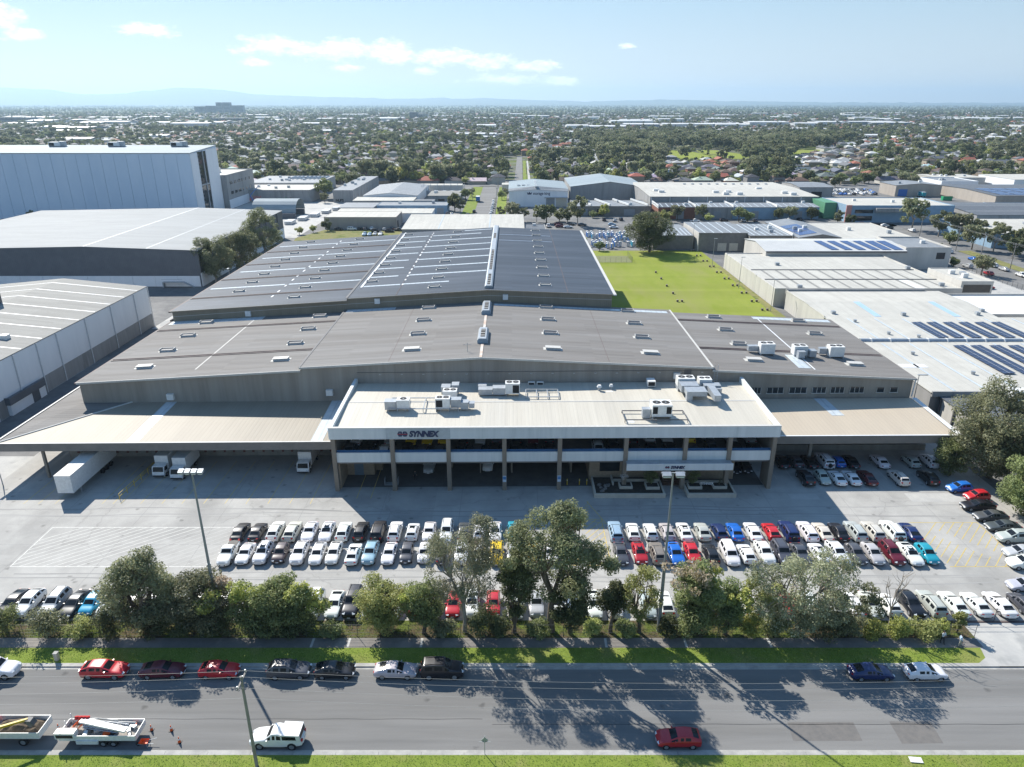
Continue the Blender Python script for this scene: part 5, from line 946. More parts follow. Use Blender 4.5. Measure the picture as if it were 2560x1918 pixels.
def wheel_mesh(r):
    b = MB(); n = 14; b.tube((0,-.11,0),(0,.11,0),r,n=n,m=0); b.tube((0,-.118,0),(0,.118,0),r*.64,n=n,m=1); return b
PM = {'body':['paint','plastic'],'windscreen':['cglass'],'rear_window':['cglass'],'front_side_window':['cglass'],'rear_side_window':['cglass'],'headlight':['lamp'],'tail_light':['tail']}
CM = {}; FARM = {}
for key in SPEC:
    R = car_meshes(key); CM[key] = {}; X, Z, W, belt, wx, wr = SPEC[key]
    for nme, mb_ in R.items():
        CM[key][nme] = mb_.mesh(nme, [M[q] for q in PM[nme]], smooth=50 if nme in ('body','windscreen','rear_window') else None)
        if nme in ('front_side_window','rear_side_window','headlight','tail_light'): CM[key][nme+'_r'] = mir(mb_).mesh(nme, [M[q] for q in PM[nme]])
    CM[key]['wheel'] = wheel_mesh(wr).mesh('wheel', [M['tyre'], M['rim']])
    f = MB()
    for nme, mb_ in R.items():
        mi = {'body':0,'headlight':3,'tail_light':4}.get(nme, 2)
        for q in ([mb_] if nme in ('body','windscreen','rear_window') else [mb_, mir(mb_)]):
            o = len(f.v); f.v.extend(q.v)
            for fc, mm in zip(q.f, q.m): f.f.append(tuple(o+i for i in fc)); f.m.append(1 if (nme == 'body' and mm == 1) else mi)
    for x in wx:
        for s in (-1,1): f.tube((x,s*(W-.25),wr),(x,s*(W*.965+.012),wr),wr,n=10,m=1)
    FARM[key] = f.mesh('car', [M['paint'], M['plastic'], M['cglass'], M['lamp'], M['tail']], smooth=38)
pb = MB(); pb.box(-.012,.012,-.19,.19,-.06,.06); PLATE = pb.mesh('number_plate', M['plate']); pb = MB(); pb.box(-.42,.42,-.36,.36,0,.012); SUNROOF = pb.mesh('sunroof', M['cglass'])
CAR_XY = []
def car(label, x, y, head, key, c, z=0.0, group=None, sunroof=False, cat='car', name='parked_car'):
    rc = random.Random(int(x*31+y*17)); key = rc.choice(VARS.get(key, [key])); X, Z, W, belt, wx, wr = SPEC[key]; C = CM[key]; head += rc.uniform(-.02,.02)
    T = thing(name, label, cat, (x, y, z), group, head); cc = tuple(q*rc.uniform(.9,1.05) for q in COL[c]) if c not in 'w' else tuple(q*rc.uniform(.95,1.02) for q in COL[c])
    T.scale = (rc.uniform(.96,1.04), rc.uniform(.98,1.02), rc.uniform(.96,1.05))
    part('body', C['body'], T, color=cc)
    part('windscreen', C['windscreen'], T); part('rear_window', C['rear_window'], T)
    for q in ('front_side_window','rear_side_window'): part('side_window', C[q], T); part('side_window', C[q+'_r'], T)
    for q in ('headlight','tail_light'): part(q, C[q], T); part(q, C[q+'_r'], T)
    for xx in wx:
        for s in (-1,1): part('wheel', C['wheel'], T, (xx, s*(W*.965-.098), wr))
    part('number_plate', PLATE, T, (X[-1]+.026, 0, .42)); part('number_plate', PLATE, T, (X[0]-.02, 0, .72 if key[0] not in 'sh' else .6))
    if sunroof: part('sunroof', SUNROOF, T, ((X[4]+X[5])/2, 0, max(Z)+.004))
    return T
def far_car(label, x, y, head, key, c, z=0.0, group=None, cat='car'):
    o = bpy.data.objects.new('parked_car', FARM[key]); link(o); o.location = (x, y, z); o.rotation_euler = (0,0,head); o.color = (*COL[c], 1); return tag(o, label, cat, group)
# parked cars measured on the ground: x, y, body type, colour, F = nose towards the street, R = tail towards the street
ROWS = {
'A': [(-39.1,87.4,'s','k','R'),(-36.6,87.4,'s','k','R'),(-34.0,87.4,'u','w','R'),(-31.6,87.4,'u','c','R'),(-29.1,87.4,'s','w','F'),(-26.6,87.4,'s','w','F'),(-24.2,87.4,'u','w','R'),(-21.7,87.4,'u','k','R'),(-19.2,87.4,'x','k','R'),(-16.8,87.4,'u','w','R'),(-14.3,87.4,'h','w','R'),(-11.9,87.4,'s','w','F'),(-9.4,87.4,'u','w','F'),(-6.9,87.4,'s','g','R'),(-4.7,87.4,'h','w','R'),(-2.4,87.4,'s','w','F'),(0.3,87.4,'u','t','R')],
'B': [(-38.8,82.0,'t','w','F'),(-36.5,82.1,'s','w','F'),(-34.1,82.1,'u','w','F'),(-31.7,82.1,'h','p','F'),(-29.1,82.1,'u','w','F'),(-26.6,82.0,'h','w','F'),(-24.4,82.1,'h','w','F'),(-21.7,82.0,'s','w','R'),(-19.4,82.1,'u','l','F'),(-16.8,82.1,'s','w','F'),(-14.4,82.1,'h','g','F'),(-12.0,82.1,'h','w','F'),(-9.5,82.1,'s','g','R'),(-6.9,82.1,'u','w','F'),(-4.5,82.1,'s','w','F'),(-2.1,82.1,'u','y','F'),(0.2,82.1,'s','s','F'),(2.8,82.1,'h','y','F'),(5.3,82.1,'s','w','F')],
'C': [(14.9,87.4,'u','l','R'),(17.4,87.4,'h','w','R'),(19.9,87.4,'h','w','R'),(22.3,87.4,'h','s','R'),(24.8,87.4,'s','w','R'),(27.4,87.4,'s','s','R'),(29.8,87.4,'h','n','R'),(32.1,87.4,'s','b','R'),(34.7,87.4,'s','w','R'),(37.3,87.4,'h','r','R'),(39.8,87.4,'x','n','R'),(42.5,87.4,'u','w','R'),(44.7,87.4,'s','c','R'),(47.0,87.4,'s','k','R'),(49.4,87.4,'u','s','R'),(51.9,87.4,'u','c','R'),(54.7,87.4,'x','w','R'),(57.3,87.4,'s','n','R')],
'D': [(14.9,82.1,'s','g','F'),(17.5,82.1,'h','q','F'),(19.9,82.0,'u','o','R'),(22.4,82.1,'s','b','F'),(24.7,82.1,'h','r','F'),(27.2,82.0,'h','k','R'),(29.8,82.0,'v','w','F'),(32.1,82.0,'h','w','R'),(34.6,82.1,'u','w','F'),(37.0,82.1,'x','g','F'),(39.5,82.1,'s','g','F'),(42.1,82.1,'s','w','R'),(44.6,82.1,'u','w','F'),(47.1,82.0,'h','g','F'),(49.4,82.0,'h','s','F'),(52.0,82.0,'u','m','F'),(54.5,82.0,'s','w','F'),(56.8,82.0,'h','t','F')],
'E': [(-61.6,71.7,'s','k','F'),(-59.5,71.6,'u','w','F'),(-56.4,71.7,'u','s','F'),(-53.9,71.6,'s','k','F'),(-51.7,71.5,'h','l2','F'),(-49.3,71.5,'u','w','F'),(-46.6,71.5,'s','s','F'),(-43.8,71.5,'u','w','F'),(-41.0,71.5,'s','w','F'),(-38.2,71.5,'h','s','F'),(-35.3,71.5,'u','w','F'),(-32.2,71.5,'s','s','F'),(-29.1,71.5,'u','w','F'),(-26.8,71.5,'h','t','F'),(-24.3,71.5,'u','w','F'),(-21.8,71.5,'s','w','F'),(-19.6,71.6,'x','k','F')],
'F': [(-17.3,71.5,'s','w','F'),(-14.4,71.5,'s','s','F'),(-11.9,71.5,'h','r','F'),(-9.5,71.5,'s','k','F'),(-7.2,71.5,'h','r','F'),(-4.9,71.5,'u','w','F'),(-2.3,71.5,'h','r','F'),(0.5,71.5,'s','w','F'),(3.0,71.5,'u','s','F'),(5.6,71.5,'s','w','F'),(7.8,71.5,'u','l','F'),(10.1,71.5,'s','w','F'),(12.5,71.5,'u','w','F'),(16.6,71.5,'s','s','F'),(18.8,71.5,'u','w','R')],
'G': [(21.4,71.5,'s','w','R'),(23.9,71.5,'h','g','R'),(26.4,71.5,'u','w','R'),(28.9,71.5,'s','w','R'),(31.6,71.5,'u','s','R'),(34.3,71.5,'h','r','R'),(36.8,71.5,'s','w','R'),(39.5,71.5,'u','s','R'),(41.9,71.5,'s','w','R'),(44.1,71.4,'s','c','F'),(46.3,71.4,'h','w','R'),(49.1,71.5,'u','k','F'),(51.6,71.5,'u','s','R'),(54.4,71.5,'s','w','R'),(57.2,71.5,'s','w','R'),(60.1,71.5,'s','w','R'),(62.9,71.7,'h','g','R')],
'H': [(46.4,109.0,'s','k','R'),(48.8,109.1,'h','g','R'),(51.2,109.0,'s','k','R'),(53.8,109.1,'x','w','R'),(56.0,109.0,'h','b','R'),(58.3,109.0,'s','k','R'),(63.4,109.1,'s','w','R'),(68.7,109.0,'h','s','R'),(71.8,109.0,'u','w','R')],
'I': [(48.3,103.2,'u','k','R'),(51.1,103.2,'h','s','F'),(53.5,103.2,'s','w','R'),(55.9,103.3,'s','w','R'),(58.5,103.3,'s','m2','R'),(63.6,103.2,'u','c','R'),(68.5,103.2,'u','k','R')],
'J': [(71.8,100.0,'h','b'),(73.0,97.4,'h','r'),(71.4,94.5,'s','k'),(71.5,91.5,'s','g'),(71.6,88.8,'s','g'),(71.3,85.9,'u','s'),(69.7,82.3,'h','s'),(68.8,79.9,'u','w'),(65.6,75.2,'h','s')],
'deck': [(-26.2,103.3,'h','g'),(-25.9,107.8,'s','w'),(-23.4,103.3,'u','k'),(-23.1,107.8,'s','k'),(-20.6,103.3,'s','w'),(-20.3,107.8,'s','s'),(-17.1,103.3,'h','k'),(-16.8,107.8,'s','y'),(-14.4,103.3,'h','g'),(-14.1,107.8,'s','y'),(-11.7,103.3,'s','g'),(-11.4,107.8,'s','y'),(-8.3,103.3,'h','k'),(-8.0,107.8,'s','k'),(-5.6,103.3,'s','g'),(-5.3,107.8,'s','w'),(-2.9,103.3,'u','k'),(-2.6,107.8,'h','g'),(0.5,103.3,'h','k'),(0.8,107.8,'s','k'),(3.2,103.3,'s','k'),(3.5,107.8,'s','m'),(5.9,103.3,'s','k'),(6.2,107.8,'h','k'),(14.0,103.3,'u','s'),(14.3,107.8,'s','k'),(16.4,103.3,'u','k'),(16.7,107.8,'h','k'),(19.8,103.3,'s','k'),(20.1,107.8,'s','k'),(22.7,103.3,'s','k'),(23.0,107.8,'s','w'),(25.6,103.3,'u','k'),(25.9,107.8,'s','w'),(29.3,103.3,'h','g'),(29.6,107.8,'u','y'),(32.5,103.3,'u','g'),(32.8,107.8,'h','s'),(36.3,103.3,'u','k'),(36.6,107.8,'s','w'),(39.5,103.3,'h','k'),(39.8,107.8,'s','s')],
}
H = math.pi/2
RN = {'A':'back row of the left car block','B':'front row of the left car block','C':'back row of the right car block','D':'front row of the right car block','E':'fence row on the left','F':'fence row behind the gums','G':'fence row on the right','H':'back row under the right canopy','I':'shaded row by the right canopy'}
for k in 'ABCDEFGHI':
    for i, (x, y, t, c, f) in enumerate(ROWS[k]):
        lab = '%s %s, %s from left in the %s' % (CN[c], TN[t] if t != 'x' else 'four-wheel drive', nth(i), RN[k])
        car(lab, x, y, -H if f == 'F' else H, t, c, 0, 'cars parked in the '+RN[k], sunroof=(c in 'wq' and (i*7+ord(k)) % 5 == 0 and t in 'shu'))
for i, (x, y, t, c) in enumerate(ROWS['J']):
    car('%s %s, %s down the right boundary column of cars' % (CN[c], TN[t], nth(i)), x, y, math.pi+(.12 if i < 2 else .0), t, c, 0, 'cars along the right boundary')
for i, (x, y, t, c) in enumerate(sorted(ROWS['deck'])):
    far_car('%s %s in the %s row of the upper parking deck, %s from the left' % (CN[c], TN[t], 'front' if y < 105 else 'back', nth(i//2)), x, y+.012*x, H if (i*5) % 3 else -H, t, c, 5.06, 'cars on the upper deck')
car('white van parked under the deck behind the third column bay', -4.1, 108.2, -H, 'v', 'w', 0, None, cat='van', name='parked_van')
car('silver utility with bull bar parked under the deck in the second bay', -14.0, 107.6, -H, 't', 's', 0, None, cat='utility')
for x, c in ((37.6,'k'),(39.6,'k')): car('black %s in the dark bay at the right end of the office' % ('sedan' if x < 38 else 'hatchback'), x, 107.5, -H, 's' if x < 38 else 'h', c, 0, None)
# street cars along the far kerb, nose to the right
yk = 60.75
for x, t, c, lab in ((-56.2,'x','w','white SUV cut by the left edge at the far kerb'),(-44.4,'u','r','red SUV, first red car at the far kerb'),(-38.1,'s','m','dark red sedan between two brighter red cars at the far kerb'),(-31.9,'h','r','red hatchback, third red car at the far kerb'),(-24.3,'u','g','slate grey SUV at the far kerb right of the red hatchback'),(-19.3,'h','k','black hatchback behind the silver sedan at the far kerb'),(-12.7,'s','s','silver sedan in the sun at the far kerb'),(-7.6,'x','k','black SUV ahead of the silver sedan at the far kerb'),(39.0,'s','n','navy sedan in tree shade at the far kerb on the right'),(44.9,'h','w','white hatchback at the far kerb near the driveway')):
    car(lab, x, yk-.1 if x < 0 else yk-.35, 0, t, c, -.12, 'cars at the far kerb')
car('dark red hatchback parked at the near kerb in tree shade', 16.2, 51.75, math.pi, 'h', 'q', -.12)
U = car('white utility with canopy parked at the near kerb by the power pole', -22.8, 51.75, math.pi, 't', 'w', -.12, cat='utility')
b = MB(); b.prism_y([(-2.5,1.05),(-2.42,1.72),(-.6,1.80),(-.6,1.05)][::-1], -.86, .86); o = part('canopy', b.mesh('canopy', M['paint']), U, color=COL['w'])
for s in (-1,1): b = MB(); b.add([(-2.1,s*.875,1.2),(-.75,s*.875,1.2),(-.75,s*.875,1.65),(-2.05,s*.875,1.6)], [(0,1,2,3) if s < 0 else (3,2,1,0)]); part('canopy_window', b.mesh('canopy_window', M['cglass']), U)
b = MB(); b.add([(-2.525,-.7,1.25),(-2.525,.7,1.25),(-2.455,.7,1.66),(-2.455,-.7,1.66)], [(3,2,1,0)]); part('canopy_rear_window', b.mesh('canopy_rear_window', M['cglass']), U)
# middle distance
MID = [(-84.7,351.3,'u','k',0,'beside the beige warehouse wall'),(-74.3,352.6,'h','k',0,'beside the beige warehouse wall'),(-71.9,352.6,'u','g',H,'beside the beige warehouse wall'),(-69,354,'h','w',H,'beside the beige warehouse wall'),(-62.4,351.8,'h','s',H,'beside the beige warehouse wall'),(-59.2,354,'u','g',H,'beside the beige warehouse wall'),(-65.4,346,'x','k',0,'on the paddock edge'),(-59.1,346,'u','k',0,'on the paddock edge'),(-55,350,'t','k',0,'on the paddock edge'),(-69.4,337.2,'u','l',-H,'on the dry paddock'),(-67,337.2,'h','l',-H,'on the dry paddock'),(-64.7,338.5,'h','s',-H,'on the dry paddock'),(-62.1,338.5,'s','w',-H,'on the dry paddock'),(-145,444,'t','w',0,'in the building yard'),
 (-12,402,'u','w',H,'on the right side of the service street'),(-11.7,412,'h','w',H,'on the right side of the service street'),(-12,421,'s','s',H,'on the right side of the service street'),(-11.6,430,'u','w',H,'on the right side of the service street'),(-11.7,440,'h','s',H,'on the right side of the service street'),(-11.6,450,'s','w',H,'on the right side of the service street'),(-11.8,460,'h','w',H,'on the right side of the service street'),(-21.6,413,'u','k',H,'on the left side of the service street'),(-36,406,'u','g',H,'by the blue-grey workshop'),(-33.5,402.6,'h','w',H,'by the blue-grey workshop'),(-24.5,400,'u','g',H,'by the blue-grey workshop'),(-21.9,400,'h','k',H,'by the blue-grey workshop'),
 (23.8,368,'u','m',0,'in the row behind the blue-grey roof'),(29.8,368,'u','g',0,'in the row behind the blue-grey roof'),(35.7,366.5,'s','g',0,'in the row behind the blue-grey roof'),(28,359.4,'s','w',0,'in the row behind the blue-grey roof'),(23.8,360.8,'h','m',0,'in the row behind the blue-grey roof'),(18.3,362.2,'t','w',H,'in the row behind the blue-grey roof'),(51,366.5,'h','l',0,'by the portable toilets'),(50.7,358,'s','w',0,'by the portable toilets'),(48.8,383,'x','g',H,'in front of the low workshop row'),(54,380,'h','s',H,'in front of the low workshop row'),(58,384,'u','k',H,'in front of the low workshop row'),
 (96,378,'t','w',0,'outside the brick unit'),(112,381,'u','k',0,'outside the grey unit'),(122,380,'h','s',H,'outside the blue units'),(128,380,'u','g',H,'outside the blue units'),(147,384,'s','w',H,'outside the blue units'),(153,384,'u','k',H,'outside the blue units'),
 (173.6,369.4,'s','n',0,'by the corner office'),(180.1,369.4,'h','m',0,'by the corner office'),(188.5,363.6,'h','w',.2,'on the corner street'),(187.3,356.7,'h','g',.2,'on the corner street'),(194.3,348.6,'u','w',H,'under the gum by the side street'),(202,384,'s','w',0,'by the corner office'),(206,381,'u','s',0,'by the corner office'),
 (172.3,284,'u','w',H,'at the left kerb of the side street'),(182.2,296.2,'u','w',H,'at the right kerb of the side street'),(172.9,267.2,'u','s',H,'at the left kerb of the side street'),(182.8,280.6,'h','b',H,'at the right kerb of the side street'),(183,274,'h','g',H,'at the right kerb of the side street'),(183.3,268.5,'u','w',H,'at the right kerb of the side street'),(183.3,262,'s','s',H,'at the right kerb of the side street'),(173.2,255,'h','r',H,'at the left kerb of the side street'),(183.2,252,'t','w',H,'at the right kerb of the side street'),(159.6,234,'s','r',0,'on the apron of the glazed office'),
 (-93.5,205.5,'u','w',0,'in the rear lane beside the panel warehouse'),(-94.5,199.5,'s','s',0,'in the rear lane beside the panel warehouse'),(-94.2,197,'h','k',0,'in the rear lane beside the panel warehouse'),(-94.5,194.4,'s','k',0,'in the rear lane beside the panel warehouse'),(-96,226,'u','w',0,'before the charcoal-walled warehouse'),(-88,230,'u','k',0,'before the charcoal-walled warehouse')]
cnt = {}
for (x, y, t, c, h, where) in MID:
    k = (c, t, where); cnt[k] = cnt.get(k, 0)+1
    far_car('%s %s parked %s%s' % (CN[c], TN[t] if t != 'x' else 'four-wheel drive', where, '' if cnt[k] == 1 else ', '+nth(cnt[k]-1)+' such one'), x, y, h, t, c, .0 if x < 0 and y < 240 else -.09, 'cars parked about the industrial estate')
far_car('white delivery van beside the beige warehouse wall', -78.4, 352, 0, 'v', 'w', 0, None, 'van'); far_car('white van with green rear doors at the side street kerb', 182, 301, H, 'v', 'w', -.09, None, 'van')
rr = random.Random(3); k = 0
for row_ in range(5):
    for i in range(13):
        if rr.random() < .12: continue
        x = 212+i*2.9+row_*2.0; y = 497+row_*6.5; c = rr.choice('wwwssgkb'); far_car('%s sedan in the crowded car yard, row %s, %s along' % (CN[c], ('one','two','three','four','five')[row_], nth(i)), x, y, H, rr.choice('shu'), c, -.09, 'cars in the crowded car yard'); k += 1
# ================================================================= TREES
M['bark'] = mat('bark', (.16,.125,.09), (.10,.08,.06), 2.5, .9, bump=.4, stretch=(1,1,.3), objspace=True); M['bark_pale'] = mat('gum_bark', (.36,.32,.27), (.22,.19,.155), 1.6, .85, stretch=(1,1,.3), objspace=True)
LM = {'grey': leaf_mat('leaf_grey_green', (0.115,0.128,0.065), (0.333,0.336,0.168)), 'gum': leaf_mat('leaf_gum', (0.101,0.114,0.054), (0.287,0.299,0.134)), 'wisp': leaf_mat('leaf_wispy_gum', (0.144,0.154,0.084), (0.380,0.382,0.213), trans=.35), 'mid': leaf_mat('leaf_mid_green', (0.103,0.131,0.045), (0.316,0.359,0.118)), 'lime': leaf_mat('leaf_lime', (0.187,0.238,0.034), (0.500,0.500,0.083), trans=.4), 'light': leaf_mat('leaf_light_green', (0.204,0.254,0.058), (0.500,0.500,0.142)), 'dark': leaf_mat('leaf_dark', (0.057,0.075,0.029), (0.178,0.199,0.074)), 'pink': leaf_mat('leaf_pink_tips', (0.224,0.180,0.083), (0.500,0.378,0.269)), 'blossom': leaf_mat('blossom', (0.500,0.500,0.500), (0.500,0.500,0.500)), 'yellow': leaf_mat('leaf_yellow', (0.500,0.484,0.053), (0.500,0.500,0.103), trans=.4)}
def np_mesh(name, V, F4, m, smooth=False):
    me = bpy.data.meshes.new(name); n = len(V); q = len(F4)
    me.vertices.add(n); me.vertices.foreach_set('co', np.asarray(V, dtype=np.float32).ravel())
    me.loops.add(q*4); me.loops.foreach_set('vertex_index', np.asarray(F4, dtype=np.int32).ravel())
    me.polygons.add(q); me.polygons.foreach_set('loop_start', np.arange(q, dtype=np.int32)*4); me.polygons.foreach_set('loop_total', np.full(q, 4, dtype=np.int32))
    me.materials.append(m); me.update(calc_edges=True); return me
def leaves(rs, cen, rad, n, size, droop=0.0, flat_=.8, aspect=.45):
    """n leaf-sized faces spread through clumps (centres, radii)"""
    cen = np.asarray(cen, float); rad = np.asarray(rad, float); w = rad**2; idx = rs.choice(len(cen), n, p=w/w.sum())
    d = rs.normal(size=(n,3)); d /= np.linalg.norm(d, axis=1)[:,None]; r = rs.uniform(.25,1.0,n)**.55
    p = cen[idx]+d*(r*rad[idx])[:,None]*np.array([1,1,flat_])
    nr = d*.7+rs.normal(size=(n,3))*.75+np.array([0,0,.45]); nr /= np.linalg.norm(nr, axis=1)[:,None]
    a = rs.normal(size=(n,3)); a[:,2] -= droop; a -= nr*(a*nr).sum(1)[:,None]; a /= np.linalg.norm(a, axis=1)[:,None]; b = np.cross(nr, a)
    L = size*rs.uniform(.6,1.35,n)[:,None]; a = a*L*.5; b = b*L*.5*aspect*rs.uniform(.8,1.4,n)[:,None]
    V = np.stack([p-a, p+b, p+a, p-b], 1).reshape(-1,3); F = np.arange(n*4).reshape(-1,4); return V, F
def limb(mb, p, q, r0, r1, rs, n=5, seg=3, wob=.08):
    p = np.array(p, float); q = np.array(q, float); L = np.linalg.norm(q-p); prev = p; pr = r0
    for i in range(1, seg+1):
        t = i/seg; c = p+(q-p)*t+np.array([0,0,L*.10*math.sin(math.pi*t)])
        if i < seg: c = c+rs.normal(size=3)*L*wob
        r = r0+(r1-r0)*t; mb.tube(tuple(prev), tuple(c), pr, r, n); prev = c; pr = r
    return prev
def crown_clumps(rs, K, rx, ry, zc, rz, rc, hollow=.35, zmin=None):
    C = []; tries = 0
    while len(C) < K and tries < 6000:
        tries += 1; d = rs.normal(size=3); d /= np.linalg.norm(d); r = rs.uniform(hollow,1.0)**.7
        p = np.array([d[0]*rx*r, d[1]*ry*r, zc+d[2]*rz*r])
        if zmin is not None and p[2] < zmin: continue
        C.append(p)
    C = np.array(C); R = rc*rs.uniform(.65,1.25,len(C)); return C, R
def tree(label, x, y, h, rx, seed, leaf='mid', ry=None, zc=None, rz=None, K=40, rc=1.2, n=9000, size=.34, trunk=.28, fork=None, bark='bark', droop=.2, extra=None, name='tree', cat='tree', group=None, hollow=.35, limbs=None, lobes=None, aspect=.45, lean=0.0):
    rs = np.random.RandomState(seed); ry = ry or rx*.8; rz = rz or h*.45; zc = zc or h-rz; fork = fork if fork is not None else max(.5, zc-rz*.8)
    T = thing(name, label, cat, (x, y, 0), group)
    C, R = crown_clumps(rs, K, rx-rc*.7, ry-rc*.5, zc, rz-rc*.5, rc, hollow, .3)
    if lobes:
        for (lx, lz, lr, k) in lobes:
            c2, r2 = crown_clumps(rs, k, lr, lr*.8, lz, lr*.85, rc*.8, hollow, .3); c2[:,0] += lx; C = np.vstack([C, c2]); R = np.concatenate([R, r2])
    tb = MB(); top = (lean, 0, fork); limb(tb, (0,0,-.1), top, trunk, trunk*.72, rs, 8, 3, .02)
    ids = range(len(C)) if limbs is None else rs.choice(len(C), min(limbs, len(C)), replace=False)
    mids = [np.array([lean+math.cos(a)*rx*.28, math.sin(a)*rx*.22, fork+(h-fork)*.30]) for a in rs.uniform(0, 6.28, 5)]
    for m_ in mids: limb(tb, top, m_, trunk*.6, trunk*.36, rs, 6, 2, .06)
    for i in ids:
        j = min(range(5), key=lambda q: np.linalg.norm(mids[q]-C[i])); limb(tb, mids[j], C[i], trunk*.28, .025, rs, 4, 3, .07)
    tb.build('trunk', M[bark], T, at=(0,0,0), smooth=60)
    V, F = leaves(rs, C, R, int(n*1.75), size*.86, droop, aspect=aspect); part('crown', np_mesh('crown', V, F, LM[leaf]), T)
    if extra:
        for (lf, lx, ly, lz, lr, k, nn) in extra:
            c2, r2 = crown_clumps(rs, k*2, lr*1.7, lr*1.3, lz, lr*1.2, rc*.55, .2, .3); c2[:,0] += lx; c2[:,1] += ly; V, F = leaves(rs, c2, r2, nn, size, droop, aspect=aspect); part('new_growth', np_mesh('new_growth', V, F, LM[lf]), T)
    return T
G1 = 'trees along the street fence'
tree('tall grey-green tree with a leafy spire behind the red cars', -43.0, 67.6, 12.4, 5.9, 11, 'grey', ry=3.2, zc=4.8, rz=4.9, K=74, rc=1.25, n=15000, group=G1, lobes=[(.9,9.7,1.25,10),(-1.6,8.2,1.5,9)], trunk=.3, fork=2.0)
tree('bushy olive-green tree in front of the left light pole', -35.6, 67.5, 9.0, 5.0, 12, 'grey', ry=3.0, zc=4.3, rz=4.5, K=66, rc=1.25, n=10500, group=G1, extra=[('lime',1.0,-1.6,5.6,.9,5,900),('pink',2.0,.3,6.6,.7,5,500)], fork=1.5)
tree('broad round tree with lime-green new growth left of the gap in the trees', -27.3, 67.4, 8.8, 6.4, 13, 'mid', ry=3.2, zc=4.1, rz=4.5, K=76, rc=1.25, n=15500, group=G1, extra=[('lime',-3.3,-.8,6.2,1.1,7,1100),('lime',2.8,-.9,6.4,1.0,6,900),('lime',4.8,-.6,5.2,1.0,6,900)], fork=1.4)
tree('light green fluffy tree right of the gap in the trees', -14.7, 67.2, 8.9, 3.7, 14, 'light', ry=2.8, zc=4.6, rz=4.3, K=54, rc=1.1, n=11000, group=G1, fork=1.2, size=.3)
tree('darker leaning shrubby tree squeezed beside the fluffy light green one', -10.4, 67.0, 8.8, 3.0, 15, 'mid', ry=2.4, zc=4.8, rz=4.0, K=36, rc=1.0, n=5200, group=G1, fork=2.6, lean=.6, extra=[('lime',-1.4,-.4,5.6,.8,4,600)])
tree('wispy grey gum with open crown and thin twisting limbs', -5.6, 67.3, 16.8, 5.2, 16, 'wisp', ry=3.4, zc=9.2, rz=6.3, K=58, rc=1.05, n=9500, size=.33, group=G1, bark='bark_pale', trunk=.27, fork=4.2, droop=1.2, hollow=.5, aspect=.3, lobes=[(2.6,14.6,1.2,9)])
tree('big spreading gum with rounded dark clumps, tallest of the street trees', 4.7, 67.4, 18.0, 6.3, 17, 'gum', ry=4.6, zc=11.0, rz=6.4, K=46, rc=1.35, n=16500, size=.34, group=G1, trunk=.42, fork=5.0, droop=.4, hollow=.6, lobes=[(1.6,16.2,1.5,10),(5.8,9.6,1.1,6)])
tree('narrow dark conifer-like tree pressed against the big gum', .3, 67.1, 12.4, 2.3, 18, 'dark', ry=2.0, zc=6.2, rz=6.0, K=44, rc=.95, n=9500, size=.3, group=G1, fork=1.0)
tree('dark lower companion under the right side of the big gum', 6.8, 67.0, 8.4, 3.0, 19, 'dark', ry=2.2, zc=4.4, rz=3.8, K=34, rc=1.0, n=7000, size=.3, group=G1, fork=1.2)
tree('small dark shrubby tree between the big gum and the light pole', 11.6, 67.2, 8.2, 2.0, 20, 'dark', ry=1.8, zc=5.0, rz=2.8, K=20, rc=.9, n=4300, size=.3, group=G1, fork=1.6)
tree('airy light green tree just left of the right light pole', 14.9, 67.2, 10.0, 2.7, 21, 'light', ry=2.2, zc=5.6, rz=4.3, K=30, rc=.85, n=3600, size=.28, group=G1, fork=1.4, hollow=.5)
tree('dense dark tree with pink leaf tips right of the right light pole', 21.0, 67.0, 10.8, 3.6, 22, 'mid', ry=3.0, zc=5.4, rz=5.4, K=66, rc=1.25, n=15500, group=G1, fork=1.0, extra=[('pink',-1.0,-.6,8.8,2.0,9,1300),('lime',1.0,-.8,8.0,1.4,5,700)])
tree('compact lime-edged tree joined to the pink-tipped one', 25.0, 66.9, 7.6, 2.0, 23, 'mid', ry=2.0, zc=4.0, rz=3.4, K=26, rc=.95, n=6000, group=G1, fork=.8, extra=[('lime',1.0,-.7,5.6,.9,6,1100),('lime',1.2,-.6,3.4,.8,4,600)])
tree('wide open wattle with bare twisting boughs and thin foliage', 33.6, 67.0, 12.4, 7.6, 24, 'wisp', ry=3.6, zc=6.2, rz=5.8, K=84, rc=1.15, n=14500, size=.3, group=G1, bark='bark_pale', trunk=.3, fork=2.4, hollow=.5, droop=.6, extra=[('light',-5,0,6.0,2.0,8,1500),('gum',5.6,0,4.6,2.2,10,2400)])
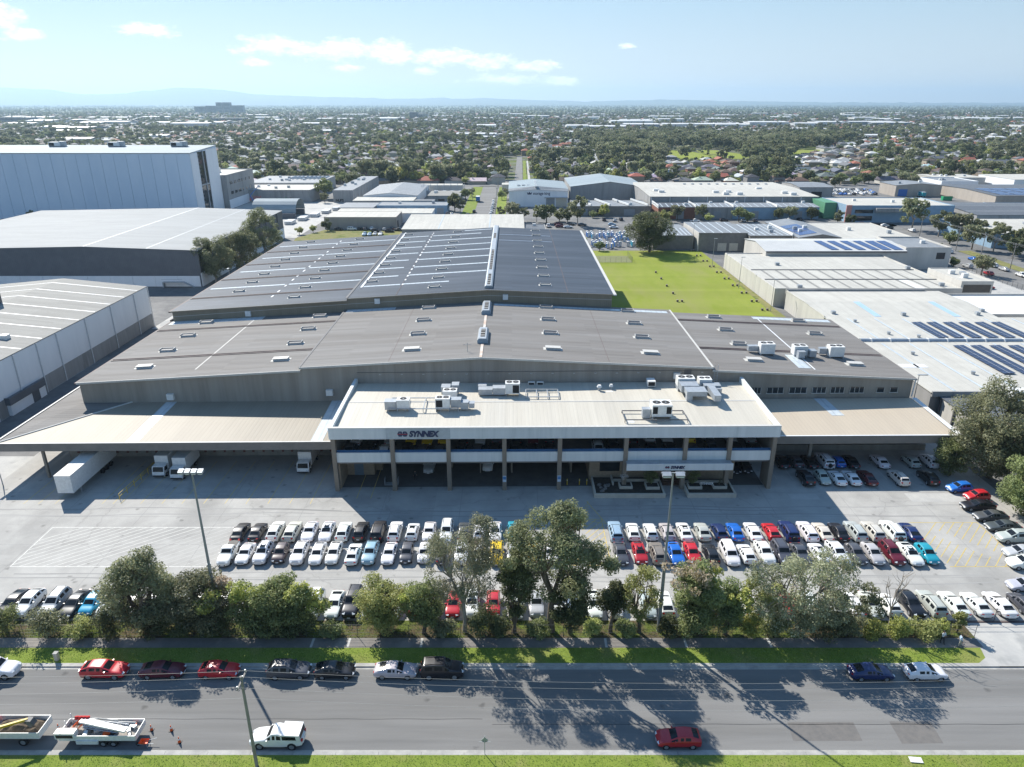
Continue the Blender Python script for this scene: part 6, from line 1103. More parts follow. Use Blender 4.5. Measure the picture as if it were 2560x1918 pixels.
# leafless tree by the fence
T = thing('tree', 'bare leafless tree standing behind the fence on the right', 'tree', (44.5, 67.6, 0), G1); rs = np.random.RandomState(5); tb = MB(); limb(tb, (0,0,-.1), (-.2,0,3.2), .13, .1, rs, 6, 3, .03)
for k in range(6):
    a = rs.uniform(0,6.28); q = np.array([-.2+math.cos(a)*1.2, math.sin(a)*.9, 5.6+rs.uniform(-.6,1.6)]); limb(tb, (-.2,0,2.6+.25*k), q, .07, .035, rs, 5, 3, .09)
    for j in range(4): limb(tb, q, q+np.array([rs.normal()*.7, rs.normal()*.5, rs.uniform(.5,1.8)]), .03, .012, rs, 4, 2, .1)
tb.build('trunk', M['bark_pale'], T, at=(0,0,0))
def bush(label, x, y, h, r, seed, leaf='mid', n=2200, size=.26, z=0.0, group='shrubs along the street fence', name='shrub', cat='shrub'):
    rs = np.random.RandomState(seed); T = thing(name, label, cat, (x, y, z), group)
    C, R = crown_clumps(rs, 14, r*.75, r*.6, h*.5, h*.42, min(r, h)*.42, .2, .05); tb = MB()
    for i in range(5): limb(tb, (0,0,-.1), C[i], .05, .015, rs, 4, 2, .05)
    tb.build('stem', M['bark'], T, at=(0,0,0)); V, F = leaves(rs, C, R, n, size, .2); part('foliage', np_mesh('foliage', V, F, LM[leaf]), T); return T
BU = [(-59.6,67.3,3.6,1.9,'mid','left edge below the black sedan'),(-54.4,66.9,3.9,2.4,'grey','before the second parked car from the left edge'),(-50.3,66.6,2.4,1.6,'light','low beside the sky blue hatchback'),(-46.5,66.6,3.0,2.0,'dark','under the leafy-spired tree'),(-41.5,66.6,3.2,2.2,'dark','behind the first red SUV'),(-38.2,66.5,2.8,1.8,'dark','below the olive-green tree'),(-33.8,66.6,3.0,2.0,'dark','between the olive-green and the broad tree'),(-29.6,66.6,2.6,1.9,'dark','under the broad lime-tipped tree'),(-25.2,66.6,2.8,2.0,'dark','under the right half of the broad tree'),(-21.0,66.6,1.6,1.5,'mid','at the gap in the trees'),(-8.2,66.8,2.2,1.6,'grey','at the foot of the wispy gum'),(-3.2,66.7,3.4,1.9,'dark','dark one between wispy gum and conifer'),(-1.4,66.7,2.6,1.5,'dark','against the conifer foot'),(3.0,66.6,1.9,1.4,'mid','at the big gum trunk'),(9.3,66.8,2.0,1.4,'light','below the small dark tree'),(13.0,66.8,1.8,1.4,'mid','left of the airy tree'),(18.2,66.6,2.4,1.4,'dark','left foot of the pink-tipped tree'),(27.9,66.8,3.4,1.6,'lime','yellow-green one left of the open wattle'),(30.5,66.7,2.4,1.6,'mid','left foot of the open wattle'),(36.6,66.8,3.0,2.2,'gum','right foot of the open wattle'),(39.4,66.7,2.6,1.8,'grey','between the wattle and the bare tree'),(42.2,66.7,1.9,1.7,'lime','left of the bare tree'),(45.2,66.7,1.8,1.8,'lime','bright green one right of the bare tree'),(48.0,66.7,1.9,1.8,'light','behind the standing person'),(50.4,66.9,1.7,1.3,'lime','grassy one nearest the gate post'),(52.4,67.2,3.2,.8,'light','climbing the gate post')]
for i, (x, y, h, r, lf, w) in enumerate(BU): bush('street-fence shrub, '+w, x, y, h*(1.3 if -47 < x < -22 else 1.1), r*1.15, 60+i, lf, n=int(900+900*r))
bush('round clipped green shrub left of the office steps', 22.4, 101.0, 2.6, 1.25, 101, 'mid', 2600, .16, .9, 'entrance shrubs'); bush('round clipped green shrub right of the office steps', 29.3, 101.0, 2.6, 1.25, 102, 'mid', 2600, .16, .9, 'entrance shrubs'); bush('small pale blossom tree in the square bed by the entrance', 18.2, 100.5, 2.6, .95, 103, 'blossom', 700, .14, .9, 'entrance shrubs')
bush('tiny sapling in the right raised bed by the entrance', 33.3, 100.4, 1.3, .4, 104, 'dark', 150, .12, .9, 'entrance shrubs')
# right boundary
G2 = 'trees along the right boundary'
tree('huge dense olive tree crowding the right canopy corner', 79.5, 104.5, 17.5, 8.2, 31, 'grey', ry=7.0, zc=9.0, rz=8.4, K=90, rc=2.0, n=24000, size=.44, group=G2, trunk=.5, fork=3)
tree('bright mid-green tree leaning over the right boundary cars', 77.5, 92.5, 11.0, 5.0, 32, 'mid', ry=4.6, zc=5.4, rz=5.2, K=56, rc=1.5, n=14000, size=.36, group=G2, fork=1.6)
tree('tall olive tree filling the right edge behind the boundary cars', 86.5, 97, 13.5, 6.5, 36, 'grey', ry=6, zc=6.8, rz=6.6, K=60, rc=1.8, n=14000, size=.42, group=G2, fork=2)
tree('lower feathery green tree at the far right edge by the car column', 78.5, 84.0, 8.6, 4.6, 33, 'light', ry=4.2, zc=4.2, rz=4.2, K=44, rc=1.4, n=9500, size=.34, group=G2, fork=1.2)
tree('leafy green understorey tree at the canopy end', 73.2, 105.2, 7.4, 3.0, 34, 'mid', ry=2.6, zc=3.8, rz=3.6, K=34, rc=1.1, n=7500, size=.32, group=G2, fork=1.0)
# between the left warehouses
G3 = 'gums between the left warehouses'
for i, a in enumerate(((-102.0,241,17,8.0,'gum','drooping gum, left of three beside the charcoal wall'),(-96.5,253,17.5,8.0,'gum','drooping gum, middle of three beside the charcoal wall'),(-98.5,283,20,9.0,'gum','taller gum, furthest of three beside the charcoal wall'))):
    tree(a[5], a[0], a[1], a[2], a[3], 41+i, a[4], K=70, rc=1.8, n=13000, size=.5, group=G3, bark='bark_pale', trunk=.35, fork=3, droop=.9, hollow=.4)
tree('large dark spreading tree at the far corner of the lawn', 57.5, 297, 17.6, 12.2, 45, 'dark', ry=10, zc=9.6, rz=8.6, K=80, rc=2.4, n=15000, size=.62, trunk=.6, fork=3)
# ---------------------------------------------------------------- kit of mid-distance trees, shared meshes
def kit(seed, h, rx, leaf, rz=None, zc=None, K=22, rc=1.6, n=1500, size=.9, bark='bark', droop=.2, trunk=.3):
    rs = np.random.RandomState(seed); rz = rz or h*.42; zc = zc or h-rz; C, R = crown_clumps(rs, K, max(.3,rx-rc*.6), max(.3,rx-rc*.6), zc, rz-rc*.4, rc, .35, .5)
    tb = MB(); f = max(.8, zc-rz*.7); tb.tube((0,0,-.2),(0,0,f),trunk,trunk*.7,6)
    for i in range(0, K, 3): limb(tb, (0,0,f), C[i], trunk*.4, .05, rs, 4, 2, .06)
    V, F = leaves(rs, C, R, n, size, droop, aspect=.6); return tb.mesh('trunk', M[bark]), np_mesh('crown', V, F, LM[leaf]), h
KIT = {'gum': [kit(1,13,5.6,'gum',bark='bark_pale',K=26,n=1900,droop=.7), kit(2,15,5.2,'gum',bark='bark_pale',K=24,n=1800,droop=.7), kit(3,11,5.4,'grey',K=24,n=1700)],
       'dark': [kit(4,9,4.4,'dark',n=1500), kit(5,10,4.8,'dark',n=1600)], 'mid': [kit(6,7,3.8,'mid',n=1300,rc=1.3,K=20,size=.75), kit(7,8,4.6,'mid',n=1500)],
       'light': [kit(8,7,3.8,'light',n=1300,rc=1.3,size=.75)], 'lime': [kit(9,8,4.2,'lime',n=1500,rc=1.4,size=.75)], 'conifer': [kit(10,10,1.9,'dark',rz=4.8,zc=5.2,K=24,rc=.9,n=1100,size=.6)], 'yellow': [kit(11,6,3.4,'yellow',n=1100,rc=1.2,size=.7)], 'pink': [kit(12,5,2.6,'pink',n=800,rc=1.0,size=.6)]}
KN = {'gum':'olive gum tree','dark':'dark green tree','mid':'mid-green tree','light':'pale green tree','lime':'bright lime tree','conifer':'slim dark conifer','yellow':'yellow-green tree','pink':'reddish small tree'}
def mid_tree(label, x, y, kind, h, seed=0, group='trees about the industrial estate', z=-.1):
    tm, cm, h0 = KIT[kind][seed % len(KIT[kind])]; T = thing('tree', label, 'tree', (x, y, z), group, (seed*1.7) % 6.28); s = h/h0; T.scale = (s*(1+.15*((seed*37) % 7-3)/3), s*(1+.12*((seed*53) % 5-2)/2), s)
    part('trunk', tm, T); part('crown', cm, T); return T
MT = [(-33,418,'dark',11,'beside the blue-grey workshop end'),(-29.5,412,'gum',10,'by the service street, left side'),(-30,470,'mid',7,'at the substation fence'),(-27,487,'gum',6,'at the substation corner'),(-6,384,'gum',8.5,'leftmost in the row right of the service street'),(0,381,'gum',11,'second in the row before the storage building'),(6,380,'gum',8,'third in the row before the storage building'),(13,379,'gum',10,'fourth in the row before the storage building'),(18,376,'dark',10,'fifth in the row before the storage building'),(25,381,'mid',7,'low one before the white sheds'),(33.5,368,'gum',17,'tall thin one before the low workshop row'),(29,378,'dark',8,'behind the tall thin one'),(50,395,'lime',7.5,'bright one before the low workshop row'),(44,393,'mid',4,'small one before the low workshop row'),(-6.5,470,'mid',6,'beside the storage building'),(-5,478,'gum',7,'behind the one beside the storage building'),(80,377,'light',7,'outside the brick unit'),(88,384,'gum',9,'tall one outside the brick unit'),(100,384,'gum',9,'outside the grey unit'),(103,377,'light',5,'low one outside the grey unit'),(119.5,380,'mid',7.5,'left one outside the blue units'),(124,379,'mid',6,'right one outside the blue units'),(142,384,'dark',7,'left clump before the right blue unit'),(148,385,'gum',8,'middle clump before the right blue unit'),(160,386,'dark',7,'right clump before the right blue unit'),(166,367,'gum',9,'at the corner office'),(172,366,'dark',6,'low one at the corner office'),(196,352,'gum',17,'tall pale-trunked one by the side street'),(199,334,'gum',14,'behind the tall pale-trunked one'),(206,330,'gum',13,'second behind the pale-trunked one'),(213,327,'gum',10,'third along the street reserve'),(194,316,'mid',6,'bushy one at the side street kerb'),(196,303,'gum',12,'first in the row along the side street'),(202,298,'gum',13,'second in the row along the side street'),(208,292,'gum',13,'third in the row along the side street'),(216,290,'gum',12,'fourth in the row along the side street'),(201,284,'dark',9,'dark one under the street row'),(175,290,'gum',6,'small one on the near kerb of the side street'),(170,254,'gum',8,'thin one on the near kerb of the side street'),(168,268,'mid',4,'clipped one by the fence of the side street'),(225,300,'gum',12,'fifth in the row along the side street'),(-279,400,'dark',12,'beside the towering warehouse at the left edge'),(-286,404,'dark',11,'left edge one beside the towering warehouse'),(-257,386,'gum',6,'small one before the towering warehouse'),(-240,384,'mid',4,'low one before the towering warehouse'),(-212,380,'mid',5,'right low one before the towering warehouse'),(-122,476,'mid',13,'between the graffiti wall and the long shed'),(-117,455,'gum',7,'spreading one at the long shed corner'),(-116,530,'gum',13,'behind the long shed corner'),(-90,350,'dark',6,'at the left end of the beige warehouse'),(-96,346,'light',4,'scrubby one at the paddock corner'),(-101,340,'light',4,'scrubby one by the paddock fence'),(37,300,'mid',4,'scrubby one by the toilet yard fence'),(30,310,'light',5,'left scrub along the toilet yard'),(29.5,318,'light',5,'second scrub along the toilet yard'),(28,286,'light',4,'scrub at the lawn fence corner'),(62,352,'light',6,'beside the toilet yard tree'),(70,362,'mid',6,'behind the big lawn tree')]
for i, (x, y, k, h, w) in enumerate(MT): mid_tree(KN[k]+', '+w, x, y, k, h, i)
# ================================================================= THE SUBURB BEYOND
RC_ = {'grey':(.15,.155,.165),'brown':(.13,.095,.075),'terracotta':(.34,.12,.075),'charcoal':(.06,.063,.07),'pale':(.42,.42,.41),'white':(.62,.62,.60)}
WC_ = [(.38,.33,.26),(.44,.42,.37),(.24,.12,.085),(.30,.24,.18),(.50,.49,.46),(.24,.235,.23)]
M['hroof'] = mat_objcolor('house_roof_tiles', .75, mottle=.25, scale=.8, spec=.3); M['hwall'] = mat_objcolor('house_wall', .85, mottle=.12, scale=.6, spec=.2)
M['hroof_far'] = mat_objcolor('far_roof_tiles', .75, mottle=.2, scale=.5, spec=.3, randomize=[RC_['grey'],RC_['brown'],RC_['grey'],RC_['pale'],RC_['brown'],RC_['charcoal'],RC_['terracotta'],RC_['pale'],RC_['grey'],RC_['white'],RC_['brown'],RC_['pale']])
M['hwall_far'] = mat_objcolor('far_house_wall', .85, mottle=.1, scale=.4, spec=.2, randomize=WC_)
def hip(b, x0, x1, y0, y1, z, rise, e=.55):
    x0 -= e; x1 += e; y0 -= e; y1 += e; w, d = x1-x0, y1-y0; m = min(w, d)/2
    if w >= d: r0, r1 = (x0+m,(y0+y1)/2,z+rise), (x1-m,(y0+y1)/2,z+rise)
    else: r0, r1 = ((x0+x1)/2,y0+m,z+rise), ((x0+x1)/2,y1-m,z+rise)
    P = [(x0,y0,z),(x1,y0,z),(x1,y1,z),(x0,y1,z),r0,r1]
    b.add(P, [(0,1,5,4),(1,2,5),(2,3,4,5),(3,0,4),(3,2,1,0)] if w >= d else [(0,1,4),(1,2,5,4),(2,3,5),(3,0,4,5),(3,2,1,0)])
HK = []
for v in range(5):
    w, r = MB(), MB(); h = (2.7,2.7,5.4,2.7,2.8)[v]
    if v == 0: w.box(-7,7,-5,5,0,h); hip(r,-7,7,-5,5,h,2.2)
    if v == 1: w.box(-7.5,4,-4,5,0,h); hip(r,-7.5,4,-4,5,h,2.1); w.box(1,7.5,-7,1,0,h); hip(r,1,7.5,-7,1,h-.01,1.9)
    if v == 2: w.box(-5,5,-5,4,0,h); hip(r,-5,5,-5,4,h,1.9); w.box(4,8.5,-4,3,0,2.7); hip(r,4.6,8.5,-4,3,2.7,1.2)
    if v == 3: w.box(-8,6,-4.5,4.5,0,h); r.add([(-8.6,-5.1,h),(6.6,-5.1,h),(6.6,5.1,h),(-8.6,5.1,h),(-8.6,0,h+2.3),(6.6,0,h+2.3)], [(0,1,5,4),(2,3,4,5),(1,2,5),(3,0,4),(3,2,1,0)])
    if v == 4: w.box(-6,6,-6,6,0,h); hip(r,-6,6,-6,6,h,2.6); w.box(-6,-1,-9,-6,0,h); hip(r,-6,-1,-9,-5,h-.01,1.5)
    if v != 2: r.box(2,2.8,1,1.7,h+1.0,h+2.6)
    HK.append((w, r, w.mesh('wall', M['hwall']), r.mesh('roof', M['hroof'])))
b = MB(); b.box(-.9,.9,-.06,0,0,1.2); HWIN = b.mesh('window', M['glass'])
def in_view(x, y, pad=25): return y > 0 and abs(x) < .735*y+pad
def street_clear(x, y): sx = 4.8+(y-560)*.0046; return abs(x-sx) > 12 or y > 870
def in_park(x, y): return (105 < x < 140+.62*(y-560) and 800 < y < 1340 and x < 620)
def industrial(x, y): return y < 566 and -205 < x < 425
def no_house(x, y): return industrial(x, y) or in_park(x, y) or not street_clear(x, y) or (-215 < x < -160 and y < 480) or x < -340 and y < 430
rt = random.Random(21); H_all = []; yrow = 480.0; ri = 0
while yrow < 2300:
    sp = 17.5+(yrow-480)*.004
    x = -.735*yrow-20
    while x < .735*yrow+20:
        xx, yy = x+rt.uniform(-2,2), yrow+rt.uniform(-2.5,2.5)
        if in_view(xx, yy) and not no_house(xx, yy) and rt.random() < .9: H_all.append((xx, yy, rt.randrange(5), (0 if ri % 2 else math.pi)+rt.choice((0,0,H,-H))+rt.uniform(-.06,.06), rt.uniform(.88,1.12)))
        x += sp
    if ri % 2 == 0 and 566 < yrow < 1400:
        yr = yrow+15
        if not 800 < yr < 1340: sheet('suburban_street', rect(-.75*yr, .75*yr, yr-3.6, yr+3.6), -.22, M['asphalt_old'])
        else: sheet('suburban_street', rect(-.75*yr, 100, yr-3.6, yr+3.6), -.22, M['asphalt_old'])
    yrow += (15 if ri % 2 else 30)+(yrow-480)*.006; ri += 1
H_all.sort(key=lambda q: q[1])
NEARH, FARH = H_all[:300], H_all[300:]
bins = {}
for i, (x, y, v, rz, s) in enumerate(NEARH):
    cn = rt.choice(['grey','brown','grey','brown','terracotta','charcoal','pale','grey','brown','white','grey'])
    side = 'left of' if x < 5 else 'right of'; k = (round((y-480)/26), side); bins[k] = bins.get(k, 0)+1
    T = thing('house', '%s-roofed suburban house, %s %s the long street, %s street back' % (cn if cn != 'pale' else 'pale grey', nth(bins[k]-1), side, nth(k[0])), 'house', (x, y, -.28), 'houses of the suburb', rz); T.scale = (s, s, s)
    part('wall', HK[v][2], T, color=rt.choice(WC_)); part('roof', HK[v][3], T, color=tuple(q*rt.uniform(.85,1.15) for q in RC_[cn]))
    if y < 640:
        hw = {0:(-5.01,((-4,0),(0,0),(4,0))),1:(-4.01,((-5,0),(-1.5,0))),2:(-5.01,((-3,0),(2.5,0),(-3,2.8),(2.5,2.8))),3:(-4.51,((-5,0),(-1,0),(3.5,0))),4:(-6.01,((1,0),(4,0)))}[v]
        for wx_, wz in hw[1]: part('window', HWIN, T, (wx_, hw[0], .9+wz))
# ---- scatter of instances on points: one object of kind stuff
def gn_scatter(name, pts, scl, rot, idx, kit_objs, label, cat):
    c = bpy.data.collections.new(name+'_kit')
    for i, o in enumerate(kit_objs): o.name = '%s_source_%02d' % (name, i); c.objects.link(o)
    me = bpy.data.meshes.new(name); n = len(pts); me.vertices.add(n); me.vertices.foreach_set('co', np.asarray(pts, np.float32).ravel())
    for nm, ty, dat in (('sc','FLOAT',scl),('rz','FLOAT',rot),('ix','INT',idx)):
        a = me.attributes.new(nm, ty, 'POINT'); a.data.foreach_set('value', np.asarray(dat, np.int32 if ty == 'INT' else np.float32))
    o = bpy.data.objects.new(name, me); link(o); tag(o, label, cat, kind='stuff')
    ng = bpy.data.node_groups.new(name, 'GeometryNodeTree'); ng.interface.new_socket('Geometry', in_out='INPUT', socket_type='NodeSocketGeometry'); ng.interface.new_socket('Geometry', in_out='OUTPUT', socket_type='NodeSocketGeometry')
    gi, go = ng.nodes.new('NodeGroupInput'), ng.nodes.new('NodeGroupOutput'); ci = ng.nodes.new('GeometryNodeCollectionInfo'); ci.inputs['Collection'].default_value = c; ci.inputs['Separate Children'].default_value = True; ci.inputs['Reset Children'].default_value = True
    def na(nm, ty): q = ng.nodes.new('GeometryNodeInputNamedAttribute'); q.data_type = ty; q.inputs['Name'].default_value = nm; return next(s for s in q.outputs if s.enabled and s.name == 'Attribute')
    ip = ng.nodes.new('GeometryNodeInstanceOnPoints'); ip.inputs['Pick Instance'].default_value = True; cx = ng.nodes.new('ShaderNodeCombineXYZ'); L = ng.links
    L.new(gi.outputs[0], ip.inputs['Points']); L.new(ci.outputs[0], ip.inputs['Instance']); L.new(na('ix','INT'), ip.inputs['Instance Index']); L.new(na('rz','FLOAT'), cx.inputs[2]); L.new(cx.outputs[0], ip.inputs['Rotation']); L.new(na('sc','FLOAT'), ip.inputs['Scale']); L.new(ip.outputs[0], go.inputs[0])
    md = o.modifiers.new('scatter', 'NODES'); md.node_group = ng; return o
def join_kit(mbs, mats):
    f = MB()
    for k, mb_ in enumerate(mbs):
        o = len(f.v); f.v.extend(mb_.v); f.f.extend(tuple(o+i for i in q) for q in mb_.f); f.m.extend([k]*len(mb_.f))
    return f.mesh('far_house', mats)
fh = [bpy.data.objects.new('far_house', join_kit(HK[v][:2], [M['hwall_far'], M['hroof_far']])) for v in range(5)]
P_, S_, R_, I_ = [], [], [], []
for (x, y, v, rz, s) in FARH: P_.append((x, y, -.28)); S_.append(s); R_.append(rz); I_.append(v)
for q in range(3800):            # thinner sampling further out
    y = 2300*(4800/2300)**rt.random(); x = rt.uniform(-.73,.73)*y; P_.append((x, y, -.28)); S_.append(rt.uniform(.9,1.6)); R_.append(rt.uniform(0,6.28)); I_.append(rt.randrange(5))
gn_scatter('far_houses', P_, S_, R_, I_, fh, 'mass of far suburban houses fading into the haze', 'houses')
# ---- trees of the suburb
def park_tree(x, y): return in_park(x, y) and not fairway(x, y)
FW = [(190,232,830,985),(240,275,840,990),(345,428,840,1005),(120,150,850,930),(480,520,850,960)]
def fairway(x, y): return any(a < x < b and c < y < d for a, b, c, d in FW)
for a, b_, c, d in FW: sheet('fairway', [(a,c),((a+b_)/2,c-6),(b_,c+4),(b_+6,(c+d)/2),(b_-4,d),((a+b_)/2,d+5),(a+3,d-4),(a-6,(c+d)/2)], -.2, M['lawn'])
sheet('playing_field', rect(-300,-240,640,690), -.2, M['lawn']); sheet('far_field', rect(950,1500,2700,2900), -.2, M['drygrass']); sheet('vacant_block', rect(-48,-24,566,584), -.2, M['verge'])
TR = []
def dens(x, y): return .5+.5*math.sin(x*.012+1.3*math.sin(y*.008))*math.sin(y*.010+math.sin(x*.007))
def add_tree(x, y, big=False):
    if rt.random() > .30+.95*dens(x, y): return
    if fairway(x, y) or not street_clear(x, y): return
    pk = park_tree(x, y) and not (y < 1010 and (.205 < x/y < .31 or .385 < x/y < .475)); u = rt.random()
    if pk: k = 'gum' if u < .85 else 'dark'; h = rt.uniform(11,19)
    else:
        k = 'gum' if u < .22 else 'dark' if u < .47 else 'mid' if u < .74 else 'light' if u < .85 else 'lime' if u < .935 else 'conifer' if u < .965 else 'yellow' if u < .975 else 'pink'
        h = (1.25 if dens(x, y) > .72 else 1.0)*{'gum':rt.uniform(7,15),'dark':rt.uniform(4,11),'mid':rt.uniform(3,8.5),'light':rt.uniform(3,8),'lime':rt.uniform(4,9),'conifer':rt.uniform(6,13),'yellow':rt.uniform(3,6),'pink':rt.uniform(3,5)}[k]
    if 560 < y < 1000 and (.205 < x/y < .31 or .385 < x/y < .475): h = min(h, 4.0); k = k if k not in ('gum','conifer') else 'mid'
    TR.append((x, y, k, h))
spec = [(-48,600,'lime',13),(-60,592,'mid',10),(-86,575,'yellow',12),(-95,580,'lime',13),(-76,572,'lime',10),(-8,600,'dark',15),(-10,628,'dark',16),(-9,655,'dark',14),(-7,575,'gum',11),(-11,690,'dark',13),(60,575,'conifer',9),(64,577,'conifer',8),(150,590,'lime',11),(160,580,'mid',9),(132,600,'gum',15),(196,600,'gum',17),(120,572,'dark',11),(82,580,'lime',11),(230,570,'dark',11),(300,600,'conifer',12),(-120,600,'gum',18),(-150,560,'dark',13),(-140,552,'dark',12),(-165,548,'gum',12),(-175,570,'dark',14),(-128,558,'mid',10),(-190,600,'dark',17),(-160,620,'gum',16),(-210,560,'mid',12),(-205,630,'lime',9),(-55,575,'mid',8),(250,560,'mid',9),(272,575,'dark',8),(262,560,'mid',7),(240,545,'dark',8),(300,550,'gum',9),(222,540,'gum',9)]
for s_ in spec: TR.append(s_)
y = 486.0
while y < 2500:
    n = int((1.5*y+40)/ (8.6+(y-480)*.006))
    for i in range(n):
        x = rt.uniform(-.745,.745)*y; yy = y+rt.uniform(-7,7)
        if industrial(x, yy) or (-345 < x < -160 and yy < 482) or (x < -340 and yy < 440 and False): continue
        add_tree(x, yy)
    y += 10.5+(y-480)*.007
for q in range(800):
    x, y = rt.uniform(105,620), rt.uniform(800,1340)
    if park_tree(x, y) and not (y < 1010 and (.205 < x/y < .31 or .385 < x/y < .475) and rt.random() < .8): TR.append((x, y, 'gum' if rt.random() < .8 else 'dark', rt.uniform(11,19)))
for q in range(21000):
    y = 2400*(17500/2400)**rt.random(); x = rt.uniform(-.73,.73)*y; u = rt.random()
    if rt.random() > .25+dens(x*.35, y*.35): continue
    TR.append((x, y, 'gum' if u < .45 else 'dark' if u < .8 else 'mid', rt.uniform(7,15)*(1+.22*(y-2400)/4000)))
TR.sort(key=lambda q: q[1])
NEART, FART = TR[:300], TR[300:]; bins = {}
for i, (x, y, k, h) in enumerate(NEART):
    side = 'left of' if x < 5 else 'right of'; kk = (k, round((y-480)/26), side); bins[kk] = bins.get(kk, 0)+1
    mid_tree('%s, %s of its kind %s the long street, %s street back' % (KN[k], nth(bins[kk]-1), side, nth(max(0,kk[1]))), x, y, k, h, i, 'trees among the suburban houses', -.28)
kobs = []; kidx = {}
for k in KIT:
    for (tm, cm, h0) in KIT[k]:
        f = cm.copy(); kidx.setdefault(k, []).append((len(kobs), h0)); kobs.append(bpy.data.objects.new('far_tree', f))
P_, S_, R_, I_ = [], [], [], []
for (x, y, k, h) in FART: j, h0 = rt.choice(kidx[k]); P_.append((x, y, -.28)); S_.append(h/h0); R_.append(rt.uniform(0,6.28)); I_.append(j)
gn_scatter('far_trees', P_, S_, R_, I_, kobs, 'mass of far garden and park trees fading into the haze', 'trees')
# ---- distant big roofs and towers
M['far_white'] = mat('distant_white_roof', (.66,.66,.64), (.52,.53,.54), .03, .6); M['far_grey'] = mat('distant_grey_block', (.20,.24,.29), (.15,.18,.22), .05, .6)
FWH = [(150,1750),(230,1820),(320,1900),(430,1880),(540,1960),(640,2050),(700,2100),(840,2060),(960,2200),(380,2350),(520,2500),(700,2600),(860,2700),(1060,2600),(1250,2700),(600,3000),(900,3200),(1200,3300),(1500,3400),(300,2900),(100,3100),(-100,2700),(-250,2500),(-420,2650),(-600,2700),(-750,2550),(-900,2800),(-300,3300),(0,3600),(400,3700),(800,3900),(1300,4000),(1800,4000),(2100,4200),(-700,3400),(-1100,3300),(-1400,3000),(-1000,2200),(-1250,2400),(-500,2000),(-800,1900),(-1050,1750),(1450,2500),(1600,2600),(1750,2900),(2000,3100)]
_q = random.Random(77)
while len(FWH) < 92:
    y_ = _q.uniform(1150,3000); x_ = _q.uniform(-.7,.7)*y_
    if not in_park(x_, y_): FWH.append((round(x_), round(y_)))
FWH.sort()
for i, (x, y) in enumerate(FWH):
    rr = random.Random(i*5+1); T = thing('factory', 'distant white-roofed factory, %s of the far roofs counted from the left' % nth(i) if i < 46 else 'distant white-roofed factory, %s of the far roofs counted from the right' % nth(len(FWH)-1-i), 'factory', (x, y, -.3), 'distant white roofs')
    w, d, h = rr.uniform(50,130), rr.uniform(40,90), rr.uniform(7,12)
    if y < 1700: w, d, h = w*.45, d*.45, h*.7
    b = MB(); b.box(-w/2,w/2,-d/2,d/2,0,h); part('wall', b.mesh('wall', M['far_grey' if i % 3 == 0 else 'far_white']), T); b = MB(); b.add([(-w/2,-d/2,h+.1),(w/2,-d/2,h+.1),(w/2,0,h+1.8),(-w/2,0,h+1.8),(w/2,d/2,h+.1),(-w/2,d/2,h+.1)], [(0,1,2,3),(3,2,4,5)]); part('roof', b.mesh('roof', M['far_white']), T)
def block(label, x, y, w, d, h, m='far_grey', bands=6):
    T = thing('apartment_block', label, 'building', (x, y, -.3), 'distant blocks'); b = MB(); b.box(-w/2,w/2,-d/2,d/2,0,h); part('wall', b.mesh('wall', M[m]), T)
    for k in range(bands):
        b = MB(); z = h*(k+.45)/bands; b.box(-w*.47,w*.47,-d/2-.3,-d/2-.02,z,z+h/bands*.4); part('window_band', b.mesh('window_band', M['glass']), T)
for i, (x, w, h) in enumerate(((-1815,60,40),(-1750,55,44),(-1700,34,62),(-1655,38,62),(-1595,66,46))): block('blue-grey tower block, %s of five in the cluster on the left horizon' % nth(i), x, 4440, w, 30, h, bands=8)
block('dark mid-rise block standing alone left of centre on the horizon', -375, 2911, 32, 25, 26); block('paler half of the lone mid-rise block', -340, 2918, 36, 25, 20, 'far_white'); block('long low blue curved hall below the tower cluster', -925, 2483, 106, 50, 13, bands=2); block('long grey slab block at the left edge of the horizon', -1500, 2300, 110, 20, 18, bands=4); block('low grey hospital-like block left of the tower cluster', -1250, 2250, 70, 20, 13, bands=3)
# ---- hills and the air
hp = [(-.80,150),(-.667,318),(-.6,285),(-.565,205),(-.52,210),(-.437,318),(-.38,290),(-.33,200),(-.25,170),(-.185,145),(-.13,128),(-.1,150),(-.06,128),(-.04,150),(0,120),(.06,100),(.09,85),(.16,105),(.2,118),(.28,95),(.36,78),(.5,66),(.7,62),(.85,60)]
b = MB(); n = 160; prev = None; rr = np.random.RandomState(9); jit = rr.normal(size=n+1)
for i in range(n+1):
    t = -.8+1.65*i/n; z = float(np.interp(t, [q[0] for q in hp], [q[1] for q in hp]))+jit[i]*4
    z = 58+(z-58)*1.5; cur = [(t*16500,16500,-.4),(t*19000,19000,z*.45),(t*21000,21000,z),(t*23000,23000,z*.4)]
    if prev: b.add(prev+cur, [(k,k+4,k+5,k+1) for k in range(3)])
    prev = cur
hills = b.build('hills', mat('wooded_hills', (.04,.055,.025), (.07,.085,.035), .004, .95)); tag(hills, kind='structure')
b = MB(); b.box(-24600,24600,-24400,24800,-1.5,480); hz = b.build('haze', []); tag(hz, 'pale blue summer haze filling the air', 'haze', kind='stuff')
hm = bpy.data.materials.new('haze'); hm.use_nodes = True; nt = hm.node_tree; nt.nodes.clear(); o_ = N(nt, 'ShaderNodeOutputMaterial'); v_ = N(nt, 'ShaderNodeVolumePrincipled'); v_.inputs['Color'].default_value = (.56,.79,1.0,1); v_.inputs['Density'].default_value = 0.7e-4; v_.inputs['Anisotropy'].default_value = .35; nt.links.new(v_.outputs[0], o_.inputs['Volume']); hz.data.materials.append(hm)
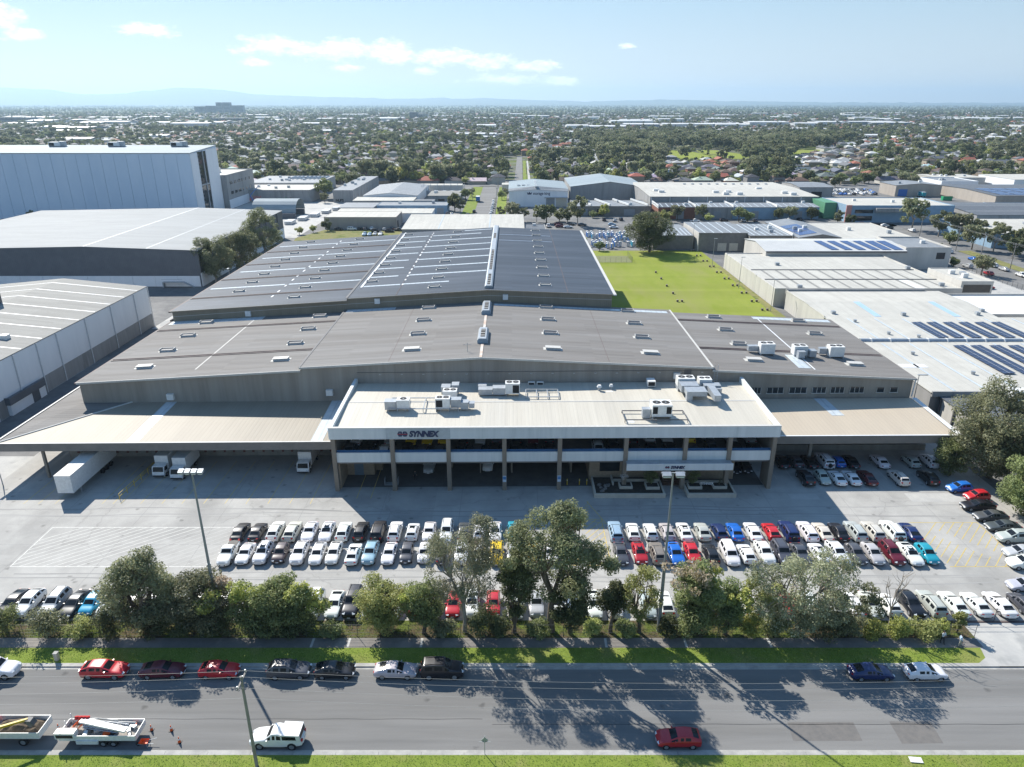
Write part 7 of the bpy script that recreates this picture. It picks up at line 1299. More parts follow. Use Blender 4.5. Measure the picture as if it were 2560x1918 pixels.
# ================================================================= STREET FURNITURE, TRUCKS, PEOPLE, SMALL THINGS
M['pole_steel'] = mat('pole_steel', (.32,.34,.36), (.25,.27,.29), 1.0, .5, metal=.3); M['pole_wood'] = mat('pole_timber', (.30,.285,.26), (.22,.205,.185), 2.0, .85, stretch=(1,1,.15)); M['lampglass'] = flat('lamp_glass', (.75,.76,.74), .2); M['wire'] = flat('cable', (.32,.32,.32), .6); M['orange'] = flat('orange_plastic', (.80,.12,.02), .5); M['excav'] = flat('excavator_yellow', (.62,.42,.03), .5); M['dirt'] = mat('spoil', (.16,.12,.08), (.09,.07,.05), 2.2, .95, bump=.5); M['fence_wire'] = flat('fence_steel', (.10,.105,.11), .6)
def flood_mast(label, x, y, h, lamps):
    T = thing('light_pole', label, 'light pole', (x, y, 0), 'tall car park light poles')
    b = MB(); b.tube((0,0,-.1),(0,0,h*.42),.24,.19,10); b.tube((0,0,h*.42),(0,0,h*.43),.22,.22,10); b.tube((0,0,h*.43),(0,0,h-.1),.16,.09,8); part('mast', b.mesh('mast', M['pole_steel'], smooth=40), T)
    b = MB(); b.obox((0,0,h),(2.6,.12,.12)); part('crossarm', b.mesh('crossarm', M['pole_steel']), T)
    for i in range(lamps):
        x0 = (i-(lamps-1)/2)*(2.1/max(1,lamps-1)) if lamps > 2 else (-.72,.72)[i]
        b = MB(); b.obox((0,-.15,0),(.95 if lamps == 2 else .55,.6,.3),rx=.35); l = part('floodlight', b.mesh('floodlight', M['galv']), T, (x0, 0, h-.12)); b = MB(); b.obox((0,-.2,-.13),(.8 if lamps == 2 else .45,.5,.1),rx=.35); part('lens', b.mesh('lens', M['lampglass']), l)
flood_mast('tall steel light pole rising from the trees in front of the left docks', -34.6, 67.9, 21.2, 4); flood_mast('tall steel light pole in front of the office entrance', 17.3, 67.4, 21.1, 2)
def lamp_post(label, x, y, h, z=0.0, arm=(0,-.8)):
    T = thing('lamp_post', label, 'lamp post', (x, y, z), 'lamp posts'); b = MB(); b.tube((0,0,-.1),(0,0,h),.09,.06,6); part('post', b.mesh('post', M['pole_steel']), T); b = MB(); b.obox((arm[0]/2,arm[1]/2,h),(abs(arm[0])+.5,abs(arm[1])+.3,.14)); part('lamp_head', b.mesh('lamp_head', M['galv']), T)
for i, (x, y, h) in enumerate(((76.2,300.6,11.3),(76.3,268.6,10.6),(76.3,234.5,10.5),(77.4,206,9.8))): lamp_post('slim lamp post, %s from the far end of the lawn edge' % nth(i), x, y, h, 0, (.8,0))
lamp_post('lamp post on a bracket at the right corner of the grey warehouse', 77.0, 125.6, 10.2, 0, (1.4,0)); lamp_post('short pole at the left edge of the loading yard', -82.8, 101.5, 3.4); lamp_post('lamp post on the left lane beside the charcoal-walled warehouse', -89.5, 222, 9.5)
# power pole with its wires
def power_pole(label, x, y, h, z=0.0, arms=((0,2.2),), group='power poles', rz=0.0):
    T = thing('power_pole', label, 'power pole', (x, y, z), group, rz); b = MB(); b.tube((0,0,-.2),(0,0,h),.17,.12,8); part('pole', b.mesh('pole', M['pole_wood']), T)
    for dz, L in arms:
        b = MB(); b.box(-.07,.07,-L/2,L/2,h-.55-dz,h-.43-dz); a = part('crossarm', b.mesh('crossarm', M['pole_wood']), T)
        for yy in (-L/2+.1, 0.25, L/2-.1): b = MB(); b.tube((0,yy,h-.43-dz),(0,yy,h-.18-dz),.05,.07,6); part('insulator', b.mesh('insulator', M['galv']), a)
    return T
power_pole('timber power pole at the near kerb beside the white utility', -24.0, 49.0, 10.8)
def wire(label, p, q, sag, r=.011, n=18, group='overhead wires'):
    cu = MB(); p, q = Vector(p), Vector(q); pr = None
    for i in range(n+1):
        t = i/n; c = p.lerp(q, t)-Vector((0,0,sag*4*t*(1-t)))
        if pr is not None: cu.tube(pr, c, r, r, 4)
        pr = c
    o = cu.build('overhead_wire', M['wire'], None, at=tuple(p)); tag(o, label, 'wire', group)
for i, (yy, z) in enumerate(((48.0,10.5),(49.25,10.5),(50.0,10.5),(49.0,8.3))):
    wire('overhead wire running left from the timber power pole, %s from the verge' % nth(i), (-24,yy,z), (-84,yy,z+.2), .9, group='wires over the near verge'); wire('overhead wire running right from the timber power pole, %s from the verge' % nth(i), (-24,yy,z), (62,yy,z), 1.5, group='wires over the near verge')
pp = [(185.5,262),(187.3,283),(187.4,300),(188.5,331)]
for i, (x, y) in enumerate(pp): power_pole('power pole, %s from the near end of the side street' % nth(i), x, y, 10.2, -.1, ((0,2.2),(1.0,1.8)), 'power poles on the side street', H)
for (x0, y0), (x1, y1) in zip(pp[:-1], pp[1:]):
    for k in (-.9,.2,.9): wire('overhead wire above the side street, span starting at pole %s, %s strand' % (nth(pp.index((x0,y0))), {-.9:'left',.2:'middle',.9:'right'}[k]), (x0+k,y0,9.9), (x1+k,y1,9.9), .5, .02, 6, 'wires over the side street')
for k in (-.9,.2,.9): wire('near-end overhead wire over the side street towards the right edge, %s strand' % {-.9:'left',.2:'middle',.9:'right'}[k], (185.5+k,262,9.9), (186+k,190,10.2), 1.2, .022, 8, 'wires over the side street')
for i, (x, y, h) in enumerate(((-9.4,408,9),(-9.6,455,9.5),(-9.8,500,9.5),(-9.8,540,10),(-25.5,470,8),(-3,556,10),(12,600,9),(12.6,650,9),(13.2,700,9))): power_pole('power pole, %s along the service street towards the houses' % nth(i), x, y, h, -.1, ((0,2.0),), 'power poles along the service street', H)
# street fence: posts, rails and strands
FE = thing('street_fence', 'low black chain-wire fence between the footpath and the street trees', 'fence', (-7, 66.4, 0))
pm = MB(); pm.tube((0,0,-.1),(0,0,1.75),.03,n=5); pm = pm.mesh('post', M['fence_wire'])
for k in range(41): part('post', pm, FE, (-59+k*3.0, 0, 0))
for z in (.15,.6,1.05,1.7): b = MB(); b.tube((-59,0,z),(61,0,z),.012 if z < 1.6 else .022,n=4); part('strand', b.mesh('strand', M['fence_wire']), FE)
GA = thing('sliding_gate', 'black steel sliding gate across the driveway at the right', 'gate', (60, 69.0, 0)); b = MB()
for k in range(5): b = MB(); b.tube((-6.5+k*4.4,0,-.05),(-6.5+k*4.4,0,1.9),.05,n=5); part('post', b.mesh('post', M['fence_wire']), GA)
for z in (.2,1.0,1.85): b = MB(); b.tube((-6.5,0,z),(11.2,0,z),.03,n=5); part('rail', b.mesh('rail', M['fence_wire']), GA)
b = MB(); b.box(-7,16,-.25,.1,.01,.03); part('track', b.mesh('track', M['gutter']), GA)
BL = thing('safety_rail', 'yellow safety rail between the trailer bay and the box trucks', 'safety rail', (-61.6, 97.2, 0))
for k in range(7): b = MB(); b.tube((k*.12,k*2.1,0),(k*.12,k*2.1,1.1),.05,n=6); part('post', b.mesh('post', M['excav']), BL)
for z in (.6,1.08): b = MB(); b.tube((0,0,z),(.72,12.6,z),.04,n=5); part('rail', b.mesh('rail', M['excav']), BL)
LF = thing('lawn_fence', 'black mesh fence round the bare corner of the lawn', 'fence', (28, 276, 0))
for k in range(10): b = MB(); b.tube((k*2.1,0,0),(k*2.1,0,2.2),.04,n=4); part('post', b.mesh('post', M['fence_wire']), LF)
for k in range(6): b = MB(); b.tube((19,k*2.4,0),(19,k*2.4,2.2),.04,n=4); part('post', b.mesh('post', M['fence_wire']), LF)
for z in (.1,.55,1.1,1.65,2.15): b = MB(); b.tube((0,0,z),(19,0,z),.025,n=4); part('rail', b.mesh('rail', M['fence_wire']), LF); b = MB(); b.tube((19,0,z),(19,12.5,z),.025,n=4); part('rail', b.mesh('rail', M['fence_wire']), LF)
SF = thing('side_street_fence', 'black picket fence along the near kerb of the side street', 'fence', (170, 232, -.1))
for k in range(14): b = MB(); b.tube((0,k*2.5,0),(0,k*2.5,2),.06,n=4); part('post', b.mesh('post', M['fence_wire']), SF)
for z in (.2,1.0,1.9): b = MB(); b.tube((0,0,z),(0,32.5,z),.04,n=4); part('rail', b.mesh('rail', M['fence_wire']), SF)
# ---- trucks
def wheel(T, x, y, r=.48, w=.3): b = MB(); b.tube((0,-w/2,0),(0,w/2,0),r,n=14,m=0); b.tube((0,-w/2-.01,0),(0,w/2+.01,0),r*.55,n=12,m=1); part('wheel', b.mesh('wheel', [M['tyre'], M['rim']]), T, (x, y, r))
T = thing('semi_trailer', 'long white box semi-trailer backed into the left dock', 'trailer', (-69.9, 97.3, 0)); b = MB(); b.box(-1.25,1.25,0,13.0,1.15,4.15); part('box_body', b.mesh('box_body', M['white_box']), T)
b = MB(); b.box(-1.28,1.28,-.03,13.02,4.151,4.2); part('roof', b.mesh('roof', mat('dirty_white_roof', (.66,.64,.6), (.54,.53,.5), .8, .6)), T); b = MB(); b.box(-1.0,1.0,.3,12.8,.95,1.14); part('chassis', b.mesh('chassis', M['plastic']), T)
for s in (-.8,.8): b = MB(); b.box(s-.08,s+.08,2.5,2.7,0,.95); part('landing_leg', b.mesh('landing_leg', M['galv']), T)
for y in (8.6,9.9,11.2):
    for s in (-1.05,1.05): b = MB(); b.tube((-.14,0,0),(.14,0,0),.5,n=14); part('wheel', b.mesh('wheel', M['tyre']), T, (s, y, .5))
def box_truck(label, x, y):
    T = thing('box_truck', label, 'truck', (x, y, 0), 'box trucks at the docks')
    b = MB(); b.prism_x([(0,.45),(.05,1.1),(.35,2.05),(1.6,2.1),(1.6,.45)][::-1], -1.0, 1.0); part('cab', b.mesh('cab', M['white_box']), T); b = MB(); b.add([(-.88,.05,1.2),(.88,.05,1.2),(.84,.30,1.98),(-.84,.30,1.98)], [(0,1,2,3)]); part('windscreen', b.mesh('windscreen', M['cglass']), T)
    for s in (-1,1): b = MB(); b.add([(s*1.006,.4,1.2),(s*1.006,1.3,1.2),(s*1.006,1.3,1.9),(s*1.006,.5,1.9)], [(0,1,2,3) if s > 0 else (3,2,1,0)]); part('side_window', b.mesh('side_window', M['cglass']), T); b = MB(); b.box(s*.7-.18,s*.7+.18,-.03,.03,.62,.82); part('headlight', b.mesh('headlight', M['lamp']), T); b = MB(); b.obox((s*1.18,.2,1.6),(.12,.1,.35)); part('mirror', b.mesh('mirror', M['plastic']), T)
    b = MB(); b.box(-.95,.95,-.06,.0,.42,.58); part('bumper', b.mesh('bumper', M['plastic']), T); b = MB(); b.box(-1.12,1.12,1.75,7.0,1.0,3.35); part('box_body', b.mesh('box_body', M['white_box']), T); b = MB(); b.box(-.5,.5,1.6,6.9,.6,.99); part('chassis', b.mesh('chassis', M['plastic']), T)
    for yy in (.85,5.4):
        for s in (-.92,.92): b = MB(); b.tube((-.12,0,0),(.12,0,0),.4,n=14,m=0); b.tube((-.13,0,0),(.13,0,0),.2,n=10,m=1); part('wheel', b.mesh('wheel', [M['tyre'], M['rim']]), T, (s, yy, .4))
box_truck('white box truck, left of the pair beside the yellow rail', -58.6, 104.0); box_truck('white box truck, right of the pair with its side in view', -55.3, 103.2); box_truck('white box truck standing alone at the right end of the docks', -35.0, 105.3)
for (x, y, lab) in ((-21.5,461,'blue and white box truck at the left kerb of the service street'),(272,485,'white and teal box truck in the tractor yard')):
    T = thing('box_truck', lab, 'truck', (x, y, -.1)); b = MB(); b.box(-1.2,1.2,-3,2.2,.9,3.4); part('box_body', b.mesh('box_body', M['blue'] if x < 0 else M['teal']), T); b = MB(); b.box(-1.22,1.22,-3,2.2,3.401,3.5); part('roof', b.mesh('roof', M['white_box']), T); b = MB(); b.box(-1.1,1.1,2.3,4,.5,2.5); part('cab', b.mesh('cab', M['white_box']), T)
    for yy in (-2,3):
        for s in (-1,1): b = MB(); b.tube((-.14,0,0),(.14,0,0),.45,n=10); part('wheel', b.mesh('wheel', M['tyre']), T, (s, yy, .45))
T = thing('skip_bin', 'bright green skip bin in the tractor yard', 'skip bin', (279, 468, -.1)); b = MB(); b.prism_x([(-1,0),(-1.4,2.6),(1.4,2.6),(1,0)][::-1], -3, 3); part('bin', b.mesh('bin', flat('skip_green', (.02,.33,.14))), T); b = MB(); b.box(-2.8,2.8,-1.2,1.2,2.601,2.64); part('load', b.mesh('load', M['dirt']), T)
# street works at the near kerb
def tray(T, x0, x1, y0, y1, zb, hs):
    b = MB(); b.box(x0,x1,y0,y1,zb-.14,zb); part('tray_floor', b.mesh('tray_floor', mat('scuffed_tray', (.36,.33,.29), (.24,.22,.2), 2, .8)), T)
    for a in ((x0,x1,y0-.05,y0),(x0,x1,y1,y1+.05),(x0-.05,x0,y0,y1),(x1,x1+.05,y0,y1)): b = MB(); b.box(*a, zb-.2, zb+hs); part('drop_side', b.mesh('drop_side', M['white_box']), T)
    b = MB(); b.box(x0+.1,x1-.3,y0+.5,y1-.5,zb-.4,zb-.15); part('chassis', b.mesh('chassis', M['plastic']), T)
T = thing('tipper_truck', 'white tipper tray heaped with dirt at the near kerb, cut by the left edge', 'truck', (-49, 51.0, -.12)); tray(T, -4.2, 3.3, .35, 2.45, 1.15, .55)
for x in (-2.6,1.6):
    for y in (.45,2.3): wheel(T, x, y, .45)
rs = np.random.RandomState(4); P = []; n1, n2 = 12, 8
for i in range(n1):
    for j in range(n2): u, v = i/(n1-1), j/(n2-1); P.append((-1.4+4.4*u, .45+1.9*v, 1.2+.75*math.sin(math.pi*u)**.6*math.sin(math.pi*v)**.6*(.75+.5*rs.rand())))
b = MB(); b.add(P, [(i*n2+j,(i+1)*n2+j,(i+1)*n2+j+1,i*n2+j+1) for i in range(n1-1) for j in range(n2-1)]); part('dirt_load', b.mesh('dirt_load', M['dirt']), T)
b = MB(); b.tube((-3.2,1.5,1.2),(-3.2,1.5,2.3),.5,.35,10); part('water_drum', b.mesh('water_drum', M['white_box']), T); b = MB(); b.obox((-2.2,1.6,1.6),(1.2,.8,.7),rz=.3); part('red_case', b.mesh('red_case', M['red']), T)
b = MB(); b.prism_x([(.5,.5),(.5,1.5),(.9,2.3),(2.3,2.3),(2.3,.5)], -6.3, -4.5); part('cab', b.mesh('cab', M['white_box']), T)
T = thing('equipment_trailer', 'white tray trailer piled with pipes, posts and tools at the near kerb', 'trailer', (-40.2, 51.0, -.12)); tray(T, -3.6, 3.8, .3, 2.3, .95, .42)
for x in (.6,1.6): wheel(T, x, .35, .36); wheel(T, x, 2.25, .36)
b = MB(); b.box(-3.9,-2.0,.2,.9,1.0,1.7); part('tool_box', b.mesh('tool_box', M['white_box']), T); b = MB(); b.box(-3.75,-2.15,.17,.198,1.15,1.5); part('tool_box_slot', b.mesh('tool_box_slot', M['plastic']), T); b = MB(); b.box(-1.9,.2,.1,.28,.45,.85); part('side_locker', b.mesh('side_locker', M['white_box']), T)
for k in range(2): b = MB(); b.obox((.4,1.35-.35*k,1.75+.05*k),(5.0,.26,.2),rz=-.2,ry=.04); part('beam', b.mesh('beam', M['white_box']), T)
for k in range(10): rr = random.Random(90+k); b = MB(); x0 = -3.2+rr.random()*1.0; b.tube((x0,.9+rr.random(),1.1),(x0+.7+rr.random()*.4,1.6+rr.random()*.5,1.9),.035,n=4); part('strap', b.mesh('strap', M['orange'] if k % 2 else M['dirt']), T)
for k in range(3): b = MB(); b.tube((-3.4+k*.05,.4+k*.9,.95),(-3.4+k*.05,.4+k*.9,2.2),.04,n=4); part('rack_post', b.mesh('rack_post', M['white_box']), T)
for k in range(9): rr = random.Random(k); x0, y0 = -1.9+rr.random()*.8, .8+rr.random()*1.2; x1 = x0+2.8+rr.random()*2.2; b = MB(); b.tube((x0,y0+.3,1.15+.06*k),(min(x1,3.6),y0-.3+rr.random()*.5,1.1+.05*k),.05+.05*rr.random(),n=6); part('pipe', b.mesh('pipe', (M['white_box'],M['galv'],M['trim'])[k % 3]), T)
for k in range(26): rr = random.Random(50+k); b = MB(); s = .15+.3*rr.random(); b.obox((-1.7+rr.random()*5.0,.5+rr.random()*1.5,1.0+s*.4),(s*1.6,s,s*.8),rz=rr.random()*3); part('tool', b.mesh('tool', rr.choice([M['dirt'],M['galv'],M['plastic'],M['plastic'],M['orange'],M['white_box'],M['blue'],M['trim_dark']])), T)
for k in range(4): b = MB(); b.tube((-2.6+k*.35,1.9,1.75),(-2.6+k*.35,2.05,2.0),.22,.22,10); part('red_coil', b.mesh('red_coil', M['red']), T)
T = thing('excavator', 'yellow mini excavator arm reaching over the tipper tray at the left edge', 'excavator', (-50.0, 49.2, 0))
for p, q, r, nm in (((-.9,-.6,.5),(-.5,.3,1.7),.26,'boom'),((-.5,.3,1.7),(.7,1.5,2.7),.22,'boom'),((.7,1.5,2.7),(3.1,2.9,2.5),.17,'stick')): b = MB(); b.tube(p, q, r, r*.85, 4); part(nm, b.mesh(nm, M['excav']), T)
b = MB(); b.prism_y([(3.0,2.55),(3.5,2.5),(3.75,2.0),(3.3,1.75),(3.05,2.1)], 2.6, 3.2); part('bucket', b.mesh('bucket', M['trim_dark']), T); b = MB(); b.tube((-.2,.6,2.1),(.8,1.6,2.9),.05,n=5); part('ram', b.mesh('ram', M['galv']), T); b = MB(); b.box(-2.6,-.6,-1.9,-.3,.5,1.6); part('house', b.mesh('house', M['excav']), T)
for s in (-1.9,-.6): b = MB(); b.box(-2.7,-.3,s,s+.35,0,.5); part('track', b.mesh('track', M['tyre']), T)
def cone(label, x, y):
    T = thing('traffic_cone', label, 'traffic cone', (x, y, -.12), 'orange traffic cones'); b = MB(); b.box(-.2,.2,-.2,.2,0,.04); part('base', b.mesh('base', M['plastic']), T); b = MB(); b.tube((0,0,.04),(0,0,.7),.15,.035,10); part('body', b.mesh('body', M['orange']), T); b = MB(); b.tube((0,0,.34),(0,0,.5),.107,.077,10); part('band', b.mesh('band', M['white_box']), T)
cone('orange cone behind the equipment trailer', -35.9, 53.2); cone('orange cone on the open road, second right of the trailer', -33.9, 53.15); cone('orange cone nearest the kerb right of the trailer', -32.5, 51.75); cone('orange cone between the tipper and the equipment trailer', -45.2, 53.3)
T = thing('wheelbarrow', 'wheelbarrow with an orange tray behind the equipment trailer', 'wheelbarrow', (-35.6, 51.4, -.12)); b = MB(); b.add([(-.35,-.2,.35),(.2,-.2,.35),(.2,.2,.35),(-.35,.2,.35),(-.5,-.3,.6),(.35,-.3,.58),(.35,.3,.58),(-.5,.3,.6)], [(3,2,1,0),(0,1,5,4),(1,2,6,5),(2,3,7,6),(3,0,4,7)]); part('tray', b.mesh('tray', M['orange']), T); b = MB(); b.tube((0,-.06,0),(0,.06,0),.2,n=12); part('wheel', b.mesh('wheel', M['tyre']), T, (-.75,0,.2))
for s in (-1,1): b = MB(); b.tube((-.75,s*.08,.2),(1.0,s*.33,.6),.025,n=5); part('handle', b.mesh('handle', M['galv']), T); b = MB(); b.tube((.2,s*.25,.38),(.3,s*.25,0),.025,n=5); part('leg', b.mesh('leg', M['galv']), T)
T = thing('road_sign', 'small road sign on a thin post at the near kerb', 'sign', (-2.6, 50.3, 0)); b = MB(); b.tube((0,0,-.1),(0,0,2.3),.035,n=6); part('post', b.mesh('post', M['galv']), T); b = MB(); b.obox((0,.05,1.75),(.5,.03,.5),ry=math.pi/4); part('plate', b.mesh('plate', M['galv']), T); b = MB(); b.tube((-.55,0,1.6),(.55,0,1.6),.02,n=4); part('bracket', b.mesh('bracket', M['galv']), T)
T = thing('marker_post', 'short cream concrete marker post on the far verge at the left', 'post', (-50.9, 62.7, 0)); b = MB(); b.box(-.2,.2,-.2,.2,0,.95); part('shaft', b.mesh('shaft', M['planter']), T); b = MB(); b.box(-.24,.24,-.24,.24,.951,1.03); part('cap', b.mesh('cap', M['kerb']), T)
T = thing('fallen_board', 'white board lying on the near verge at the right', 'board', (38.3, 49.6, .02)); b = MB(); b.obox((0,0,.05),(1.15,.62,.05),rz=-.1); part('sheet', b.mesh('sheet', M['white_box']), T)
T = thing('drain_grate', 'dark side-entry drain in the far kerb', 'drain', (1.2, 61.9, -.05)); b = MB(); b.box(-.8,.8,-.22,.24,.06,.075); part('lid', b.mesh('lid', M['kerb']), T); b = MB(); b.box(-.7,.7,-.235,-.222,-.05,.05); part('mouth', b.mesh('mouth', M['blk']), T)
# ---- things on the lawn and in the yards
bm_ = MB(); bm_.box(-.28,.28,-.28,.28,0,.6); bx_me = bm_.mesh('block', mat('dark_block', (.10,.085,.07), (.15,.13,.11), 3, .85)); bm_ = MB(); bm_.box(-.32,.32,-.32,.32,.601,.68); cap_me = bm_.mesh('cap', flat('block_cap', (.32,.27,.22)))
LB = [(52.8,257.8),(52.8,247.7),(52.6,237),(52.6,226.9),(51.9,216.9),(53.3,216.9)]+[(75.2+dx,y) for y in (206.9,216.9,227.4,237.6,247.7,257.8,267.8,277.8,288.2,299.2) for dx in (0,1.5)]
for i, (x, y) in enumerate(LB): T = thing('lawn_block', 'small dark block, %s of the row down the middle of the lawn' % nth(i) if i < 6 else 'small dark block beside the lawn edge lamp posts, %s of the %s row pair' % (('left','right')[i % 2], nth((i-6)//2)), 'block', (x, y, 0), 'dark blocks on the lawn'); part('block', bx_me, T); part('cap', cap_me, T)
b = MB(); b.box(-.55,.55,-.55,.55,.1,2.1); tb_ = b.mesh('cabin', M['blue']); b = MB(); b.add([(-.6,-.6,2.1),(.6,-.6,2.1),(.6,.6,2.1),(-.6,.6,2.1),(0,-.6,2.4),(0,.6,2.4)], [(0,1,4),(1,2,5,4),(2,3,5),(3,0,4,5)]); tr_ = b.mesh('roof', M['white_box']); b = MB(); b.box(-.4,.4,-.58,-.552,.15,1.95); td_ = b.mesh('door', M['white_box']); tt_ = flat('teal_cabin', (.03,.32,.45)); b = MB(); b.box(-.55,.55,-.55,.55,.1,2.1); tb2 = b.mesh('cabin', tt_)
rr = random.Random(8); k = 0
for r_ in range(9):
    for c_ in range(10):
        x, y = 35.5+c_*1.9, 305.5+r_*3.9
        if rr.random() < .42 or (c_ < 4 and 3 < r_ < 6): continue
        T = thing('portable_toilet', '%s portable toilet in the hire yard, row %s from the lawn, %s along' % ('blue' if (k % 5) else 'teal', nth(r_), nth(c_)), 'portable toilet', (x+rr.uniform(-.2,.2), y+rr.uniform(-.3,.3), -.1), 'portable toilets in the hire yard', rr.uniform(-.2,.2)); part('cabin', tb_ if k % 5 else tb2, T); part('roof', tr_, T); part('door', td_, T); k += 1
T = thing('boom_lift', 'blue boom lift working beside the grey office wing', 'boom lift', (-152, 432, 0)); b = MB(); b.box(-1.2,1.2,-1.8,1.8,.4,1.8); part('chassis', b.mesh('chassis', M['blue']), T); b = MB(); b.tube((0,0,1.8),(-3,0,7),.35,.3,4); part('boom', b.mesh('boom', M['blue']), T); b = MB(); b.tube((-3,0,7),(3,0,13),.28,.2,4); part('upper_boom', b.mesh('upper_boom', M['blue']), T)
for i, (x, y) in enumerate(((-22.6,107.5),(-21.6,110.8))):
    T = thing('pallet_stack', ('brown pallet stack under the first deck bay, in front','brown pallet stack under the first deck bay, behind')[i], 'pallets', (x, y, 0))
    for k in range(9): b = MB(); b.box(-.6,.6,-.5,.5,k*.15,k*.15+.12); part('pallet', b.mesh('pallet', M['brick_tan']), T)
T = thing('cage_trolley', 'grey mesh cage trolley against the second deck column', 'trolley', (-19.6, 101.9, 0)); b = MB(); b.box(-1.1,1.1,-.5,.5,.2,.28); part('base', b.mesh('base', M['galv']), T)
for s in (-1,1): b = MB(); b.box(s*1.08-.03,s*1.08+.03,-.5,.5,.28,1.3); part('end_panel', b.mesh('end_panel', M['galv']), T)
for x in (9.0,11.0,12.2): T = thing('bollard', 'yellow bollard in the driveway under the deck, %s from the left' % nth([9.0,11.0,12.2].index(x)), 'bollard', (x, 102.0, 0), 'yellow bollards'); b = MB(); b.tube((0,0,-.1),(0,0,1.05),.09,n=8); part('post', b.mesh('post', M['excav']), T); b = MB(); b.tube((0,0,.8),(0,0,.9),.095,n=8); part('band', b.mesh('band', M['white_box']), T)
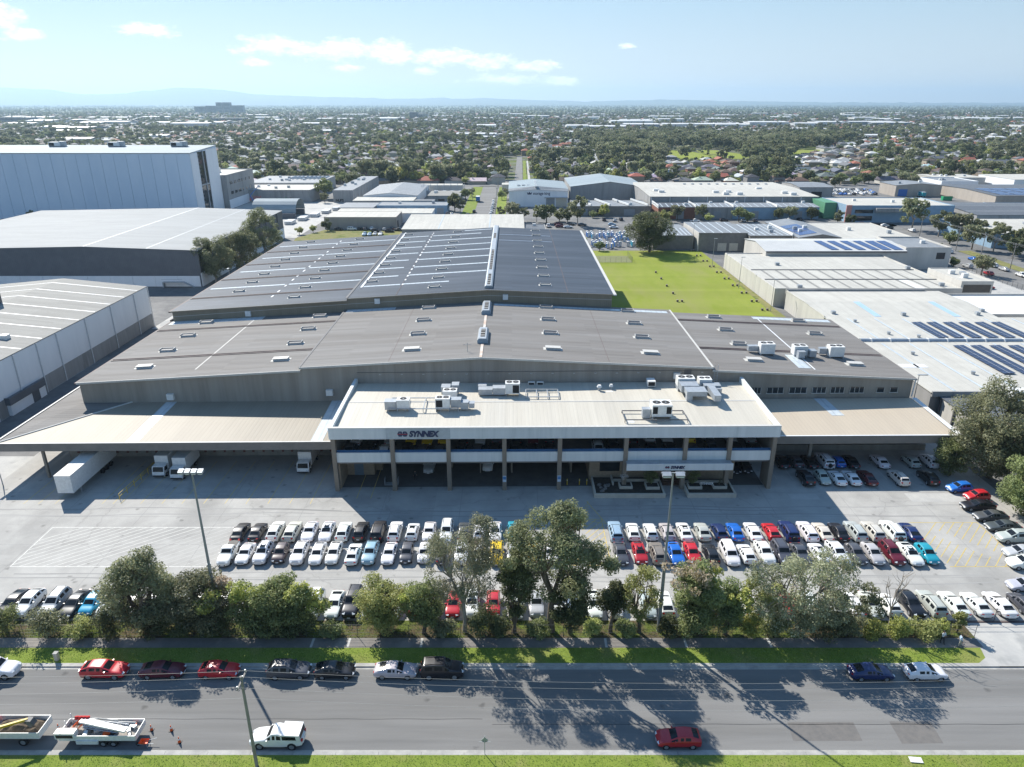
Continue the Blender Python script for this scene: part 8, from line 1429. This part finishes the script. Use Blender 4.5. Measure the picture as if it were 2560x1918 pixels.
# ---- people
def person(label, x, y, rz, shirt, trousers, skin=(.42,.27,.20), hair=(.03,.022,.018), pose=0, z=0.0):
    J = {'pel':(0,0,.95,.15),'bel':(0,0,1.10,.145),'che':(0,0,1.32,.165),'nek':(0,.01,1.50,.062),'hd0':(0,.0,1.60,.088),'hd1':(0,-.005,1.72,.082)}
    E = [('pel','bel'),('bel','che'),('che','nek'),('nek','hd0'),('hd0','hd1')]
    st = (.16,-.12) if pose else (.03,-.03)
    for s, nme, off in ((1,'L',st[0]),(-1,'R',st[1])):
        J['hip'+nme] = (s*.10,0,.90,.105); J['kne'+nme] = (s*.11,-off*.6,.50,.07); J['ank'+nme] = (s*.11,-off*1.2,.09,.05); J['toe'+nme] = (s*.12,-off*1.2-.17,.045,.042); E += [('pel','hip'+nme),('hip'+nme,'kne'+nme),('kne'+nme,'ank'+nme),('ank'+nme,'toe'+nme)]
        J['sho'+nme] = (s*.19,0,1.42,.068)
        if pose == 2: J['elb'+nme] = (s*.27,-.06,1.16,.05); J['wri'+nme] = (s*.12,-.27,1.20,.034)
        else: J['elb'+nme] = (s*.26,.02+off*.5,1.14,.05); J['wri'+nme] = (s*.27,-.05+off,.90,.034)
        w = J['wri'+nme]; d = (-s*.5,-.5,0) if pose == 2 else (0,-.05,-1); J['han'+nme] = (w[0]+d[0]*.07,w[1]+d[1]*.07,w[2]+d[2]*.07,.034); E += [('che','sho'+nme),('sho'+nme,'elb'+nme),('elb'+nme,'wri'+nme),('wri'+nme,'han'+nme)]
        h_ = J['han'+nme]
        for q in range(5):
            a = (q-1.7)*.016; ln = (.06,.08,.085,.08,.06)[q]
            J['f%d%s' % (q,nme)] = (h_[0]+d[0]*ln+(s*.03 if q == 0 else 0), h_[1]+d[1]*ln+a*1.4-(.02 if q == 0 else 0), h_[2]+d[2]*ln+(a if pose == 2 else 0), .009); E.append(('han'+nme,'f%d%s' % (q,nme)))
    ks = list(J); me = bpy.data.meshes.new('skeleton'); me.from_pydata([J[k][:3] for k in ks], [(ks.index(a), ks.index(b_)) for a, b_ in E], []); o = bpy.data.objects.new('skeleton', me); link(o)
    md = o.modifiers.new('skin', 'SKIN')
    for i, k in enumerate(ks): me.skin_vertices[0].data[i].radius = (J[k][3],)*2
    me.skin_vertices[0].data[0].use_root = True; o.modifiers.new('sub', 'SUBSURF').levels = 2
    body = bpy.data.meshes.new_from_object(o.evaluated_get(bpy.context.evaluated_depsgraph_get())); bpy.data.objects.remove(o); body.name = 'body'; body.materials.clear()
    for m_ in (flat('shirt', shirt), flat('trousers', trousers), flat('skin', skin), flat('shoes', (.03,.03,.03))): body.materials.append(m_)
    for p in body.polygons:
        c = p.center; p.use_smooth = True; handy = c.z > .7 and any((Vector(J[q+n][:3])-c).length < .11 for q in ('wri','han') for n in 'LR')
        p.material_index = 3 if c.z < .11 else 2 if (c.z > 1.49 or handy) else 1 if c.z < .98 else 0
    T = thing('person', label, 'person', (x, y, z), None, rz); part('body', body, T)
    b = MB(); n = 10
    for i in range(5):
        for j in range(n): a = math.pi*.5*i/4; t = 2*math.pi*j/n; r = .102*math.cos(a*.96); b.v.append((r*math.cos(t), .018+r*1.08*math.sin(t), 1.665+.125*math.sin(a)))
    for i in range(4):
        for j in range(n): b.f.append((i*n+j,i*n+(j+1)%n,(i+1)*n+(j+1)%n,(i+1)*n+j)); b.m.append(0)
    part('hair', b.mesh('hair', flat('hair', hair), smooth=60), T)
    b = MB(); b.obox((0,-.095,1.645),(.025,.04,.045)); part('nose', b.mesh('nose', bpy.data.materials['skin']), T)
    return T
person('person in a white shirt and dark trousers standing on the footpath reading something', 49.6, 65.35, .3, (.72,.74,.76), (.02,.022,.03), pose=2)
person('person in a pale blue shirt with a dark bag walking along the footpath', 51.3, 64.8, 1.2, (.45,.58,.74), (.45,.42,.36), pose=1)
person('person in dark clothes standing beside the silver utility under the deck', -16.0, 103.6, .2, (.03,.035,.04), (.02,.02,.025))
bgm = MB(); bgm.obox((51.45,64.98,1.15),(.3,.18,.42),rz=1.2); o = bgm.build('shoulder_bag', flat('bag_cloth', (.10,.04,.06)), None, (51.45,64.98,1.15)); tag(o, 'dark shoulder bag on the back of the walking person', 'bag')
# ---- grass blades on the verges
def blades(name, x0, x1, y0, y1, n, h, lf, label, seed):
    rs = np.random.RandomState(seed); p = np.stack([rs.uniform(x0,x1,n), rs.uniform(y0,y1,n), np.zeros(n)], 1); a = rs.uniform(0,6.28,n); w = np.stack([np.cos(a),np.sin(a),np.zeros(n)],1)*rs.uniform(.015,.04,n)[:,None]; t = np.stack([rs.normal(size=n)*.05, rs.normal(size=n)*.05, rs.uniform(.5,1.2,n)*h],1)
    V = np.stack([p-w, p+w, p+w*.4+t, p-w*.4+t], 1).reshape(-1,3); o = bpy.data.objects.new(name, np_mesh(name, V, np.arange(n*4).reshape(-1,4), LM[lf])); link(o); tag(o, label, 'grass', kind='stuff')
LM['turf'] = leaf_mat('turf_blades', (.17,.26,.03), (.32,.42,.06), trans=.5); LM['turf2'] = leaf_mat('lawn_blades', (.11,.15,.025), (.24,.26,.06), trans=.4)
blades('grass', -62, 62, 44, 50.15, 30000, .11, 'turf', 'lush green grass of the near verge', 1); blades('grass', -66, 52.2, 62.3, 64.5, 14000, .09, 'turf', 'mown green grass of the far verge', 2); blades('grass', -64, 53.5, 66.3, 69.1, 9000, .28, 'turf2', 'rough weedy grass under the street trees', 3)
